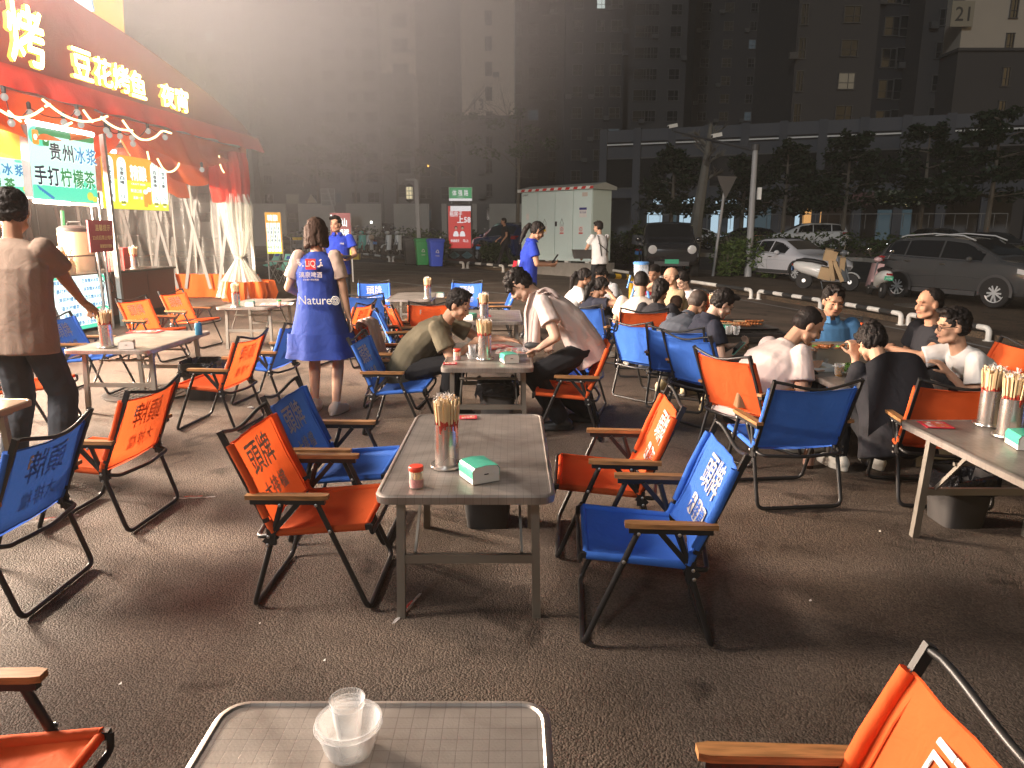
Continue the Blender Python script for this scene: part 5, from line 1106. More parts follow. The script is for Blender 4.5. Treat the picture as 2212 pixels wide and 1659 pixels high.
m = MB(); plate(m, cw*.885, 1.52, .30, .30, 0); m.build('notice_plate', WHITE, cab, 0); m = MB(); m.add([cq(cw*.885-.15, -.029, 1.60), cq(cw*.885+.15, -.029, 1.60), cq(cw*.885+.15, -.029, 1.67), cq(cw*.885-.15, -.029, 1.67)], [(0, 1, 2, 3)], 0); m.text('电力设施', cq(cw*.885, -.029, 1.52), ce, (0, 0, 1), .07, 0, 0, w=.24); m.build('notice_print', mat('blue_ink', (.04, .05, .25), .6), cab, 0)
m = MB(); plate(m, cw*.905, 2.07, .22, .12, 0); m.build('name_plate', mat('silver_plate', (.62, .55, .48), .4), cab, 0); m = MB(); m.text('CABINT', cq(.20, -.0265, 2.13), ce, (0, 0, 1), .08, 0, .003, w=.26); m.build('maker_lettering', DGREY, cab, 0)
m = MB(); plate(m, .30, 1.42, .12, .2, 0); m.build('paper_sticker', WHITE, cab, 0); m = MB(); cbx(m, cw*.507, cw*.53, -.05, -.024, 1.1, 1.25); m.build('handle', DGREY, cab, 0)
# ------------------------------------------------------------------ street furniture
POLE = mat('pole_grey', (.30, .30, .30), .5, var=.15, vs=3)
def pole(m, p, q, r, n=10): m.tube([p, q], r, n)
b0 = at(1622, 601); b0 = gp(dep(1622, 500, 24).x, 24, .1); tp = dep(1632, 318, 24.2)
t = thing('camera_mast', 'tall grey mast with an arm carrying two surveillance cameras', 'mast', b0); m = MB(); m.tube([(0, 0, 0), tp-b0], [.12, .085], 12); m.build('mast', POLE, t, 60); m = MB(); m.lathe([(.13, -.1), (.13, .08), (.05, .1)], 12, c=tuple(tp-b0)); m.build('mast_cap', DGREY, t)
a0, a1 = tp-b0-V((0, 0, .1)), dep(1457, 284, 29)-b0; m = MB(); m.tube([a0, a1], [.055, .035], 8); m.build('arm', DGREY, t)
for u, v, y in ((1453, 272, 29), (1548, 292, 26.4)):
    c = dep(u, v, y)-b0; m = MB(); m.box(c, (.36, .14, .13), rot=MX.Rotation(.25, 3, 'Z') @ MX.Rotation(-.2, 3, 'Y')); cam_ = m.build('surveillance_camera', WHITE, t); m = MB(); m.lathe([(.05, 0), (.05, .03)], 10, T=MX.Translation(c+V((-.19, -.05, -.05))) @ MX.Rotation(pi/2, 4, 'Y')); m.build('lens', GLASSD, cam_); m = MB(); m.tube([c+V((0, 0, -.06)), c+V((0, 0, -.2))], .03, 6); m.build('camera_bracket', DGREY, cam_)
m = MB(); m.box(dep(1640, 418, 24)-b0, (.12, .1, .38)); m.build('control_box', WHITE, t)
b0 = at(1539, 603); t = thing('give_way_sign', 'triangular road sign seen from behind on a leaning grey pole', 'road sign', b0); tp = dep(1569, 382, b0.y)-b0; m = MB(); m.tube([(0, 0, 0), tp], .045, 10); m.build('pole', POLE, t, 60)
c = dep(1568, 400, b0.y)-b0; m = MB(); m.prism([(-.40, .17), (.0, -.52), (.40, .17)], -.015, .015, 0, MX.Translation(c+V((0, -.06, .1))) @ MX.Rotation(R(25), 4, 'Z') @ MX.Rotation(pi/2, 4, 'X')); m.build('sign_plate', mat('sign_back', (.115, .108, .104), .6), t)
b0 = at(901, 570); b0 = gp(b0.x, b0.y+1, .1); t = thing('lantern_post', 'lantern post with a lit hanging box lantern', 'street lamp', b0); tp = dep(899, 388, b0.y)-b0; m = MB(); m.bar((0, 0, 0), tp, .16, .16, up=(0, 1, 0)); m.build('post', POLE, t); e_ = dep(876, 388, b0.y)-b0; m = MB(); m.bar(tp, e_, .08, .08); m.build('arm', POLE, t)
c = dep(884.5, 417, b0.y)-b0; m = MB(); m.box(c, (.26, .26, .52)); m.build('lantern_glass', glow('lantern_glass', (1, .85, .5), .8), t); m = MB()
for x in (-.13, .13):
    for y_ in (-.13, .13): m.bar(c+V((x, y_, -.28)), c+V((x, y_, .28)), .03, .03, up=(0, 1, 0))
for z in (-.26, -.1, .08, .26): m.box(c+V((0, 0, z)), (.30, .30, .025))
m.box(c+V((.0, -.135, 0)), (.02, .02, .5)); m.lathe([(.2, .28), (.02, .42)], 4, c=tuple(c)); m.lathe([(.02, -.42), (.2, -.28)], 4, c=tuple(c)); m.build('lantern_frame', BLACK, t)
b0 = at(712, 552); b0 = gp(b0.x, b0.y+4, .1); t = thing('road_sign', 'rectangular road sign seen from behind on a pole', 'road sign', b0); c = dep(708, 426, b0.y)-b0; m = MB(); m.tube([(0, 0, 0), c+V((0, 0, .5))], .05, 8); m.build('pole', POLE, t, 60); m = MB(); w, h = .42, .5; m.box(c+V((0, .06, 0)), (w*2, .02, h*2)); m.build('sign_plate', mat('sign_grey', (.2, .2, .19), .6), t); m = MB(); [m.box(c+V((0, .045, z)), (w*2, .02, .04)) for z in (-.48, -.2, .2, .48)]; [m.box(c+V((x, .045, 0)), (.04, .02, h*2)) for x in (-.4, .4)]; m.build('sign_rib', POLE, t)
b0 = at(672, 552); b0 = gp(b0.x, b0.y+10, .1); t = thing('warning_sign', 'small triangular warning sign with a plate, far left', 'road sign', b0); c = dep(673, 432, b0.y)-b0; m = MB(); m.tube([(0, 0, 0), c+V((0, 0, .3))], .04, 8); m.build('pole', POLE, t, 60); m = MB(); m.prism([(-.34, -.25), (.34, -.25), (0, .35)], 0, .02, 0, MX.Translation(c+V((0, -.05, .05))) @ MX.Rotation(pi/2, 4, 'X')); m.build('sign_plate', mat('dim_sign_yellow', (.3, .27, .2), .6), t); m = MB(); m.box(c+V((0, -.05, -.38)), (.66, .02, .2)); m.build('text_plate', WHITE, t)
# street lamp arm above the tent roof
p0 = dep(292, 95, 40); b0 = gp(p0.x-.3, 40); t = thing('street_lamp', 'curved street lamp arm showing above the tent roof', 'street lamp', b0); m = MB(); m.tube(rnd_path([V((0, 0, 0)), p0-b0, dep(318, 66, 40)-b0, dep(392, 60, 40)-b0], .8, 6), [.12]+[.07]*15, 8); m.build('lamp_post', POLE, t, 60); m = MB(); m.ell(dep(385, 61, 40)-b0, (.5, .14, .07), 12, 6); m.build('lamp_head', POLE, t)
# advert light box with green street sign
b0 = at(990, 566); by = b0.y+1.0; Q = lambda u, v, dy=0: dep(u, v, by+dy)
t = thing('advert_pillar', 'street advert light box with a red poster under a green street name sign', 'advert', gp(Q(992, 560).x, by, .1)); O = V(t.location)
def qbox(m, u0, v0, u1, v1, d0, d1):
    a, b = Q(u0, v0), Q(u1, v1); m.box(((a.x+b.x)/2-O.x, by+(d0+d1)/2-O.y, (a.z+b.z)/2-O.z), (abs(b.x-a.x), d1-d0, abs(a.z-b.z)))
m = MB(); qbox(m, 964.5, 440, 1020, 541, 0, .3); m.build('frame', DGREY, t); m = MB(); qbox(m, 968, 541.5, 1023, 562, -.05, .35); m.build('base', DGREY, t)
POST = glow('lit_poster_red', (.62, .05, .045), .75); PW = glow('lit_poster_white', (.9, .85, .85), .8); m = MB(); qbox(m, 968, 445, 1017.5, 536, -.012, -.002); m.build('poster', POST, t)
def qt(m, st, u, v, w, h, mi=0, bold=.02, d=-.016):
    o = Q(u, v)-O; k = by/F0/.98; vs, fs, gw, gh = glyphs(st, bold); m.add([V((o.x+x*w*k/gw, d-q, o.z+y*h*k/gh)) for x, y, q in vs], fs, mi)
def qr(m, u0, v0, u1, v1, mi, d=-.015): 
    P = [Q(u0, v1)-O, Q(u1, v1)-O, Q(u1, v0)-O, Q(u0, v0)-O]; m.add([V((p.x, d, p.z)) for p in P], [(0, 1, 2, 3)], mi)
m = MB(); qr(m, 973, 445, 1017, 456, 0); qt(m, '租房子', 985, 462, 26, 11); qt(m, '上58', 1002, 474, 28, 14, 0, .03); qt(m, '快速成交', 983, 520, 18, 6); qt(m, '马上', 1006, 520, 12, 6); m.build('poster_print', [PW], t, 0)
m = MB(); SKP = glow('poster_skin', (.75, .42, .3), .5); HP = mat('poster_hair', (.02, .015, .015), .6)
for u in (985, 999):
    for du, v, r, mi, d in ((0, 505, 5.2, 0, -.016), (-3.6, 508, 2.6, 0, -.0165), (3.6, 508, 2.6, 0, -.0165), (0, 492, 3.4, 2, -.017), (0, 493.2, 2.6, 1, -.018)):
        P = [Q(u+du+r*cos(a*.5236), v+r*1.15*sin(a*.5236))-O for a in range(12)]; m.add([V((p.x, d, p.z)) for p in P], [tuple(range(11, -1, -1))], mi)
m.build('poster_figures', [PW, SKP, HP], t, 0)
PTEAL = mat('pattern_teal', (.2, .38, .42), .5); m = MB()
for cu in (981.5, 1009):
    for k in range(4):
        r = 2.2+3.0*k
        for sx in (-1, 1):
            for sy in (-1, 1):
                a, b = Q(cu+sx*r, 551.5)-O, Q(cu, 551.5+sy*r*.72)-O; a.y = b.y = -.053; m.bar(a, b, .035, .004, up=(0, 1, 0))
m.build('base_pattern', PTEAL, t, 0)
m = MB(); qbox(m, 969, 404, 1020, 434, .08, .2); m.build('street_sign_box', WHITE, t); m = MB(); qbox(m, 970, 405, 1019, 428.5, .068, .078); m.build('street_sign_face', glow('lit_green_sign', (.06, .36, .14), .7), t); m = MB(); qr(m, 970, 428.6, 1019, 433.6, 0, .072)
qt(m, '体 强 路', 994, 416.5, 33, 12, 0, .012, .06); qt(m, 'Tǐqiáng Lù', 994, 425.5, 14, 2.4, 0, 0, .06); m.build('street_sign_print', PW, t, 0); m = MB(); [m.box((Q(u, 437).x-O.x, .14, Q(u, 437).z-O.z), (.04, .04, .3)) for u in (975, 1013)]; m.build('sign_leg', POLE, t)
# wheeled bins
def wbin(u, v, col, label, rz=0, mark=True):
    p = at(u, v); t = thing('wheeled_bin', label, 'wheelie bin', p, R(rz), 'wheeled rubbish bins'); mm = mat('bin_'+label.split()[0], col, .45, var=.12); m = MB(); rr2 = lambda w, l, z, dy=0: [V((q[0], q[1]+dy, z)) for q in rrect(w, l, .05, 3)]
    m.loft([rr2(.22, .24, .06), rr2(.285, .34, .98, .02), rr2(.31, .365, 1.0, .02), rr2(.31, .365, 1.04, .02)]); m.build('bin_body', mm, t, 40); m = MB(); m.loft([rr2(.315, .38, 1.045, .02), rr2(.31, .37, 1.08, .02), rr2(.24, .28, 1.12, .02)]); m.bar((-.25, .42, 1.02), (.25, .42, 1.02), .04, .04); m.build('lid', mm, t, 40)
    for s in (-1, 1): m = MB(); m.lathe([(.03, 0), (.1, 0), (.1, .05), (.03, .05)], 14, T=MX.Translation((s*.22, .25, .1)) @ MX.Rotation(pi/2, 4, 'Y')); m.build('wheel', RUBBER, t)
    if mark:
        m = MB(); c = V((0, -.322, .62))
        for a in (90, 210, 330): m.bar(c+V((.07*cos(R(a)), .0, .07*sin(R(a)))), c+V((.07*cos(R(a+110)), 0, .07*sin(R(a+110)))), .016, .004, up=(0, 1, 0))
        m.text('可回收物', c+V((0, .03, -.16)), (1, 0, 0), (0, 0, 1), .05, 0, 0, w=.16); m.build('recycling_mark', WHITE, t)
wbin(888, 573, (.06, .06, .062), 'grey wheeled bin, left of the green one', 14, False); wbin(913, 575, (.03, .32, .09), 'green wheeled bin between the grey and the blue one', 14); wbin(942, 578, (.03, .08, .55), 'blue wheeled bin, right of the green one', 18)
p = at(961, 575); m = MB(); m.tube([(0, 0, 0), (-.05, 0, 1.15)], .03, 8); tag(m.build('bollard_post', WHITE), 'thin white post behind the blue wheeled bin', 'post').location = gp(p.x-.2, p.y+.9)
# banner stands at the far left
def banner(label, u0, v0, u1, v1, y, face, parts):
    a, b = dep(u0, v0, y), dep(u1, v1, y); g = G(a.x, y); t = thing('banner_stand', label, 'lit banner', ((a.x+b.x)/2, y, g), 0, 'lit upright banner stands'); w = b.x-a.x; h = a.z-g; z0 = b.z-g
    m = MB(); m.box((0, 0, (h+z0)/2), (w, .05, h-z0)); m.build('lit_face', face, t); m = MB(); [m.bar((s*w/2, .03, 0), (s*w/2, .03, h), .04, .04, up=(0, 1, 0)) for s in (-1, 1)]; m.build('stand_pole', POLE, t)
    for fm, items in parts:
        for it in items:
            m = MB()
            if it[0] == 'r': _, x0, y0, x1, y1, d = it; m.add([((x-.5)*w, -.026-d, z0+(1-yy)*(h-z0)) for x, yy in ((x0, y1), (x1, y1), (x1, y0), (x0, y0))], [(0, 1, 2, 3)])
            else: _, st, x, yy, ww, hh = it; vs, fs, gw, gh = glyphs(st, .02); m.add([((x-.5)*w+q*ww*w/gw, -.036-e, z0+(1-yy)*(h-z0)+r*hh*(h-z0)/gh) for q, r, e in vs], fs)
            m.build('banner_print', fm, t, 0)
cols_ = [('r', .06+.23*i, .25, .25+.23*i, .95, .004) for i in range(4)]; txt_ = [('t', ('01', '02', '03', '04')[i], .155+.23*i, .29, .09, .05) for i in range(4)]+[('t', ch, .155+.23*i, .38+.1*j, .12, .08) for i, w_ in enumerate(('全麦拉格', '全麦白啤', '百香果啤', '龙井小麦')) for j, ch in enumerate(w_)]+[('t', ('8.8', '12', '15', '15')[i], .155+.23*i, .84, .16, .07) for i in range(4)]
banner('orange and white lit beer price banner beside the tent corner', 572, 459, 611, 548, 22, BEER, ((BEERY, [('r', 0, .72, 1, 1, .001)]), (LW, cols_+[('t', '精酿', .5, .13, .7, .16)]), (NAVY, txt_)))
RB = glow('lit_red_banner', (.50, .05, .06), .7)
banner('red lit porridge banner behind the waiter', 713, 460, 760, 551, 21, RB, ((LEM, [('r', 0, .62, 1, 1, .001)]), (LW, [('t', '潮汕', .48, .22, .72, .2), ('t', '砂锅粥', .52, .48, .8, .2), ('r', .02, .04, .10, .18, .002)])))
p = at(645, 556); t = thing('service_trolley', 'grey service trolley with tubs and a yellow tray on top', 'trolley', gp(p.x, p.y)); 
for z in (.15, .5, .85): m = MB(); m.box((0, 0, z), (.6, .4, .03)); m.build('shelf', GREY, t)
for x in (-.3, .3): m = MB(); m.bar((x, -.2, 0), (x, -.2, 1.0), .04, .04, up=(0, 1, 0)); m.bar((x, .2, 0), (x, .2, 1.0), .04, .04, up=(0, 1, 0)); m.build('upright', POLE, t)
for i, (x, z) in enumerate(((-.14, .6), (.15, .6), (-.1, .95), (.16, .95), (0, .25))): m = MB(); m.loft([[V((q[0]+x, q[1], z_)) for q in rrect(w, .15, .03, 3)] for w, z_ in ((.11, z-.08), (.13, z+.06))]); tag(m.build('tub', GREY if i < 2 or i == 4 else YELLOW), ('left grey tub on the middle trolley shelf', 'right grey tub on the middle trolley shelf', 'left yellow tub on top of the trolley', 'right yellow tub on top of the trolley', 'grey tub on the lowest trolley shelf')[i], 'tub', 'tubs on the service trolley').location = V(t.location)
p = at(766, 561); t = thing('yellow_crate', 'yellow crate on the ground below the red banner', 'crate', gp(p.x, p.y+.2)); m = MB(); m.box((0, 0, .14), (.42, .4, .28)); m.build('crate_body', YELLOW, t); m = MB(); m.box((0, 0, .285), (.40, .38, .01)); m.build('crate_filling', DKPLASTIC, t)
p = at(601, 556); t = thing('rubbish_bin', 'black rubbish bin with a liner beside the beer banner', 'bin', gp(p.x, p.y)); m = MB(); m.lathe([(.26, 0), (.33, .85), (.35, .86), (.31, .84)], 16); m.build('bin_body', DKPLASTIC, t); m = MB(); m.lathe([(.345, .72), (.36, .8), (.355, .89), (.3, .88)], 16, caps=False); m.build('liner', BAG, t, 0)
p = at(630, 614); t = thing('folding_stand', 'black criss cross folding stand under the teal chairs', 'stand', gp(p.x, p.y+.35)); m = MB(); m.box((0, 0, .62), (1.5, .45, .03)); m.build('top_board', DGREY, t)
for i in range(5):
    for y_ in (-.2, .2): m = MB(); m.bar((-.7+.3*i, y_, .0), (-.4+.3*i, y_, .6), .02, .02); m.build('cross_bar', BLACK, t); m = MB(); m.bar((-.4+.3*i, y_, .0), (-.7+.3*i, y_, .6), .02, .02); m.build('cross_bar', BLACK, t)
# manhole covers
COVM = mat('cast_iron', (.10, .09, .08), .45, metal=.4, var=.3, vs=6)
for i, (u, v, r, lab) in enumerate(((325, 850, .42, 'round iron manhole cover under the shiny table'), (730, 728+40, .4, 'round iron manhole cover behind the left orange chair'), (1985, 672, .5, 'faint round cover on the pavement beside the grey car'))):
    p = at(u, v); t = thing('manhole_cover', lab, 'manhole cover', gp(p.x, p.y, .112 if i == 2 else .006), 0, 'round manhole covers'); m = MB(); m.lathe([(r, 0), (r, .008), (r-.05, .009), (r-.06, .004), (0.001, .004)], 32); m.build('cover', COVM, t); m = MB()
    for a in range(-6, 7):
        for b in range(-6, 7):
            if (a*a+b*b)*.06*.06 < (r-.09)**2: m.box((a*.06, b*.06, .006), (.035, .035, .006))
    o = m.build('tread_stud', COVM, t); o['kind'] = 'stuff'
# ------------------------------------------------------------------ cars
def lerp_tab(tab, y):
    for a, b in zip(tab, tab[1:]):
        if y <= b[0]: t = (y-a[0])/(b[0]-a[0]); t = max(0, t); return [p+(q-p)*t for p, q in zip(a[1:], b[1:])]
    return list(tab[-1][1:])
HEADL = mat('headlamp_lens', (.5, .5, .5), .08, spec=.9); TAILR = mat('tail_lamp', (.25, .008, .01), .12); LITT = glow('lit_tail_lamp', (1, .03, .02), 2.5); LITH = glow('lit_head_lamp', (.95, 1, .95), 4)
PLG = mat('green_plate', (.05, .38, .22), .4); PLB = mat('blue_plate', (.05, .2, .5), .4); ALLOY = mat('alloy', (.6, .62, .63), .3, metal=.35)
SUVT = [(-2.3, .50, .92, 1.0, .80, .55), (-2.22, .36, 1.06, 1.18, .86, .60), (-2.05, .31, 1.15, 1.46, .90, .60), (-1.7, .29, 1.16, 1.64, .915, .62), (-1.0, .28, 1.12, 1.70, .92, .64), (-.2, .28, 1.09, 1.70, .92, .64), (.35, .28, 1.07, 1.63, .92, .62), (.95, .28, 1.06, 1.34, .915, .66), (1.30, .28, 1.07, 1.16, .91, .68), (1.8, .29, 1.03, 1.10, .89, .66), (2.16, .32, .95, 1.01, .83, .60), (2.31, .44, .78, .86, .74, .52)]
SEDT = [(-2.35, .42, .80, .86, .76, .5), (-2.2, .30, .92, 1.0, .84, .55), (-1.75, .25, .95, 1.08, .88, .56), (-1.3, .23, .94, 1.32, .90, .54), (-.8, .22, .92, 1.43, .905, .55), (-.1, .22, .90, 1.45, .905, .56), (.35, .22, .89, 1.36, .905, .55), (1.0, .22, .87, 1.04, .90, .58), (1.3, .23, .85, .94, .89, .62), (1.9, .26, .78, .85, .86, .58), (2.25, .32, .66, .72, .76, .5), (2.38, .40, .56, .60, .62, .42)]
JEEPT = [(-2.1, .5, 1.1, 1.6, .86, .74), (-2.0, .35, 1.12, 1.72, .90, .78), (-1.0, .33, 1.12, 1.78, .92, .80), (0, .33, 1.11, 1.77, .92, .80), (.35, .33, 1.10, 1.68, .92, .78), (.75, .33, 1.10, 1.22, .92, .80), (1.2, .33, 1.08, 1.14, .91, .80), (1.75, .34, 1.05, 1.10, .90, .78), (2.0, .38, .98, 1.02, .86, .74), (2.05, .5, .85, .9, .80, .7)]
def car(label, loc, head, tab, paint, wb=(-1.33, 1.38), wr=.36, sc=1., rails=False, far=False, lit_tail=False, lit_head=False, roofm=None, sunroof=False, doors=True, name='parked_car', round_lamp=False, winbelt=None):
    t = thing(name, label, 'car', loc, R(head-90), 'parked and passing cars'); t.scale = (sc, sc, sc)
    def half(y):
        zb, zl, zr, w, wr_ = lerp_tab(tab, y); gh = zr-zl
        return [(0, zb), (w*.86, zb), (w*.97, zb+.10), (w*1.0, zb+(zl-zb)*.55), (w*.985, zl-.04), (w*.955, zl), (w*.955+(wr_-w*.955)*.82, zl+gh*.80), (wr_*.93, zl+gh*.955), (wr_*.5, zr-.005), (0, zr+.012)]
    y0, y1 = tab[0][0], tab[-1][0]; N = 34 if not far else 18; rings = []
    for i in range(N+1):
        y = y0+(y1-y0)*i/N; h = half(y); rings.append([V((x, y, z)) for x, z in h]+[V((-x, y, z)) for x, z in h[-2:0:-1]])
    m = MB(); m.loft(rings); m.build('body', paint, t, 38, fix=True)
    def sx(y, z):
        h = half(y)
        for a, b in zip(h[1:], h[2:]):
            if a[1] <= z <= b[1]+1e-6: k = (z-a[1])/max(1e-4, b[1]-a[1]); return a[0]+(b[0]-a[0])*k
        return h[7][0]
    def roofz(y): return lerp_tab(tab, y)[2]
    def belt(y): return lerp_tab(tab, y)[1]
    # side windows
    ys = [y for y in [y0+(y1-y0)*i/80 for i in range(81)] if roofz(y)-belt(y) > .26]; ya, yb = ys[0]+.14, ys[-1]-.04; cuts = [ya, ya+(yb-ya)*.24, ya+(yb-ya)*.60, yb]
    for s in (-1, 1):
        for a, b in zip(cuts, cuts[1:]):
            m = MB(); a_, b_ = a+.025, b-.025
            def wf(u, v): y = a_+(b_-a_)*u; zl, zr = belt(y), roofz(y); z = zl+.045+(zr-zl-.045)*(.04+.76*v); return V((s*(sx(y, z)+.006), y, z))
            m.grid(wf, 6, 3); m.build('side_window', GLASSD, t, 60)
        m = MB(); m.tube([V((s*(sx(y, belt(y)+.03)+.008), y, belt(y)+.03)) for y in [cuts[0]+(cuts[-1]-cuts[0])*i/12 for i in range(13)]], .012, 5); m.build('window_trim', CHROME, t)
    def top(y, f, lift): zb, zl, zr, w, wr_ = lerp_tab(tab, y); return V((f*wr_*.90, y, zr+.010-(zr-zl)*.03*abs(f)+lift))
    ff = [y for y in [y0+(y1-y0)*i/120 for i in range(121)]]; mxr = max(roofz(y) for y in ff)
    yw1 = max(y for y in ff if roofz(y) > mxr-.10); yw0 = max(y for y in ff if roofz(y)-belt(y) > .17)
    m = MB(); m.grid(lambda u, v: top(yw0+(yw1-yw0)*v, (u-.5)*2*.97, .008), 8, 6); m.build('windscreen', GLASSD, t, 60)
    yr1 = min(y for y in ff if roofz(y) > mxr-.12); yr0 = min(y for y in ff if roofz(y)-belt(y) > .22)
    if yr1-yr0 > .05: m = MB(); m.grid(lambda u, v: top(yr0+(yr1-yr0)*v, (u-.5)*1.9, .008), 8, 6); m.build('rear_window', GLASSD, t, 60)
    if roofm: m = MB(); m.grid(lambda u, v: top(yr1+(yw1-yr1)*v, (u-.5)*2, .006), 6, 6); m.build('roof_panel', roofm, t, 60)
    if sunroof: m = MB(); m.grid(lambda u, v: top(-.75+.85*v, (u-.5)*1.1, .010), 4, 4); m.build('sunroof', GLASSD, t, 60)
    if rails:
        for s in (-1, 1): m = MB(); m.tube([V((s*.58, y, roofz(max(-1.6, min(.4, y)))+h)) for y, h in ((-1.62, .02), (-1.45, .055), (-.6, .065), (.2, .06), (.52, -.01))], .022, 8, flat=.8); m.build('roof_rail', ALLOY, t, 60)
    w = lerp_tab(tab, 0)[3]
    for yc in wb:
        for s in (-1, 1):
            wl = thing_part = bpy.data.objects.new('wheel', None); C.objects.link(wl); wl.parent = t; wl.location = (s*(w-.115), yc, wr); wl.rotation_euler = (0, s*pi/2, 0)
            m = MB(); m.lathe([(wr*.6, .10), (wr*.92, .12), (wr, .09), (wr, -.09), (wr*.9, -.12), (wr*.5, -.12)], 26); m.build('tyre', RUBBER, wl, 40)
            m = MB(); m.lathe([(wr*.64, .105), (wr*.66, .118), (wr*.60, .112), (wr*.58, .02)], 26, caps=False)
            for k in range(5):
                for e in (-.16, .16): a = 2*pi*k/5+e; m.bar((wr*.1*cos(a), wr*.1*sin(a), .112), (wr*.62*cos(a+e*.6), wr*.62*sin(a+e*.6), .108), wr*.11, .02)
            m.lathe([(wr*.15, .10), (wr*.15, .125), (0, .126)], 12); m.build('rim', ALLOY, wl, 30); m = MB(); m.lathe([(wr*.62, .03), (0, .03)], 20, caps=False); m.build('brake_disc', DGREY, wl)
            m = MB(); n = 22; o_ = []; i_ = []
            for k in range(n+1):
                a = R(-12)+(pi+R(24))*k/n; zz = wr+sin(a); 
                for L_, rad, ex in ((o_, wr*1.20, .006), (i_, wr*1.02, .012)): y, z = yc+rad*cos(a), wr+rad*sin(a); L_.append(V((s*(w+ex), y, max(.16, z))))
            m.loft([o_, i_], loop=False, caps=False); m.build('arch_trim', DGREY, t)
            m = MB(); m.add([V((s*(w-.004+.008), yc+wr*1.03*cos(a), max(.16, wr+wr*1.03*sin(a)))) for a in [R(-12)+(pi+R(24))*k/n for k in range(n+1)]], [tuple(range(n+1))]); m.build('wheel_well', RUBBER, t, 0)
    for s in (-1, 1):
        yh = y1-.28; m = MB(); 
        if round_lamp: m.lathe([(.13, 0), (.14, .03), (.10, .05)], 16, T=MX.Translation((s*.62, y1-.03, .88)) @ MX.Rotation(-pi/2, 4, 'X'))
        else: m.grid(lambda u, v: V((s*(sx(yh-.20+.34*u, belt(yh)-.16+.10*v)+.008), yh-.20+.34*u, belt(yh-.2+.34*u)-.17+.11*v)), 5, 2)
        m.build('headlight', LITH if lit_head else HEADL, t, 60)
        m = MB(); m.grid(lambda u, v: V((s*(sx(y0+.10+.36*u, belt(y0+.3)-.12+.12*v)+.010), y0+.10+.36*u, belt(y0+.3)-.14+.14*v)), 4, 2); m.build('tail_light', LITT if lit_tail else TAILR, t, 60)
        m = MB(); m.ell((s*(w+.10), yb-.22 if yb > 0 else .5, belt(.5)+.08), (.11, .06, .075), 12, 8); m.build('wing_mirror', paint, t, 60)
        if doors:
            for yc in (cuts[1], cuts[2]):
                m = MB(); m.box((s*(w+.012), yc+.22-.06, belt(yc)-.09), (.022, .17, .028)); m.build('door_handle', CHROME, t, 30)
                m = MB(); m.tube([V((s*(sx(yc-.02, z)+.003), yc-.02, z)) for z in (.36, .5, .65, .8, belt(yc)-.01)], .004, 4); m.build('door_seam', RUBBER, t)
            m = MB(); m.tube([V((s*(sx(y, .62)+.004), y, .62+.09*sin((y+1.2)*1.1))) for y in [-1+2*i/10 for i in range(11)]], .006, 4); m.build('body_crease', paint, t)
            m = MB(); m.bar((s*(w*.985), wb[0]+wr*1.3, .31), (s*(w*.985), wb[1]-wr*1.3, .31), .05, .11); m.build('sill_trim', DGREY, t)
    m = MB(); m.box((0, y1+.0, .50), (.44, .02, .14)); m.build('number_plate', PLG if round_lamp else PLB, t); m = MB(); m.box((0, y1-.08, .44), (1.1, .16, .16)); m.build('grille', DGREY, t); m = MB(); m.box((0, y0-.0, .62), (.44, .03, .14)); m.build('rear_plate', PLB, t)
    return t
def place2(ur, vr, uf, vf, h, wb, w):            # near side wheels touch the ground at these pixels; returns centre, heading, scale
    a, b = at(ur, vr, h), at(uf, vf, h); d = b-a; L = sqrt(d.x**2+d.y**2); sc = L/(wb[1]-wb[0]); e = V((d.x, d.y, 0)).normalized(); l = V((-e.y, e.x, 0)); mid = a.lerp(b, -wb[0]/(wb[1]-wb[0]))
    c = mid+l*(w*sc); return V((c.x, c.y, G(c.x, c.y)+h)), math.degrees(atan2(e.y, e.x)), sc
GREYP = mat('graphite_car_paint', (.065, .066, .067), .15, coat=1, metal=.2); SILV = mat('silver_car_paint', (.64, .64, .68), .25, coat=1, metal=.1); BLKP = mat('black_car_paint', (.015, .015, .017), .2, coat=1); WHP = mat('white_car_paint', (.62, .62, .62), .25, coat=1); BLUP = mat('navy_car_paint', (.015, .025, .10), .22, coat=1)
c_, h_, s_ = place2(1938, 641, 2146, 666, .10, (-1.33, 1.38), .86); print('SUV', c_, h_, s_); car('dark grey sport utility car with silver roof rails parked on the right', c_, h_, SUVT, GREYP, rails=True, sc=s_, wr=.365)
c_, h_, s_ = place2(1608, 595, 1718, 609, .10, (-1.4, 1.42), .86); print('SED', c_, h_, s_); car('silver white sedan with a sunroof half hidden by the shrub', c_, h_, SEDT, SILV, (-1.4, 1.42), .33, sc=s_, sunroof=True)
p = dep(1462, 590, 22.5); car('black boxy off road car facing the camera behind the shared bikes', gp(p.x, p.y+1.5, .1), 262, JEEPT, BLKP, (-1.3, 1.25), .37, round_lamp=True, sc=.95)
p = dep(1100, 575, 30.5); car('dark blue car with a white roof half hidden by the green cabinet', gp(p.x, p.y, .1), 118, SUVT, BLUP, roofm=WHP, sc=.95)
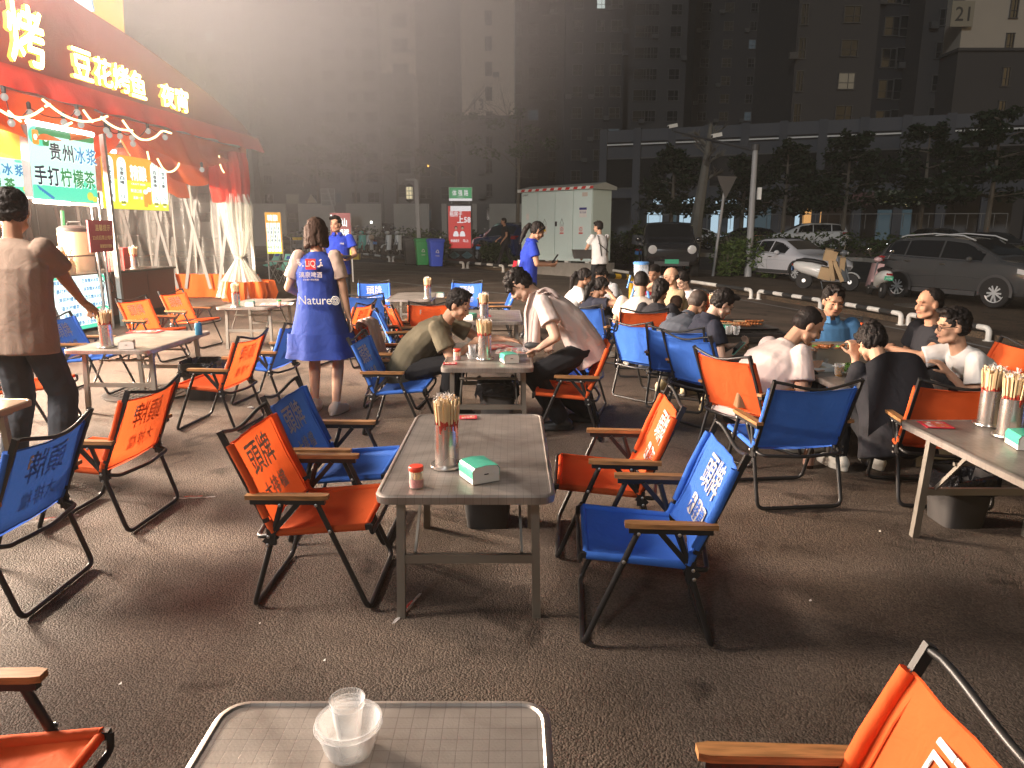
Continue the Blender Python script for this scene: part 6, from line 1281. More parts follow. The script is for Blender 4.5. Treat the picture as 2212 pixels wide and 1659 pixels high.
for u, y, hd, tab, pm, lab, lt, lh in ((1742, 44, 170, SUVT, WHP, 'white hatchback on the far side of the road', False, False), (1482, 48, 175, SEDT, WHP, 'white sedan passing before the blue lit shops', False, False), (1612, 45, 186, SEDT, BLKP, 'dark car with red tail lights lit beyond the camera mast', True, False), (1385, 50, 175, SEDT, GREYP, 'dark sedan by the railing beyond the sapling', False, False), (2150, 34, 12, SEDT, BLKP, 'dark car with red tail lights lit at the far right', True, False), (900, 50, 178, SEDT, GREYP, 'hazy dark sedan behind the wheeled bins', False, False), (805, 48, 178, SUVT, BLKP, 'hazy dark car with a red light behind the scooters', True, False), (2010, 40, 200, SEDT, GREYP, 'car with white headlights lit above the grey car roof', False, True)):
    p = dep(u, 500, y); car(lab, gp(p.x, p.y, .05), hd, tab, pm, far=True, lit_tail=lt, lit_head=lh, doors=False, name='passing_car')
# ------------------------------------------------------------------ scooters
SCW = mat('scooter_white', (.60, .60, .58), .3, coat=.5); SCB = mat('scooter_black', (.02, .02, .022), .3, coat=.5); SCT = mat('scooter_teal', (.06, .46, .40), .35, coat=.3); SCY = mat('scooter_yellow', (.72, .50, .02), .35, coat=.3); SCP = mat('scooter_pink', (.50, .33, .33), .35, coat=.3); SCG = mat('scooter_grey', (.12, .13, .14), .35, coat=.3); SEATM = mat('seat_black', (.012, .012, .013), .55)
def scooter(label, loc, head, body, shield=None, seat=SEATM, plate=PLB, light=False, box=None, sc=1., lean=5, fend=None, bars=None):
    t = thing('electric_scooter', label, 'scooter', loc, R(head-90), 'parked scooters'); t.rotation_euler = (0, R(lean), R(head-90)); t.scale = (sc, sc, sc); sh = shield or body; fend = fend or body
    for y in (-.55, .58):
        wl = bpy.data.objects.new('wheel', None); C.objects.link(wl); wl.parent = t; wl.location = (0, y, .215); wl.rotation_euler = (0, pi/2, 0)
        m = MB(); m.lathe([(.15, .04), (.20, .042), (.215, .02), (.215, -.02), (.20, -.042), (.15, -.04)], 22); m.build('tyre', RUBBER, wl, 40); m = MB(); m.lathe([(.15, .03), (.155, -.03)], 20, caps=False); m.lathe([(.05, .05), (.05, -.05)], 10); [m.bar((.04*cos(a), .04*sin(a), 0), (.15*cos(a), .15*sin(a), 0), .03, .03) for a in [2*pi*k/5 for k in range(5)]]; m.build('rim', ALLOY, wl)
    def rg_(y, z0, z1, w): return [V((w*cos(a)*(1 if True else 1), y, (z0+z1)/2+(z1-z0)/2*sin(a))) for a in [2*pi*k/14 for k in range(14)]]
    m = MB(); m.loft([rg_(-.86, .58, .66, .04), rg_(-.80, .48, .70, .10), rg_(-.62, .40, .72, .14), rg_(-.38, .34, .70, .16), rg_(-.15, .26, .64, .15), rg_(-.02, .22, .48, .11), rg_(.05, .22, .34, .08)]); m.build('rear_body', body, t, 60)
    m = MB(); m.loft([rg_(-.80, .71, .76, .05), rg_(-.6, .69, .80, .12), rg_(-.35, .67, .78, .13), rg_(-.12, .63, .74, .11), rg_(-.02, .60, .68, .06)]); m.build('seat', seat, t, 60)
    m = MB(); m.box((0, .17, .24), (.26, .46, .06)); m.build('footboard', DGREY, t, 30)
    def sf(u, v): a = (u-.5)*2; return V((a*(.20-.05*v-.03*(1-v)), .48-.20*v*.75-.10*a*a+.02, .22+.62*v))
    m = MB(); m.grid(sf, 8, 8); m.grid(lambda u, v: sf(1-u, v)+V((0, .05, .0)), 8, 8); m.build('front_shield', sh, t, 60)
    m = MB(); m.loft([[V((.055*cos(a), .585+(.225)*cos(b)*(1.0+.1*sin(a)), .215+(.235+.02*sin(a))*sin(b))) for a in [2*pi*k/8 for k in range(8)]] for b in [R(25+12*i) for i in range(11)]]); m.build('front_fender', fend, t, 60)
    m = MB(); m.tube([(-.05, .58, .215), (-.05, .46, .55)], .018, 6); m.tube([(.05, .58, .215), (.05, .46, .55)], .018, 6); m.tube([(0, .46, .5), (0, .33, .95)], .03, 8); m.build('fork', SCG, t)
    m = MB(); m.tube([(-.33, .22, .98), (-.2, .30, .99), (0, .34, .97), (.2, .30, .99), (.33, .22, .98)], .014, 7); m.build('handlebar', DGREY, t)
    for s in (-1, 1): m = MB(); m.tube([(s*.22, .275, .985), (s*.34, .21, .98)], .021, 8); m.build('grip', RUBBER, t); m = MB(); m.tube([(s*.2, .29, .99), (s*.27, .30, 1.14)], .006, 5); m.ell((s*.28, .29, 1.18), (.055, .012, .04), 10, 6); m.build('mirror', SCG if body is not SCW else CHROME, t)
    m = MB(); m.loft([rg_(.27, .90, .99, .07), rg_(.33, .87, 1.02, .11), rg_(.41, .87, 1.0, .09), rg_(.45, .90, .97, .05)]); m.build('headset', bars or sh, t, 60); m = MB(); m.ell((0, .455, .935), (.055, .02, .04), 10, 6); m.build('headlight', LITH if light else HEADL, t)
    m = MB(); m.box((0, -.865, .52), (.2, .012, .10)); p_ = m.build('number_plate', plate, t); m = MB(); m.box((0, -.865, .62), (.14, .03, .04)); m.build('tail_light', TAILR, t); m = MB(); m.tube([(.1, -.1, .22), (.22, .0, .01)], .012, 5); m.build('kick_stand', SCG, t)
    if box: m = MB(); m.box((0, -.82, .92), (.34, .30, .28)); m.build('tail_box', box, t, 30)
    return t
def sc_at(u, v, h=.1): p = at(u, v, h); return V((p.x, p.y, p.z))
a, b = sc_at(1734, 622), sc_at(1833, 630); mid = (a+b)/2; hd = math.degrees(atan2(b.y-a.y, b.x-a.x)); L = (b-a).length/1.13
sw_ = scooter('white scooter loaded with cardboard boxes', mid, hd, SCW, SCG, sc=L, lean=-3)
CARD = mat('cardboard', (.42, .29, .16), .85, var=.12, vs=5)
for i, (y, z, rx, ry, d) in enumerate(((.16, .50, .5, .2, (.34, .10, .5)), (.30, .46, .75, -.3, (.32, .09, .55)), (-.02, .42, .1, .1, (.36, .3, .30)), (.05, .88, .1, .3, (.30, .30, .28)), (.34, .66, .3, .5, (.3, .12, .36)))):
    m = MB(); m.box((0, 0, 0), d); o = m.build('cardboard_box', CARD, None, 0); R_ = MX.Rotation(R(hd-90), 4, 'Z'); o.location = mid+R_ @ V((0, y*L, z*L)); o.rotation_euler = (rx-.3, ry*.4, R(hd-90)+.1*i); o.scale = (L,)*3
    tag(o, ('flattened box leaning on the white scooter shield', 'outermost flattened box on the white scooter', 'open box on the white scooter footboard', 'square box on top of the white scooter load', 'narrow box behind the white scooter handlebar')[i], 'box', 'cardboard boxes on the white scooter')
p = sc_at(1906, 645); scooter('small pink and white scooter seen from behind beside the grey car', p+V((.12, .6, 0)), 78, SCW, SCP, plate=PLG, sc=.95, fend=SCP)
for ob in bpy.data.objects:
    if ob.name.startswith('number_plate') and ob.parent and ob.parent.get('label', '').startswith('small pink'): m = MB(); m.text('JN770', (0, -.873, .51), (1, 0, 0), (0, 0, 1), .06, 0, .01, w=.15); m.build('plate_lettering', WHITE, ob, 0); break
p = sc_at(1440, 592); scooter('yellow and grey shared scooter in front of the black car', p+V((.15, .5, 0)), 62, SCG, SCY, plate=PLB, fend=SCY, bars=SCY, sc=1)
p = sc_at(1490, 594); scooter('teal shared scooter beside the yellow one', p+V((.1, .6, 0)), 268, SCT, SCT, bars=SCW, sc=1)
p = sc_at(1378, 582); scooter('black scooter with a rear box and a lit mirror right of the cabinet', p+V((.8, .2, 0)), 22, SCB, SCB, box=SCG, sc=1.15)
p = sc_at(1039, 567); scooter('black and white scooter with a tail lamp right of the advert pillar', p+V((.2, .7, 0)), 70, SCB, SCW, sc=1.15, box=None)
for u, body, sh, hd, lab in ((622, SCB, SCG, 60, 'dark scooter behind the service trolley'), (768, SCT, SCW, 250, 'teal and white scooter right of the red banner'), (785, SCT, SCT, 262, 'second teal scooter from the red banner'), (803, SCB, SCW, 255, 'black scooter with a round helmet in the middle of the row'), (826, SCB, SCB, 70, 'dark scooter between the helmet one and the white faired one'), (848, SCW, SCW, 235, 'white faired motor scooter near the wheeled bins'), (866, SCB, SCW, 250, 'black and white scooter nearest the wheeled bins')):
    p = sc_at(u, 553); scooter(lab, gp(p.x, p.y+.8, .11), hd, body, sh, sc=1.2, lean=4)
p = sc_at(803, 553); m = MB(); m.ell((0, 0, 0), (.15, .17, .15), 16, 10); o = m.build('helmet', mat('helmet_tan', (.45, .32, .22), .35)); o.location = gp(p.x+.0, p.y+.1, 1.0); tag(o, 'tan round helmet hanging on a scooter in the row', 'helmet')
# railing beyond the median
t = thing('street_railing', 'low grey railing along the far pavement before the shops', 'railing', dep(1400, 495, 52)); 
for i in range(30): m = MB(); m.bar((i*.8, -i*.12, 0), (i*.8, -i*.12, 1.0), .03, .03, up=(0, 1, 0)); m.build('baluster', GREY, t)
m = MB(); m.bar((0, 0, 1.0), (23.2, -3.5, 1.0), .05, .05); m.build('top_rail', GREY, t)
# small distant lamps
for u, v, y, c, r, lab in ((926, 499, 90, (1, .45, .08), .14, None), ):
    pass
for u, v, y, gm, s, lab in ((925, 358, 90, (1, .5, .08), .22, 'small orange lamp low on the number 13 tower'), (802, 480, 45, (.9, .9, .8), .14, 'white lamp on the pale wall behind the scooters'), (1485, 354, 58, (1, .5, .1), .16, 'tiny orange lamp under the podium parapet'), (1564, 452, 55, (1, .8, .3), .14, 'yellow lamp beside the podium pilaster'), (1959, 443, 48, (1, .8, .4), .14, 'yellowish wall lamp right of the dim shop sign'), (1735, 440, 50, (1, .7, .3), .16, 'warm lamp above the orange lit shopfront')):
    p = dep(u, v, y); t = thing('wall_lamp', lab, 'lamp', p); m = MB(); m.box((0, 0, 0), (s*.8, .1, s)); m.build('lamp_glass', glow('far_lamp_%d' % u, gm, 5), t); m = MB(); m.box((0, .07, s*.6), (s*1.2, .16, .05)); m.build('lamp_hood', DGREY, t)
# ------------------------------------------------------------------ people: each body is grown from overlapping tapered limbs into one skin
REM = []
def remesh(mb, name, mats, parent, vox, disp=0., dsc=(9, 9, 5), smooth_it=2, seed=0, kids=None):
    me = mb.mesh(name)
    for q in (mats if isinstance(mats, (list, tuple)) else [mats]): me.materials.append(q)
    o = link(name, me, parent); md = o.modifiers.new('r', 'REMESH'); md.mode = 'VOXEL'; md.voxel_size = vox; md.use_smooth_shade = True
    if smooth_it: s = o.modifiers.new('s', 'SMOOTH'); s.iterations = smooth_it; s.factor = .5
    REM.append((o, disp, dsc, seed)); return o
def finish_people():
    dg = bpy.context.evaluated_depsgraph_get(); dg.update(); new = []
    for o, disp, dsc, seed in REM: new.append(bpy.data.meshes.new_from_object(o.evaluated_get(dg)))
    for (o, disp, dsc, seed), me in zip(REM, new):
        o.modifiers.clear(); old = o.data; o.data = me; bpy.data.meshes.remove(old)
        if disp:
            k = V((seed*3.1, seed*1.7, seed)); n = len(me.vertices); co = [0.]*(3*n); no = [0.]*(3*n)
            me.vertices.foreach_get('co', co); me.vertex_normals.foreach_get('vector', no)
            for i in range(n):
                x, y, z = co[3*i], co[3*i+1], co[3*i+2]
                w = noise.noise((x*dsc[0]+k.x, y*dsc[1]+k.y, z*dsc[2]))+.55*noise.noise((x*dsc[0]*2.3+k.x+z*6, y*dsc[1]*2.3, z*dsc[2]*2.6+k.z))
                w = (1-2*abs(w))*disp*.6+w*disp*.5
                co[3*i] += no[3*i]*w; co[3*i+1] += no[3*i+1]*w; co[3*i+2] += no[3*i+2]*w
            me.vertices.foreach_set('co', co)
        me.polygons.foreach_set('use_smooth', [True]*len(me.polygons)); me.update()
def ik(a, t, l1, l2, hint):
    d = t-a; L = d.length; mx = (l1+l2)*.995
    if L > mx: t = a+d*(mx/L); d = t-a; L = mx
    u = d/L; x = (l1*l1-l2*l2+L*L)/(2*L); h = sqrt(max(0, l1*l1-x*x)); p = V(hint); p = p-u*p.dot(u)
    p = p.normalized() if p.length > 1e-4 else V((0, 0, 1))
    return a+u*x+p*h, t
def skin(name, col): return mat(name, col, .58, spec=.25, var=.15, vs=14, bump=.05, bs=120)
SK1 = skin('skin_warm', (.50, .29, .19)); SK2 = skin('skin_tan', (.40, .215, .135)); SK3 = skin('skin_fair', (.58, .37, .27))
HAIRM = mat('black_hair', (.013, .010, .009), .55, spec=.22, bump=.6, bs=90); HAIRB = mat('brown_hair', (.05, .027, .018), .65, spec=.15, bump=.6, bs=80); HAIRT = mat('thin_hair', (.05, .035, .028), .6, bump=.4, bs=150)
EYED = mat('eye_dark', (.01, .007, .006), .2); EYEW = mat('eye_white', (.55, .5, .46), .3); LIP = mat('lips', (.34, .12, .09), .5)
FR = mat('spectacle_frame', (.01, .01, .01), .3)
def person(label, loc, head_deg, P, L):
    """P: pose (local frame, +y forward, +x right, ground z=0); L: looks"""
    s = L.get('h', 1.7)/1.7; fem = L.get('fem', 0); vox = L.get('vox', .011); near = vox < .010
    root = thing('person', label, 'person', loc, R(head_deg-90)); sk = L.get('skin', SK1); k = L.get('fat', 1.)
    pel = V(P['pel'])*s if P.get('rel', 1) else V(P['pel']); lean = R(P.get('lean', 3)); side = R(P.get('side', 0)); tw = R(P.get('twist', 0))
    def spdir(a): return (MX.Rotation(side, 3, 'Y') @ MX.Rotation(-a, 3, 'X')) @ V((0, 0, 1))
    d1, d2 = spdir(lean*.75), spdir(lean*1.2)
    waist = pel+d1*.17*s; chest = waist+d2*.17*s; shc = chest+d2*.13*s; neck = shc+d2*.045*s
    Rt = MX.Rotation(tw, 3, 'Z'); X0 = V((cos(P.get('hipyaw', 0)), 0, 0)).normalized(); X1 = Rt @ V((1, 0, 0)); X1 = (X1-d2*X1.dot(d2)).normalized()
    Y0, Y1 = d1.cross(X0)*1, d2.cross(X1)
    sw = (.165 if fem else .19)*s; hwid = (.165 if fem else .16)*s*k
    shL, shR = shc-X1*sw, shc+X1*sw; hipL, hipR = pel-X0*.088*s+V((0, 0, -.03*s)), pel+X0*.088*s+V((0, 0, -.03*s))
    hp, hy = R(P.get('hpitch', 5)), R(P.get('hyaw', 0))
    HR = MX.Rotation(hy, 3, 'Z') @ MX.Rotation(-hp, 3, 'X') @ MX.Rotation(R(P.get('hroll', 0)), 3, 'Y'); hs_ = s*L.get('hs', 1.)
    nd = (d2*.6+(HR @ V((0, 0, 1)))*.6).normalized(); hc = neck+nd*.075*s+HR @ V((0, .028, .095))*hs_
    H = lambda x, y, z: hc+HR @ (V((x, y, z))*hs_)
    W1, W2 = .285*s, .25*s; T1, T2 = .43*s, .42*s
    hL, hR = (V(P[q]) for q in ('hl', 'hr'))
    eL, hL = ik(shL, hL, W1, W2, P.get('el', (-.5, -.6, -.6))); eR, hR = ik(shR, hR, W1, W2, P.get('er', (.5, -.6, -.6)))
    fL, fR = V(P['fl']), V(P['fr']); aL, aR = fL+V((0, 0, .085)), fR+V((0, 0, .085))
    kL, aL = ik(hipL, aL, T1, T2, P.get('kl', (-.15, 1, .3))); kR, aR = ik(hipR, aR, T1, T2, P.get('kr', (.15, 1, .3)))
    # ---- skin
    b = MB()
    def ring(c, X, Y, rx, ry, n=16): return [c+X*(rx*cos(2*pi*j/n))+Y*(ry*sin(2*pi*j/n)) for j in range(n)]
    tor = [(pel-d1*.08*s, X0, Y0, hwid*.8, .10*s*k), (pel, X0, Y0, hwid, .118*s*k), (waist, (X0+X1)/2, Y1, hwid*(.80 if fem else .92), .105*s*k), (chest, X1, Y1, hwid*(.95 if fem else 1.05), .115*s*k), (shc, X1, Y1, sw*.85, .075*s), (neck, X1, Y1, .06*s, .06*s)]
    b.loft([ring(*q) for q in tor])
    for sh, el, hd in ((shL, eL, hL), (shR, eR, hR)):
        b.cap(sh, el, .052*s, .039*s); b.cap(el, hd, .038*s, .025*s)
    for hi, kn, an in ((hipL, kL, aL), (hipR, kR, aR)):
        b.cap(hi, kn, .085*s*k, .056*s); b.cap(kn, kn.lerp(an, .35), .053*s, .056*s); b.cap(kn.lerp(an, .35), an, .055*s, .036*s)
    for f, an, td in ((fL, aL, P.get('tl', (-.12, 1, 0))), (fR, aR, P.get('tr', (.12, 1, 0)))):
        t_ = V(td).normalized(); b.cap(an, V((an.x, an.y, f.z+.03))+t_*.02, .036, .03); b.cap(f+V((0, 0, .035))-t_*.04, f+V((0, 0, .025))+t_*.14*s, .033, .022)
    b.cap(neck-nd*.03, H(0, -.025, -.06), .054*s, .05*s)
    b.ell(H(0, -.012, .032), V((.075, .092, .084))*hs_, 16, 10, rot=HR); b.ell(H(0, .012, -.035), V((.063, .074, .078))*hs_, 16, 10, rot=HR)
    b.ell(H(0, .050, -.083), V((.034, .030, .026))*hs_, 12, 8, rot=HR); b.cap(H(-.034, .076, .024), H(.034, .076, .024), .011*hs_, .011*hs_, 8)
    b.cap(H(0, .084, .006), H(0, .100, -.030), .008*hs_, .0125*hs_, 8); b.cap(H(-.012, .088, -.033), H(.012, .088, -.033), .010*hs_, .010*hs_, 8)
    for q in (-1, 1):
        b.ell(H(q*.036, .056, -.03), V((.027, .028, .026))*hs_, 10, 7, rot=HR); b.ell(H(q*.074, -.008, -.008), V((.012, .020, .032))*hs_, 10, 7, rot=HR)
        b.cap(H(q*.05, .02, -.07), H(q*.015, .055, -.09), .024*hs_, .024*hs_, 8)
    b.cap(H(-.016, .083, -.060), H(.016, .083, -.060), .008*hs_, .008*hs_, 8)
    fr_ = .0088*s if near else .0105*s
    def hand(w, el, sd_, curl, dirv=None, nrm=None, spread=1.):
        d = (V(dirv) if dirv else (w-el)).normalized(); nn = V(nrm) if nrm else V((0, 0, -1)); sx_ = d.cross(nn)
        if sx_.length < .1: nn = V((sd_, 0, 0)); sx_ = d.cross(nn)
        sx_.normalize(); nn = sx_.cross(d).normalized()            # nn: the way the palm faces; sx_: across the palm
        th = sd_ if True else 1
        for i in range(4):
            o = (i-1.5)*.021*s; b.cap(w+sx_*o*.6, w+d*.085*s+sx_*o, .015*s, .012*s, 8)
            a = w+d*.085*s+sx_*o; ln = (.066, .074, .070, .056)[i if th > 0 else 3-i]*s; c1 = R(curl*.6+4*i); c2 = R(curl*1.5+6*i)
            f1 = (d*cos(c1)+nn*sin(c1)+sx_*o*2.2*spread).normalized(); f2 = (d*cos(c2)+nn*sin(c2)+sx_*o*1.5*spread).normalized()
            m_ = a+f1*ln*.55; b.cap(a, m_, fr_*1.08, fr_, 7); b.cap(m_, m_+f2*ln*.55, fr_, fr_*.8, 7)
        tdir = (d*.55-sx_*th*.8+nn*.35).normalized(); a = w+d*.02*s-sx_*th*.024*s
        m_ = a+tdir*.042*s; b.cap(a, m_, .014*s, .0115*s, 7); b.cap(m_, m_+(tdir+d*.5+nn*.2).normalized()*.036*s, .0112*s, .009*s, 7)
        return w+d*.1*s+nn*.02*s
    for w, el, sd_, q in ((hL, eL, -1, 'l'), (hR, eR, 1, 'r')):
        hand(w, el, sd_, P.get('curl'+q, 25), P.get('hd'+q), P.get('hn'+q))
    remesh(b, 'body', sk, root, vox, 0, smooth_it=2)
    # ---- face details
    if L.get('face', 1):
        for q in (-1, 1):
            m = MB(); m.ell(H(q*.031, .0815, -.001), V((.0115, .0055, .0042))*hs_, 10, 6, rot=HR); m.build('eye', EYED, root, 60)
            m = MB(); m.tube([H(q*.014, .0885, .021), H(q*.032, .0885, .026), H(q*.050, .077, .022)], [.0022*hs_, .003*hs_, .0015*hs_], 6, flat=.6); m.build('eyebrow', HAIRM, root, 60)
        m = MB(); m.tube([H(-.023, .082, -.060), H(-.008, .0915, -.058), H(.008, .0915, -.058), H(.023, .082, -.060)], [.002*hs_, .0042*hs_, .0042*hs_, .002*hs_], 6); m.build('mouth', LIP, root, 60)
    if L.get('glasses'):
        m = MB()
        for q in (-1, 1):
            m.tube([H(q*.033+.024*cos(a*pi/6), .098, .0-.003+.018*sin(a*pi/6)) for a in range(12)], .0024, 5, closed=True)
            m.tube([H(q*.057, .096, .004), H(q*.078, .04, .008), H(q*.079, -.01, .004)], .0024, 5)
        m.tube([H(-.01, .1, .002), H(.01, .1, .002)], .0024, 5); m.build('glasses', FR, root)
    # ---- hair
    hst = L.get('hair', 'short'); hm = L.get('hairm', HAIRM); b = MB(); rg = random.Random(hash(label) % 1 + len(label))
    def HE(x, y, z, rx, ry, rz_): b.ell(H(x, y, z), V((rx, ry, rz_))*hs_, 16, 10, rot=HR)
    if hst == 'bald':
        HE(0, -.038, -.004, .0775, .074, .052)
    elif hst == 'balding':
        HE(0, -.022, .040, .0795, .090, .078); HE(0, -.038, .0, .0795, .076, .062)
        m = MB(); m.ell(H(0, -.004, .078), V((.052, .075, .047))*hs_, 16, 10, rot=HR); m.build('bald_crown', sk, root, 60)
    elif hst == 'crew':
        HE(0, -.018, .044, .0785, .094, .080); HE(0, -.035, .0, .0785, .076, .06)
    elif hst == 'receding':
        HE(0, -.028, .046, .079, .088, .078); HE(0, -.038, .0, .0785, .074, .06)
    else:
        HE(0, -.024, .047, .082, .092, .083); HE(0, -.038, .0, .081, .074, .07)
    if hst in ('short', 'fringe', 'quiff'):
        for i in range(26):
            a = rg.uniform(-1, 1); y0 = rg.uniform(-.05, .05); x0 = a*.06; z0 = .12-.5*abs(x0)+.0*y0-.3*abs(y0)
            b.cap(H(x0, y0, z0), H(x0+a*.012, y0+rg.uniform(-.02, .03), z0+rg.uniform(.004, .02)), .016*hs_, .007*hs_, 6)
    if hst == 'fringe':
        for i in range(9):
            a = (i-4)/4; b.cap(H(a*.055, .045, .095-.02*a*a), H(a*.062+rg.uniform(-.008, .008), .094-.03*a*a, .034+rg.uniform(-.012, .008)), .020*hs_, .009*hs_, 7)
    if hst == 'quiff':
        for i in range(7):
            a = (i-3)/3; b.cap(H(a*.045, .035, .10), H(a*.055, .082-.015*a*a, .100+rg.uniform(0, .014)), .020*hs_, .010*hs_, 7)
    if fem and hst != 'bob':
        for q in (-1, 1): b.cap(H(q*.05, .045, .075), H(q*.076, .0, .01), .022*hs_, .016*hs_)
    if hst == 'bob':
        for i in range(15):
            a = pi*(1.0+(i-1)/12*1.0) if 0 else (-.15+1.3*i/14)*pi+pi
            x, y = .075*cos(a), .08*sin(a)-.015
            b.cap(H(x*.9, y*.9, .04), H(x*1.12, y*1.1, -.10+rg.uniform(-.02, .015)), .026*hs_, .017*hs_, 7)
    if hst in ('pony', 'longpony'):
        ln = .26 if hst == 'pony' else .30; p0 = H(0, -.095, .02); pts = [p0, p0+HR @ V((0, -.05, .0))*hs_, p0+HR @ V((.01, -.075, -.08)), p0+HR @ V((0, -.06, -.17)), p0+HR @ V((.01, -.05, -ln))]
        for a_, b_, r1, r2 in zip(pts, pts[1:], (.022, .028, .034, .03), (.028, .034, .03, .008)): b.cap(a_, b_, r1, r2, 9)
    if hst == 'bun':
        b.ell(H(0, -.085, -.075), (.052, .045, .045), 12, 8); b.cap(H(0, -.085, -.06), H(-.01, -.075, -.155), .042, .018)
        for q in (-1, 1): b.cap(H(q*.07, -.02, .0), H(q*.03, -.085, -.06), .022, .025)
    if hst == 'topbun': b.ell(H(0, -.05, .115), (.036, .036, .028), 12, 8); b.cap(H(0, -.09, .0), H(0, -.07, .1), .03, .03)
    if hst == 'braid':
        p0 = H(-.03, -.085, -.03)
        for i in range(9): b.ell(p0+V((-.05*min(1, i/5)*(-1), .015*i*.4, -.032*i))+V((.014*(-1)**i, 0, 0)), (.022, .02, .026), 8, 6)
    remesh(b, 'hair', hm, root, max(.007, vox*.85), .015 if hst not in ('bald', 'crew', 'balding', 'receding') else .003, (26, 26, 26) if not fem else (40, 40, 9), 1, seed=len(label))
    # ---- clothes
    SM = L['shirt']; sl_ = L.get('sleeve', .55); b = MB(); pad = L.get('pad', .014); hem = L.get('hem', .11)
    Rr = [(pel-d1*hem*s, X0, Y0, hwid*1.02+pad*1.6, .120*s*k+pad*2), (pel+d1*.03*s, X0, Y0, hwid+pad*1.3, .120*s*k+pad*1.6), (waist, (X0+X1)/2, Y1, hwid*(.86 if fem else .97)+pad*1.4, .110*s*k+pad*1.7), (chest, X1, Y1, hwid*(.98 if fem else 1.07)+pad, .118*s*k+pad), (shc-d2*.01*s, X1, Y1, sw*.92, .085*s+pad*.7), (shc+d2*.028*s, X1, Y1, sw*.60, .070*s), (neck+d2*.005*s, X1, Y1, .070*s, .066*s)]
    b.loft([ring(*q, n=20) for q in Rr])
    if L.get('vest') is None or True:
        for sh, el in ((shL, eL), (shR, eR)):
            e_ = sh.lerp(el, sl_); dd = (el-sh).normalized(); b.cap(sh, sh+dd*.01, L.get('cap', .064)*s, L.get('cap', .064)*s)
            if sl_ > .1: b.tube([sh-dd*.01, sh.lerp(e_, .5), e_], [.060*s, .061*s+pad*.5, .058*s+pad*1.1], 14)
    remesh(b, 'shirt', SM, root, vox*1.0, L.get('disp', .006), L.get('dsc', (6, 6, 4)), 1, seed=len(label)+3)
    if L.get('collar'):
        m = MB(); c = neck+d2*.012*s; n = 14; r0, r1, r2 = [], [], []
        for j in range(n):
            a = pi/2+.25+(2*pi-.5)*j/(n-1); dv = X1*cos(a)+Y1*sin(a)
            r0.append(c+dv*.058*s+d2*.03*s); r1.append(c+dv*.074*s+d2*.028*s); r2.append(c+dv*.092*s-d2*.016*s+Y1*(.02*s if sin(a) > .6 else 0))
        m.loft([r0, r1, r2], loop=False, caps=False); m.build('collar', L['collar'], root, 60)
    if L.get('over'): L['over'](root, dict(s=s, pel=pel, waist=waist, chest=chest, shc=shc, neck=neck, X0=X0, X1=X1, Y0=Y0, Y1=Y1, d1=d1, d2=d2, hw=hwid, shL=shL, shR=shR, ring=ring, vox=vox, H=H, hL=hL, hR=hR, eL=eL, eR=eR))
    if L.get('pants'):
        b = MB(); pl = L.get('plen', 1.); b.ell(pel, (hwid, .115*s*k, .11*s)); b.loft([ring(*q, n=18) for q in ((pel-d1*.07*s, X0, Y0, hwid*.8, .10*s*k), (pel-d1*.02*s, X0, Y0, hwid*1.03+.006, .124*s*k), (pel+d1*.08*s, X0, Y0, hwid*.96+.004, .115*s*k))])
        for hi, kn, an in ((hipL, kL, aL), (hipR, kR, aR)):
            w = L.get('pw', 1.)
            b.cap(hi, kn, .094*s*k, .068*s*w)
            if pl > .6: b.tube([kn, kn.lerp(an, .5), kn.lerp(an, .2+.8*pl)], [.068*s*w, .064*s*w, .057*s*w], 12)
            else: b.tube([hi.lerp(kn, .3), kn.lerp(an, .06)], [.09*s*k, .076*s], 12)
        remesh(b, 'trousers' if pl > .6 else 'shorts', L['pants'], root, vox, .006, (10, 10, 7), 1, seed=len(label)+9)
    if L.get('shoes'):
        for f, an, td in ((fL, aL, P.get('tl', (-.12, 1, 0))), (fR, aR, P.get('tr', (.12, 1, 0)))):
            t_ = V(td).normalized(); b = MB(); q = V((0, 0, f.z))
            b.cap(f+V((0, 0, .05))-t_*.045*s, f+V((0, 0, .045))+t_*.05*s, .047, .046); b.cap(f+V((0, 0, .042))+t_*.05*s, f+V((0, 0, .036))+t_*.15*s, .046, .034); b.cap(f+V((0, 0, .06))-t_*.04, an, .044, .042)
            x_ = V((t_.y, -t_.x, 0)); o_ = []
            for a in range(16):
                c, s_ = cos(2*pi*a/16), sin(2*pi*a/16); o_.append(f+t_*(.055*s+.155*s*c)+x_*(.048*s_))
            b.loft([[p+V((0, 0, .004)) for p in o_], [p+V((0, 0, .026)) for p in o_]])
            remesh(b, 'shoe', L['shoes'], root, vox*.9, 0, smooth_it=1)
    return root
def tee(name, col, wr=.45): return cloth_mat(name, col, .85, wr, 7, .05)
T_PINK = tee('pale_pink_tee', (.66, .545, .50)); T_OLIVE = tee('olive_tee', (.135, .115, .075)); T_WHITE = tee('white_tee', (.62, .60, .58)); T_CREAM = tee('cream_tee', (.62, .54, .46))
T_BLACK = tee('black_tee', (.018, .018, .022)); T_NAVY = tee('navy_polo', (.016, .018, .03)); T_GREY = tee('slate_polo', (.055, .062, .078)); T_BLUE = tee('royal_blue_polo', (.02, .045, .36)); T_SKY = tee('sky_blue_polo', (.075, .20, .38))
T_BROWN = tee('brown_tee', (.30, .22, .17)); T_BEIGE = tee('beige_shirt', (.40, .30, .18))
P_BLACK = tee('black_trousers', (.014, .014, .016)); P_JEANS = tee('dark_jeans', (.05, .055, .065)); P_GREYP = tee('grey_trousers', (.10, .095, .09)); P_NAVY = tee('navy_skirt_cloth', (.03, .045, .18), .7)
S_WHITE = mat('white_shoe', (.6, .56, .48), .6, var=.1); S_BLACK = mat('black_shoe', (.015, .015, .015), .4); S_BEIGE = mat('beige_shoe', (.52, .42, .26), .6, var=.1)
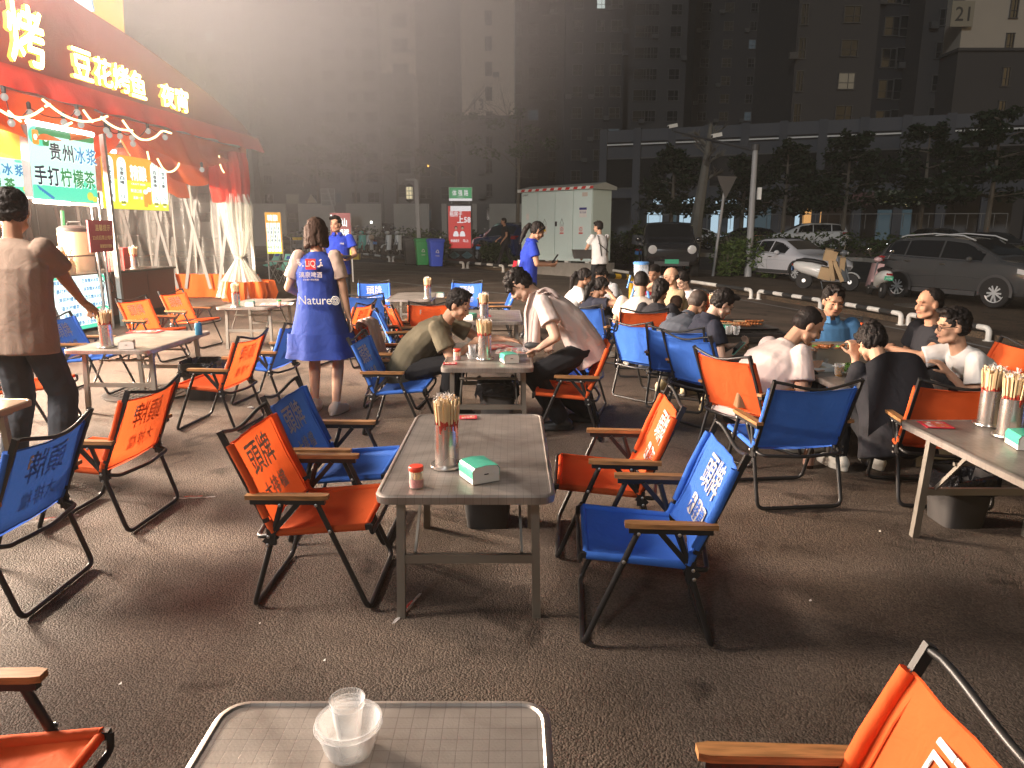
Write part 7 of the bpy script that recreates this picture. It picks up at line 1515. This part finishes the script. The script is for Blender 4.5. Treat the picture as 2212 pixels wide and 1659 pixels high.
def hgt(p, h=0): return V((p.x, p.y, G(p.x, p.y)+h))
def stand(**k):
    d = dict(pel=(0, 0, .93), lean=3, hl=(-.26, .05, .82), hr=(.26, .05, .82), fl=(-.10, 0, 0), fr=(.10, .02, 0), hpitch=5); d.update(k); return d
def sit(**k):
    d = dict(pel=(0, -.02, .42), lean=18, hl=(-.16, .42, .62), hr=(.16, .42, .62), fl=(-.13, .36, 0), fr=(.13, .34, 0), hpitch=15, rel=0); d.update(k); return d
# 1 standing man at the left
person('man in a dull beige brown tee and jeans reaching for chopsticks at the left edge', gp(-3.08, 4.42), 84, stand(lean=5, hr=(.08, .60, .93), er=(.6, -.3, -.8), hnr=(0, -.2, -1), hdr=(.05, .8, -.6), curlr=40, hyaw=30, hpitch=14, hl=(-.28, .15, .85), fl=(-.14, -.05, 0), fr=(.12, .06, 0)),
    dict(h=1.75, hs=1.08, skin=SK2, hair='short', shirt=T_BROWN, pants=P_JEANS, shoes=S_BLACK, vox=.009, fat=1.12, pad=.024, sleeve=.62, hem=.16, pw=1.25))
# 2 waitress seen from behind
def blue_vest(root, k):
    s, X1, Y1, d2 = k['s'], k['X1'], k['Y1'], k['d2']; m = MB(); r = k['ring']
    def bk(x, z, y=-.168): return k['pel']+V((x, y, z-k['pel'].z))
    m.text('Nature', bk(.03, .99, -.200), (1, 0, 0), (0, 0, 1), .10, 0, .004, w=.27)
    [m.tube([bk(.195+r*cos(a*pi/8), .985+r*sin(a*pi/8), -.185) for a in range(16)], .004, 4, closed=True) for r in (.034, .022, .011)]
    m.build('hem_lettering', mat('vest_print_white', (.6, .58, .55), .7), root, 0)
    m = MB(); m.box(bk(0, 1.28, -.165), (.085, .004, .085), 0); m.text('LiQ', bk(0, 1.28, -.1695), (1, 0, 0), (0, 0, 1), .07, 1, .012, w=.085); m.text('漓泉啤酒', bk(0, 1.195, -.180), (1, 0, 0), (0, 0, 1), .05, 1, .006, w=.19); m.text('好水酿一杯好啤酒', bk(0, 1.155, -.183), (1, 0, 0), (0, 0, 1), .018, 1, 0, w=.13)
    rg = random.Random(2)
    for q in (-1, 1):
        for i in range(9): c = bk(q*(.06+.05*rg.random()), 1.285+rg.uniform(-.025, .03), -.168); m.add([c+V((a_, 0, b_)) for a_, b_ in ((-.008, -.004), (.006, -.006), (.009, .004), (-.003, .007))], [(0, 1, 2, 3)], 1)
    m.build('back_emblem', [mat('emblem_red', (.7, .03, .03), .6), mat('vest_print_pale', (.65, .55, .5), .7)], root, 0)
    rg_ = [(-.12, .150, .115), (-.03, .180, .138), (.06, .165, .128)]
    m = MB(); n = 40; rings = []
    for i in range(9):
        t = i/8; z = .99-.50*t; rings.append([V(((.168+.135*t)*cos(a)*(1+.05*t*sin(7*a+1)), (.132+.10*t)*sin(a)*(1+.06*t*sin(7*a+1))+.0, z)) for a in [2*pi*j/n for j in range(n)]])
    rings += [[p*0+V((p.x*.96, p.y*.96, p.z)) for p in rings[-1]], [V((p.x*.9, p.y*.9, .7)) for p in rings[-1]]]
    m.loft(rings, caps=False); m.build('skirt', tee('blue_skirt', (.03, .06, .27)), root, 60)
    sl = tee('sleeve_beige', (.50, .37, .30))
    for sh, el in ((k['shL'], k['eL']), (k['shR'], k['eR'])):
        dd = (el-sh).normalized(); b = MB(); b.cap(sh-dd*.01, sh+dd*.02, .060, .060); b.tube([sh-dd*.0, sh+dd*.08, sh+dd*.18], [.058, .063, .070], 16); remesh(b, 'sleeve', sl, root, .009, .005, (10, 10, 8), 1, 3)
    m = MB(); m.box(k['H'](-.075, -.02, .045), (.012, .05, .02)); m.build('hair_clip', mat('clip_cream', (.7, .6, .35), .4), root)
person('waitress in a blue sleeveless uniform seen from behind, standing between the tables', gp(-1.64, 6.05), 88, stand(lean=2, hl=(-.20, .22, .98), hr=(.25, .02, .80), fl=(-.09, .02, 0), fr=(.13, -.10, 0), hyaw=12, hpitch=14, tr=(.3, 1, 0)),
    dict(h=1.61, fem=1, skin=SK1, hair='bob', hairm=HAIRB, shirt=tee('uniform_blue', (.03, .06, .30)), sleeve=.03, cap=.045, shoes=mat('sandal', (.45, .38, .3), .6), vox=.009, pad=.016, fat=1.08, hem=.10, over=blue_vest, hs=1.05))
# 3 waiter with tray
person('waiter in a royal blue polo facing the camera with a tray of food', gp(-2.86, 11.9), 275, stand(hl=(-.2, .30, 1.10), hr=(.2, .30, 1.10), curll=20, curlr=20, hyaw=-15, hnl=(0, 0, 1), hnr=(0, 0, 1)),
    dict(h=1.74, skin=SK2, hair='quiff', shirt=T_BLUE, collar=T_BLUE, pants=P_BLACK, shoes=S_BLACK, vox=.011, pad=.02, over=lambda r, k: MB().text('頭牌大排檔', k['chest']+k['X1']*-.09+k['Y1']*.150+V((0, 0, .05)), (-1, 0, 0), (0, 0, 1), .03, 0, .004, w=.07).build('chest_print', PRINT_L, r, 0)))
tr = thing('serving_tray', 'black tray of grilled food in the waiter hands', 'tray', V(gp(-2.83, 11.55))+V((0, 0, 1.13)))
m = MB(); m.loft([[V((p[0], p[1], z)) for p in rrect(w, l, .04)] for w, l, z in ((.2, .14, 0), (.23, .17, .03), (.225, .165, .03), (.19, .13, .006))]); m.build('tray_body', DKPLASTIC, tr)
FOOD = mat('grilled_food', (.30, .10, .03), .4, var=.7, vs=60, bump=1, bs=60); GREENF = mat('green_veg', (.10, .22, .04), .45, var=.4, vs=40)
rg = random.Random(1); m = MB(); [m.ell((rg.uniform(-.15, .15), rg.uniform(-.1, .1), .03+.02*rg.random()), (.03, .02, .018), 7, 5) for _ in range(16)]; o = m.build('food', FOOD, tr); o['kind'] = 'stuff'
# 4 olive man
person('young man in an olive tee leaning over the table', gp(-.88, 5.85), -8, sit(pel=(0, 0, .44), lean=40, hr=(.06, .57, .65), hl=(-.18, .80, .66), er=(.6, -.1, -.7), el=(-.5, -.3, -.4), hpitch=26, hyaw=-12, curlr=35, curll=12, fl=(-.14, .34, 0), fr=(.20, .36, 0), hdl=(.15, 1, -.1)),
    dict(h=1.72, skin=SK1, hair='short', shirt=T_OLIVE, pants=P_BLACK, shoes=S_BLACK, vox=.008, pad=.020, sleeve=.66, hem=.15, disp=.008))
# 5 pale pink man with cloth over the shoulder
def towel(root, k):
    TW_ = tee('pale_cloth', (.60, .48, .44)); m = MB(); c = k['shL']
    def f(u, v):
        a = (u-.5); L_ = -.28+1.0*v
        if v < .28: p = k['shL'].lerp(k['neck'], .45)+V((a*.09, -.12+.5*v, .03+.05*sin(v*9)+.03*a))
        else: p = k['shL'].lerp(k['neck'], .45)+V((a*.04, .02+.05*min(1, (v-.28)*4)+a*.13, .055-.62*(v-.28)))
        return p+V((.02*sin(u*19), .022*sin(u*16+v*3), .01*sin(u*11+v*9)))
    m.grid(f, 24, 24); m.build('shoulder_cloth', TW_, root, 70)
    m = MB(); m.ell(k['hL']+V((.02, .05, .02)), (.035, .07, .03), 12, 8); m.build('waist_pouch', DGREY, root)
p5 = person('young man in a pale pink tee bending over the table, a cloth over his shoulder', gp(.52, 5.55), 176, stand(pel=(-.02, -.05, .67), rel=0, lean=42, hl=(-.16, .30, .66), hr=(.2, .2, .7), el=(-.7, -.5, -.1), er=(.6, -.5, -.3), hpitch=50, hyaw=8, fl=(-.12, .12, 0), fr=(.14, -.10, 0), curll=60, curlr=50, hdl=(.7, .6, -.2)),
    dict(h=1.74, skin=SK3, hair='fringe', shirt=T_PINK, pants=P_BLACK, shoes=S_BLACK, vox=.008, pad=.015, fat=.94, sleeve=.62, hem=.14, pw=1.2, over=towel, disp=.009))
# 6 girl with a phone
PHONE = mat('phone_case', (.10, .30, .24), .3)
def phone(p, rz, label, tilt=50, m0=None):
    t = thing('phone', label, 'phone', p); t.rotation_euler = (R(tilt), 0, R(rz)); m = MB(); m.prism(rrect(.037, .076, .01, 3), -.004, .004); m.build('phone_body', m0 or PHONE, t); m = MB(); m.prism(rrect(.034, .072, .008, 3), .0042, .005); m.build('screen', GLASSD, t)
def menus_held(root, k):
    pass
person('waitress in a blue polo with a ponytail looking at her phone', gp(.22, 10.35), 8, stand(lean=6, hl=(-.08, .34, 1.10), hr=(.10, .32, 1.08), curll=40, curlr=45, hpitch=28, hyaw=0, hnl=(.6, 0, .6), hnr=(-.6, 0, .6)),
    dict(h=1.66, fem=1, skin=SK2, hair='longpony', shirt=T_BLUE, collar=T_BLUE, pants=P_BLACK, shoes=S_BLACK, vox=.010, sleeve=.6, hs=1.04))
phone(gp(.22, 10.35)+V((.40, .06, 1.16)), -80, 'phone in the hands of the ponytailed waitress', 55, DGREY)
mt = thing('menu_bundle', 'bundle of red and white menus under the ponytailed waitress arm', 'menus', gp(.05, 10.22, .95)); mt.rotation_euler = (R(8), R(14), 0)
m = MB(); m.box((0, 0, 0), (.035, .03, .42)); m.build('white_menus', MENUW, mt); m = MB(); m.box((-.045, -.01, .0), (.05, .03, .38)); m.build('red_menus', MENUR, mt)
m = MB(); m.text('菜单', (.0, -.0165, .1), (1, 0, 0), (0, 0, 1), .1, 0, .01, w=.03); m.text('菜单', (.0, -.0165, -.05), (1, 0, 0), (0, 0, 1), .1, 0, .01, w=.03); m.build('print', BLACKINK, mt, 0)
# 7 walker, 8 backpack man
p = dep(1093, 520, 26.5); person('man in black walking past far away beside the cabinet', gp(p.x, p.y, .1), 195, stand(lean=5, fl=(-.1, .32, .0), fr=(.1, -.30, .03), hl=(-.22, .2, .95), hr=(.2, .25, 1.02)), dict(h=1.74, skin=SK2, hair='short', shirt=T_BLACK, pants=P_BLACK, shoes=S_WHITE, vox=.016, pad=.025))
p = dep(1297, 520, 15.5)
def bagstraps(root, k):
    m = MB()
    for q in (-.12, .1): m.tube([k['shc']+V((q, -.10, .04)), k['chest']+V((q*.9, -.16, -.02)), k['waist']+V((q*.5, -.15, -.1))], .012, 6)
    m.tube([k['chest']+V((-.13, -.15, .0)), k['waist']+V((.12, -.15, -.02))], .010, 6); m.build('apron_straps', BLACK, root)
person('man in a white tee with crossed black straps carrying a dark tub', gp(p.x, p.y), 118, stand(lean=4, hl=(-.16, .42, .98), hr=(.14, .42, .98), hyaw=30), dict(h=1.68, skin=SK1, hair='short', shirt=T_WHITE, pants=P_BLACK, shoes=S_BLACK, vox=.012, pad=.022, over=bagstraps))
t = thing('carried_tub', 'dark tub carried by the man with black straps', 'tub', gp(p.x-.36, p.y+.2, .92)); m = MB(); m.loft([[V((a[0], a[1], z)) for a in rrect(w, .16*w/.2, .04)] for w, z in ((.18, 0), (.22, .18), (.23, .19), (.21, .185), (.17, .02))]); m.build('tub_body', DKPLASTIC, t)
# ---- far party
def seated(label, u, v, y, head, L, dz=0., chairz=.42, **k):     # put the seat so that the head lands at pixel (u, v)
    P = sit(**k); s = L.get('h', 1.7)/1.7; le = R(P['lean']); hd = dep(u, v, y)
    off = V((0, (sin(le*.75)*.17+sin(le*1.2)*.345+.08*sin(le*1.2)+.03)*s, 0)); a = R(head-90); off = MX.Rotation(a, 3, 'Z') @ off
    b = V((hd.x-off.x, hd.y-off.y, 0)); g = G(b.x, b.y)
    top = (cos(le*.75)*.17+cos(le*1.2)*.345+.16)*s; P['pel'] = (0, 0, max(.3, min(.62, hd.z-g-top)))
    return person(label, V((b.x, b.y, g)), head, P, L)
seated('woman in a white blouse at the far party, her hair tied back', 1262, 598, 9.9, 5, dict(h=1.62, fem=1, skin=SK2, hair='pony', shirt=T_WHITE, pants=P_BLACK, shoes=S_WHITE, vox=.012), lean=22)
seated('man with glasses bending low behind the white blouse woman', 1302, 590, 10.6, 200, dict(h=1.7, skin=SK2, hair='short', shirt=T_WHITE, pants=P_BLACK, shoes=S_BLACK, vox=.012, glasses=1), lean=26, hpitch=35, hyaw=20)
seated('ponytailed girl in dark clothes eating with chopsticks', 1296, 622, 8.9, 12, dict(h=1.58, fem=1, skin=SK2, hair='longpony', shirt=T_NAVY, pants=T_NAVY, plen=.4, shoes=S_WHITE, vox=.011), lean=24, hr=(.12, .36, .80), hpitch=20, curlr=60, fl=(-.1, .28, 0), fr=(.12, .30, 0))
seated('broad man in a cream tee seen from behind on an orange chair', 1384, 618, 8.05, 78, dict(h=1.74, skin=SK1, hair='crew', shirt=T_CREAM, pants=T_CREAM, plen=.4, shoes=S_WHITE, vox=.011, fat=1.22, pad=.022, face=0), lean=8)
seated('stern man in white facing the camera at the far party', 1416, 592, 10.0, 245, dict(h=1.74, skin=SK2, hair='crew', shirt=T_WHITE, pants=P_BLACK, shoes=S_BLACK, vox=.012, fat=1.1), lean=12, hpitch=14, hyaw=-10)
seated('bald man with glasses drinking from a clear cup', 1448, 613, 9.2, 192, dict(h=1.72, skin=SK1, hair='bald', hairm=HAIRT, shirt=T_BEIGE, pants=P_BLACK, shoes=S_BLACK, vox=.011, glasses=1, fat=1.1), lean=10, hr=(.08, .26, .92), hpitch=5, curlr=50)
seated('braided young woman in white looking down', 1478, 606, 9.7, 215, dict(h=1.62, fem=1, skin=SK3, hair='braid', shirt=T_WHITE, pants=P_BLACK, shoes=S_WHITE, vox=.011, glasses=1), lean=16, hpitch=28)
seated('woman in a black tee with her hair in a low bun', 1424, 636, 7.75, 62, dict(h=1.62, fem=1, skin=SK1, hair='bun', shirt=T_BLACK, pants=P_BLACK, shoes=S_BLACK, vox=.010, fat=1.1), lean=14, hyaw=-8)
seated('small boy with cropped hair beside the black tee woman', 1459, 667, 7.75, 60, dict(h=1.15, hs=1.25, skin=SK1, hair='crew', hairm=HAIRB, shirt=T_BLACK, pants=P_BLACK, shoes=S_BLACK, vox=.010, face=0), lean=12)
seated('balding man in a slate grey polo leaning forward', 1503, 662, 6.95, 30, dict(h=1.74, skin=SK2, hair='balding', hairm=HAIRT, shirt=T_GREY, collar=T_GREY, pants=P_GREYP, shoes=S_BEIGE, vox=.009, fat=1.2, pad=.02, glasses=1), lean=34, hpitch=28, fl=(-.1, .1, 0), fr=(.16, .2, 0))
seated('man in a dark navy polo looking at his phone', 1545, 692, 6.2, 6, dict(h=1.72, skin=SK3, hair='quiff', shirt=T_NAVY, collar=T_NAVY, pants=P_GREYP, shoes=S_BEIGE, vox=.009, fat=1.05, pad=.02), lean=16, hr=(.14, .38, .56), hl=(-.10, .40, .54), hpitch=36, hnr=(-.4, 0, .8), curlr=55, fl=(-.1, .25, 0), fr=(.14, .15, 0))
phone(hgt(dep(1592, 752, 6.0), 0)*1+V((0, 0, dep(1592, 752, 6.0).z-G(2, 6))), -70, 'green phone of the man in the navy polo', 40)
# ---- right party
seated('bald headed man in a pale pink tee leaning in at the right party', 1728, 722, 5.0, 12, dict(h=1.82, skin=SK1, hair='balding', hairm=HAIRM, shirt=T_PINK, pants=P_BLACK, shoes=S_WHITE, vox=.008, fat=1.25, pad=.022, sleeve=.6, hem=.09), lean=31, hpitch=34, hyaw=-20, hr=(.14, .40, .58), hl=(-.16, .46, .62), er=(.5, -.5, -.7))
seated('man in a sky blue polo facing the camera', 1796, 676, 5.95, 266, dict(h=1.72, skin=SK2, hair='short', shirt=T_SKY, collar=T_SKY, pants=P_BLACK, shoes=S_BLACK, vox=.008, pad=.022, sleeve=.65), lean=8, hpitch=14, hl=(-.2, .3, .55), hr=(.2, .34, .6))
def shawl(root, k):
    m = MB()
    def f(u, v):
        a = (u-.5)*2; c = k['shc'].lerp(k['waist'], v*1.15)
        return c+k['X1']*(a*(.19+.10*v))+k['Y1']*(-.125-.05*(1-a*a)-.02*sin(9*u+3*v))+k['d2']*(.06*(1-v)*(1-abs(a)**2)-.10*v*abs(a)**1.5*(1 if a > 0 else 1.3))
    m.grid(f, 16, 12); m.build('black_cape_collar', T_BLACK, root, 70)
seated('woman in loose black with her hair in a small top bun, back to the camera', 1888, 768, 4.45, 98, dict(h=1.6, fem=1, skin=SK1, hair='topbun', shirt=T_BLACK, pants=P_BLACK, shoes=S_WHITE, vox=.008, pad=.035, fat=1.1, sleeve=.9, over=shawl, face=0), lean=26, hpitch=34, hl=(-.04, .42, .74), hr=(.16, .34, .62), el=(-.15, -.5, -.9), curll=55)
seated('smiling man in a black tee turned to the left', 2000, 696, 5.65, 186, dict(h=1.74, skin=SK2, hair='receding', shirt=T_BLACK, pants=P_BLACK, shoes=S_BLACK, vox=.008, fat=1.15, pad=.016), lean=14, hpitch=4, hl=(-.05, .52, .64), hr=(.2, .3, .6), el=(-.7, 0, -.5))
seated('man with black glasses in a white tee reaching across the table', 2044, 752, 4.85, 172, dict(h=1.74, skin=SK1, hair='quiff', shirt=T_WHITE, pants=P_BLACK, shoes=S_WHITE, vox=.008, glasses=1, pad=.018), lean=32, hpitch=4, hr=(.10, .72, .66), er=(.6, -.2, -.3), hl=(-.16, .40, .6), hyaw=4)
finish_people()
# ------------------------------------------------------------------ food and small things of the two parties
t = thing('fish_tray', 'deep steel tray of grilled fish on the right party table', 'food tray', gp(2.42, 5.28, TH)); 
m = MB(); rr = lambda w, l, z: [V((p[0], p[1], z)) for p in rrect(w, l, .02, 3)]
m.loft([rr(.20, .15, 0), rr(.205, .155, .12), rr(.225, .175, .125), rr(.222, .172, .128), rr(.2, .15, .122), rr(.19, .14, .06)]); m.build('tray_body', STEEL, t)
rg = random.Random(4); m = MB(); [m.ell((rg.uniform(-.17, .17), rg.uniform(-.12, .12), .085+.03*rg.random()), (rg.uniform(.012, .04), .014, .012), 7, 5, rot=MX.Rotation(rg.random()*6, 3, 'Z'), m=0 if rg.random() < .75 else 1) for _ in range(60)]; o = m.build('grilled_fish', [FOOD, GREENF], t); o['kind'] = 'stuff'
t = thing('vegetable_plate', 'plate heaped with green vegetables on the right party table', 'plate', gp(2.36, 4.78, TH)); m = MB(); m.lathe([(.05, 0), (.11, .018), (.112, .02), (.05, .006)], 24); m.build('plate', WHITE, t)
m = MB()
for _ in range(45):
    a = rg.random()*6.28; r = rg.random()*.10; p = V((r*cos(a), r*sin(a), .02+.05*rg.random()*(1-r/.13))); q = p+V((rg.uniform(-.07, .07), rg.uniform(-.05, .05), rg.uniform(-.01, .03))); m.tube([p, p.lerp(q, .5)+V((0, 0, .01)), q], [.006, .008, .004], 6)
o = m.build('greens', GREENF, t); o['kind'] = 'stuff'
t = thing('meat_plate', 'plate of pink meat slices at the near end of the right party table', 'plate', gp(2.36, 4.50, TH)); m = MB(); m.lathe([(.05, 0), (.10, .015), (.102, .017), (.05, .006)], 24); m.build('plate', DGREY, t); m = MB()
for _ in range(18): a = rg.random()*6.28; r = rg.random()*.07; m.ell((r*cos(a), r*sin(a), .02+.015*rg.random()), (.028, .02, .006), 8, 5, rot=MX.Rotation(rg.random()*3, 3, 'X'))
m.build('meat', mat('raw_meat', (.42, .2, .18), .35, var=.4, vs=40), t)['kind'] = 'stuff'
t = thing('rice_box', 'white rectangular takeaway box lid at the left edge of the right party table', 'box', gp(2.17, 5.0, TH), .2); m = MB(); m.loft([rr(.09, .13, 0), rr(.10, .14, .03), rr(.10, .14, .033), rr(.085, .125, .03), rr(.08, .12, .008)]); m.build('box_tray', WHITE, t); m = MB(); m.ell((0, 0, .012), (.07, .09, .012), 12, 6); m.build('rice', mat('rice', (.65, .58, .42), .7, bump=1, bs=200), t)
BEERL = mat('beer_liquid', (.85, .40, .03), .08, trans=.85, ior=1.33)
def beer(p, label):
    o = cup(p, .034, .085, label, 'cup', 'beer_cup', 18, 'cups of beer'); m = MB(); m.lathe([(.001, .003), (.025, .003), (.031, .068), (.001, .068)], 18); m.build('beer', BEERL, o, 40)
beer(gp(2.21, 4.72, TH), 'cup of amber beer on the right party table'); beer(gp(1.30, 9.2, TH), 'cup of beer by the ponytailed girl')
cup(gp(2.14, 5.25, TH), .04, .05, 'clear tub beside the fish tray', 'bowl', 'plastic_tub'); cup(gp(2.3, 5.15, TH), .03, .05, 'clear beaker by the fish tray')
m = MB(); h_ = gp(2.44, 4.86, TH+.10)
for k in (0, .022): m.bar(h_+V((-.06, -.02+k, .0)), h_+V((.13, .04+k*.4, .09)), .006, .006)
o = m.build('chopsticks', STICK); tag(o, 'pair of chopsticks lifting greens over the right party table', 'chopsticks')
t = thing('bottle', 'dark glass bottle standing on the asphalt under the plain blue chair', 'bottle', at(1745, 1012)); m = MB(); m.lathe([(.032, 0), (.034, .01), (.034, .11), (.030, .13), (.026, .14)], 18); m.build('glass', mat('brown_bottle', (.03, .012, .006), .12), t); m = MB(); m.lathe([(.035, .03), (.035, .09)], 18, caps=False); m.build('label', mat('bottle_label', (.35, .2, .15), .6, var=.5, vs=30), t)
t = thing('skewer_tray', 'black tray of grilled skewers on the dark topped table', 'food tray', gp(2.38, 7.35, TH), .1); m = MB(); m.loft([rr(.24, .32, 0), rr(.26, .34, .02), rr(.255, .335, .02), rr(.23, .31, .006)]); m.build('tray_body', DKPLASTIC, t)
for i in range(16):
    x = rg.uniform(-.18, .18); y = rg.uniform(-.2, .2); a = rg.uniform(-.5, .3); d = V((cos(a), sin(a), 0)); p = V((x, y, .025+.02*rg.random())); m = MB(); m.bar(p-d*.16, p+d*.12, .004, .004, 1); 
    for k in range(5): m.ell(p+d*(-.02+.03*k), (.018, .013, .011), 7, 5)
    m.build('skewer', [FOOD, STICK], t)
for i, (x, y) in enumerate(((2.08, 6.78), (2.14, 6.74))): cup(gp(x, y, TH), .035, .08, ('left', 'right')[i]+' clear cup beside the skewers, in front of the phone man')
# beer tower
t = thing('beer_tower', 'clear beer dispenser with a blue lid on a blue stand at the far party', 'beer dispenser', gp(1.75, 9.75, TH)); BLUEP2 = mat('pale_blue_plastic', (.12, .32, .70), .4); z0 = .27
m = MB(); m.lathe([(.085, z0), (.09, z0+.02), (.10, z0+.27), (.098, z0+.27), (.086, z0+.02)], 22); m.build('tank', clear_mat('tank_plastic', (.9, .95, 1), .22, .1), t); m = MB(); m.lathe([(.001, z0+.006), (.084, z0+.006), (.087, z0+.08), (.001, z0+.08)], 20); m.build('beer', BEERL, t); m = MB(); m.lathe([(.105, z0+.262), (.108, z0+.29), (.09, z0+.30), (0, z0+.302)], 22); m.build('lid', BLUEP2, t)
m = MB(); m.lathe([(.09, z0-.03), (.09, z0-.002)], 18); m.tube([(-.08, -.02, z0-.02), (-.15, -.05, 0)], .018, 8); m.tube([(.08, -.02, z0-.02), (.13, -.05, 0)], .018, 8); m.tube([(0, .07, z0-.02), (0, .13, 0)], .018, 8); m.tube([(-.09, -.03, z0+.02), (-.17, -.06, z0+.03), (-.19, -.07, z0-.05)], .014, 8); m.tube([(-.17, -.06, z0+.03), (-.15, -.055, z0+.12)], .012, 8); m.build('stand', BLUEP2, t)
t = thing('seated_menu', 'red menu held by the stern man at the far party', 'menu', dep(1400, 640, 9.75)); t.rotation_euler = (R(60), 0, .2); m = MB(); m.box((0, 0, 0), (.3, .2, .004)); m.build('sheet', MENUW, t); m = MB(); m.box((0, .05, .003), (.28, .07, .002)); m.box((-.06, -.05, .003), (.14, .06, .002)); m.build('printing', MENUR, t)
o = cup(dep(1432, 640, 8.95), .04, .11, 'clear cup tilted at the lips of the bald man'); o.rotation_euler = (0, R(-80), 0)
# cloth over the orange chair, handbag, yellow beam
t = MB(); c0 = gp(-1.06, 6.35); 
def dr(u, v):
    a = (u-.5); w = .36*(1-.15*v); L_ = v*1.05
    if L_ < .30: p = V((-.30, a*w, .45+L_)); 
    elif L_ < .40: p = V((-.30+(L_-.30)*.8, a*w, .75+.02*sin((L_-.3)*31)))
    else: p = V((-.215+.24*(L_-.40)+.02, a*w-.10*(L_-.4), .75-(L_-.40)*.72))
    return p+V((.012*sin(u*17), 0, .018*cos(u*21+v*4)*(1-.3*v)))
t.grid(dr, 26, 30); o = t.build('draped_cloth', tee('draped_pink_cloth', (.55, .42, .38)), None, 70); o.location = c0; o.rotation_euler.z = R(-6); tag(o, 'pale pink jacket hung over the back of an orange chair', 'jacket')
t = thing('handbag', 'brown strapped bag on the seat behind the pink shirted man', 'bag', gp(1.60, 4.70, .38)); m = MB(); m.prism(rrect(.09, .06, .02, 3), 0, .10); m.build('bag_body', mat('bag_leather', (.25, .13, .06), .5), t); m = MB(); m.tube([V((-.07*cos(a), 0, .09+.09*sin(a))) for a in [pi*i/10 for i in range(11)]], .007, 6); m.build('strap', mat('strap_leather', (.2, .1, .04), .5), t)
# ------------------------------------------------------------------ the smoky night air: one closed box round the whole scene
hz_ = bpy.data.materials.new('night_haze'); hz_.use_nodes = True; t_ = hz_.node_tree; t_.nodes.remove(t_.nodes['Principled BSDF'])
pv = t_.nodes.new('ShaderNodeVolumePrincipled'); pv.inputs['Color'].default_value = (.98, .93, .88, 1); pv.inputs['Density'].default_value = SMOKE; pv.inputs['Anisotropy'].default_value = .2
t_.links.new(pv.outputs[0], t_.nodes['Material Output'].inputs['Volume'])
m = MB(); m.box((0, 130, 40), (430, 350, 85)); o = m.build('haze', hz_, None, 0); o['kind'] = 'stuff'; o['label'] = 'thin smoky haze in the night air round the stall'

s2 = bpy.data.materials.new('smoke_and_glare'); s2.use_nodes = True; t_ = s2.node_tree; t_.nodes.remove(t_.nodes['Principled BSDF'])  # volume adds the veil of lens glare to the grill smoke
pv = t_.nodes.new('ShaderNodeVolumePrincipled'); pv.inputs['Color'].default_value = (1, .92, .91, 1); pv.inputs['Anisotropy'].default_value = .1
tc = t_.nodes.new('ShaderNodeTexCoord'); gr = t_.nodes.new('ShaderNodeTexGradient'); gr.gradient_type = 'QUADRATIC_SPHERE'; mp = t_.nodes.new('ShaderNodeMapping'); mp.inputs['Scale'].default_value = (1/9, 1/11, 1/8)
t_.links.new(tc.outputs['Object'], mp.inputs[0]); t_.links.new(mp.outputs[0], gr.inputs[0])
mu = t_.nodes.new('ShaderNodeMath'); mu.operation = 'MULTIPLY'; mu.inputs[1].default_value = SMOKE2; t_.links.new(gr.outputs['Fac'], mu.inputs[0]); t_.links.new(mu.outputs[0], pv.inputs['Density'])
t_.links.new(pv.outputs[0], t_.nodes['Material Output'].inputs['Volume'])
m = MB(); m.ell((0, 0, 0), (9, 11, 8), 40, 20); o = m.build('smoke', s2, None, 0); o.location = (-4.6, 15.5, 8.2); o['kind'] = 'stuff'; o['label'] = 'grill smoke by the tent corner, also standing in for lens glare'
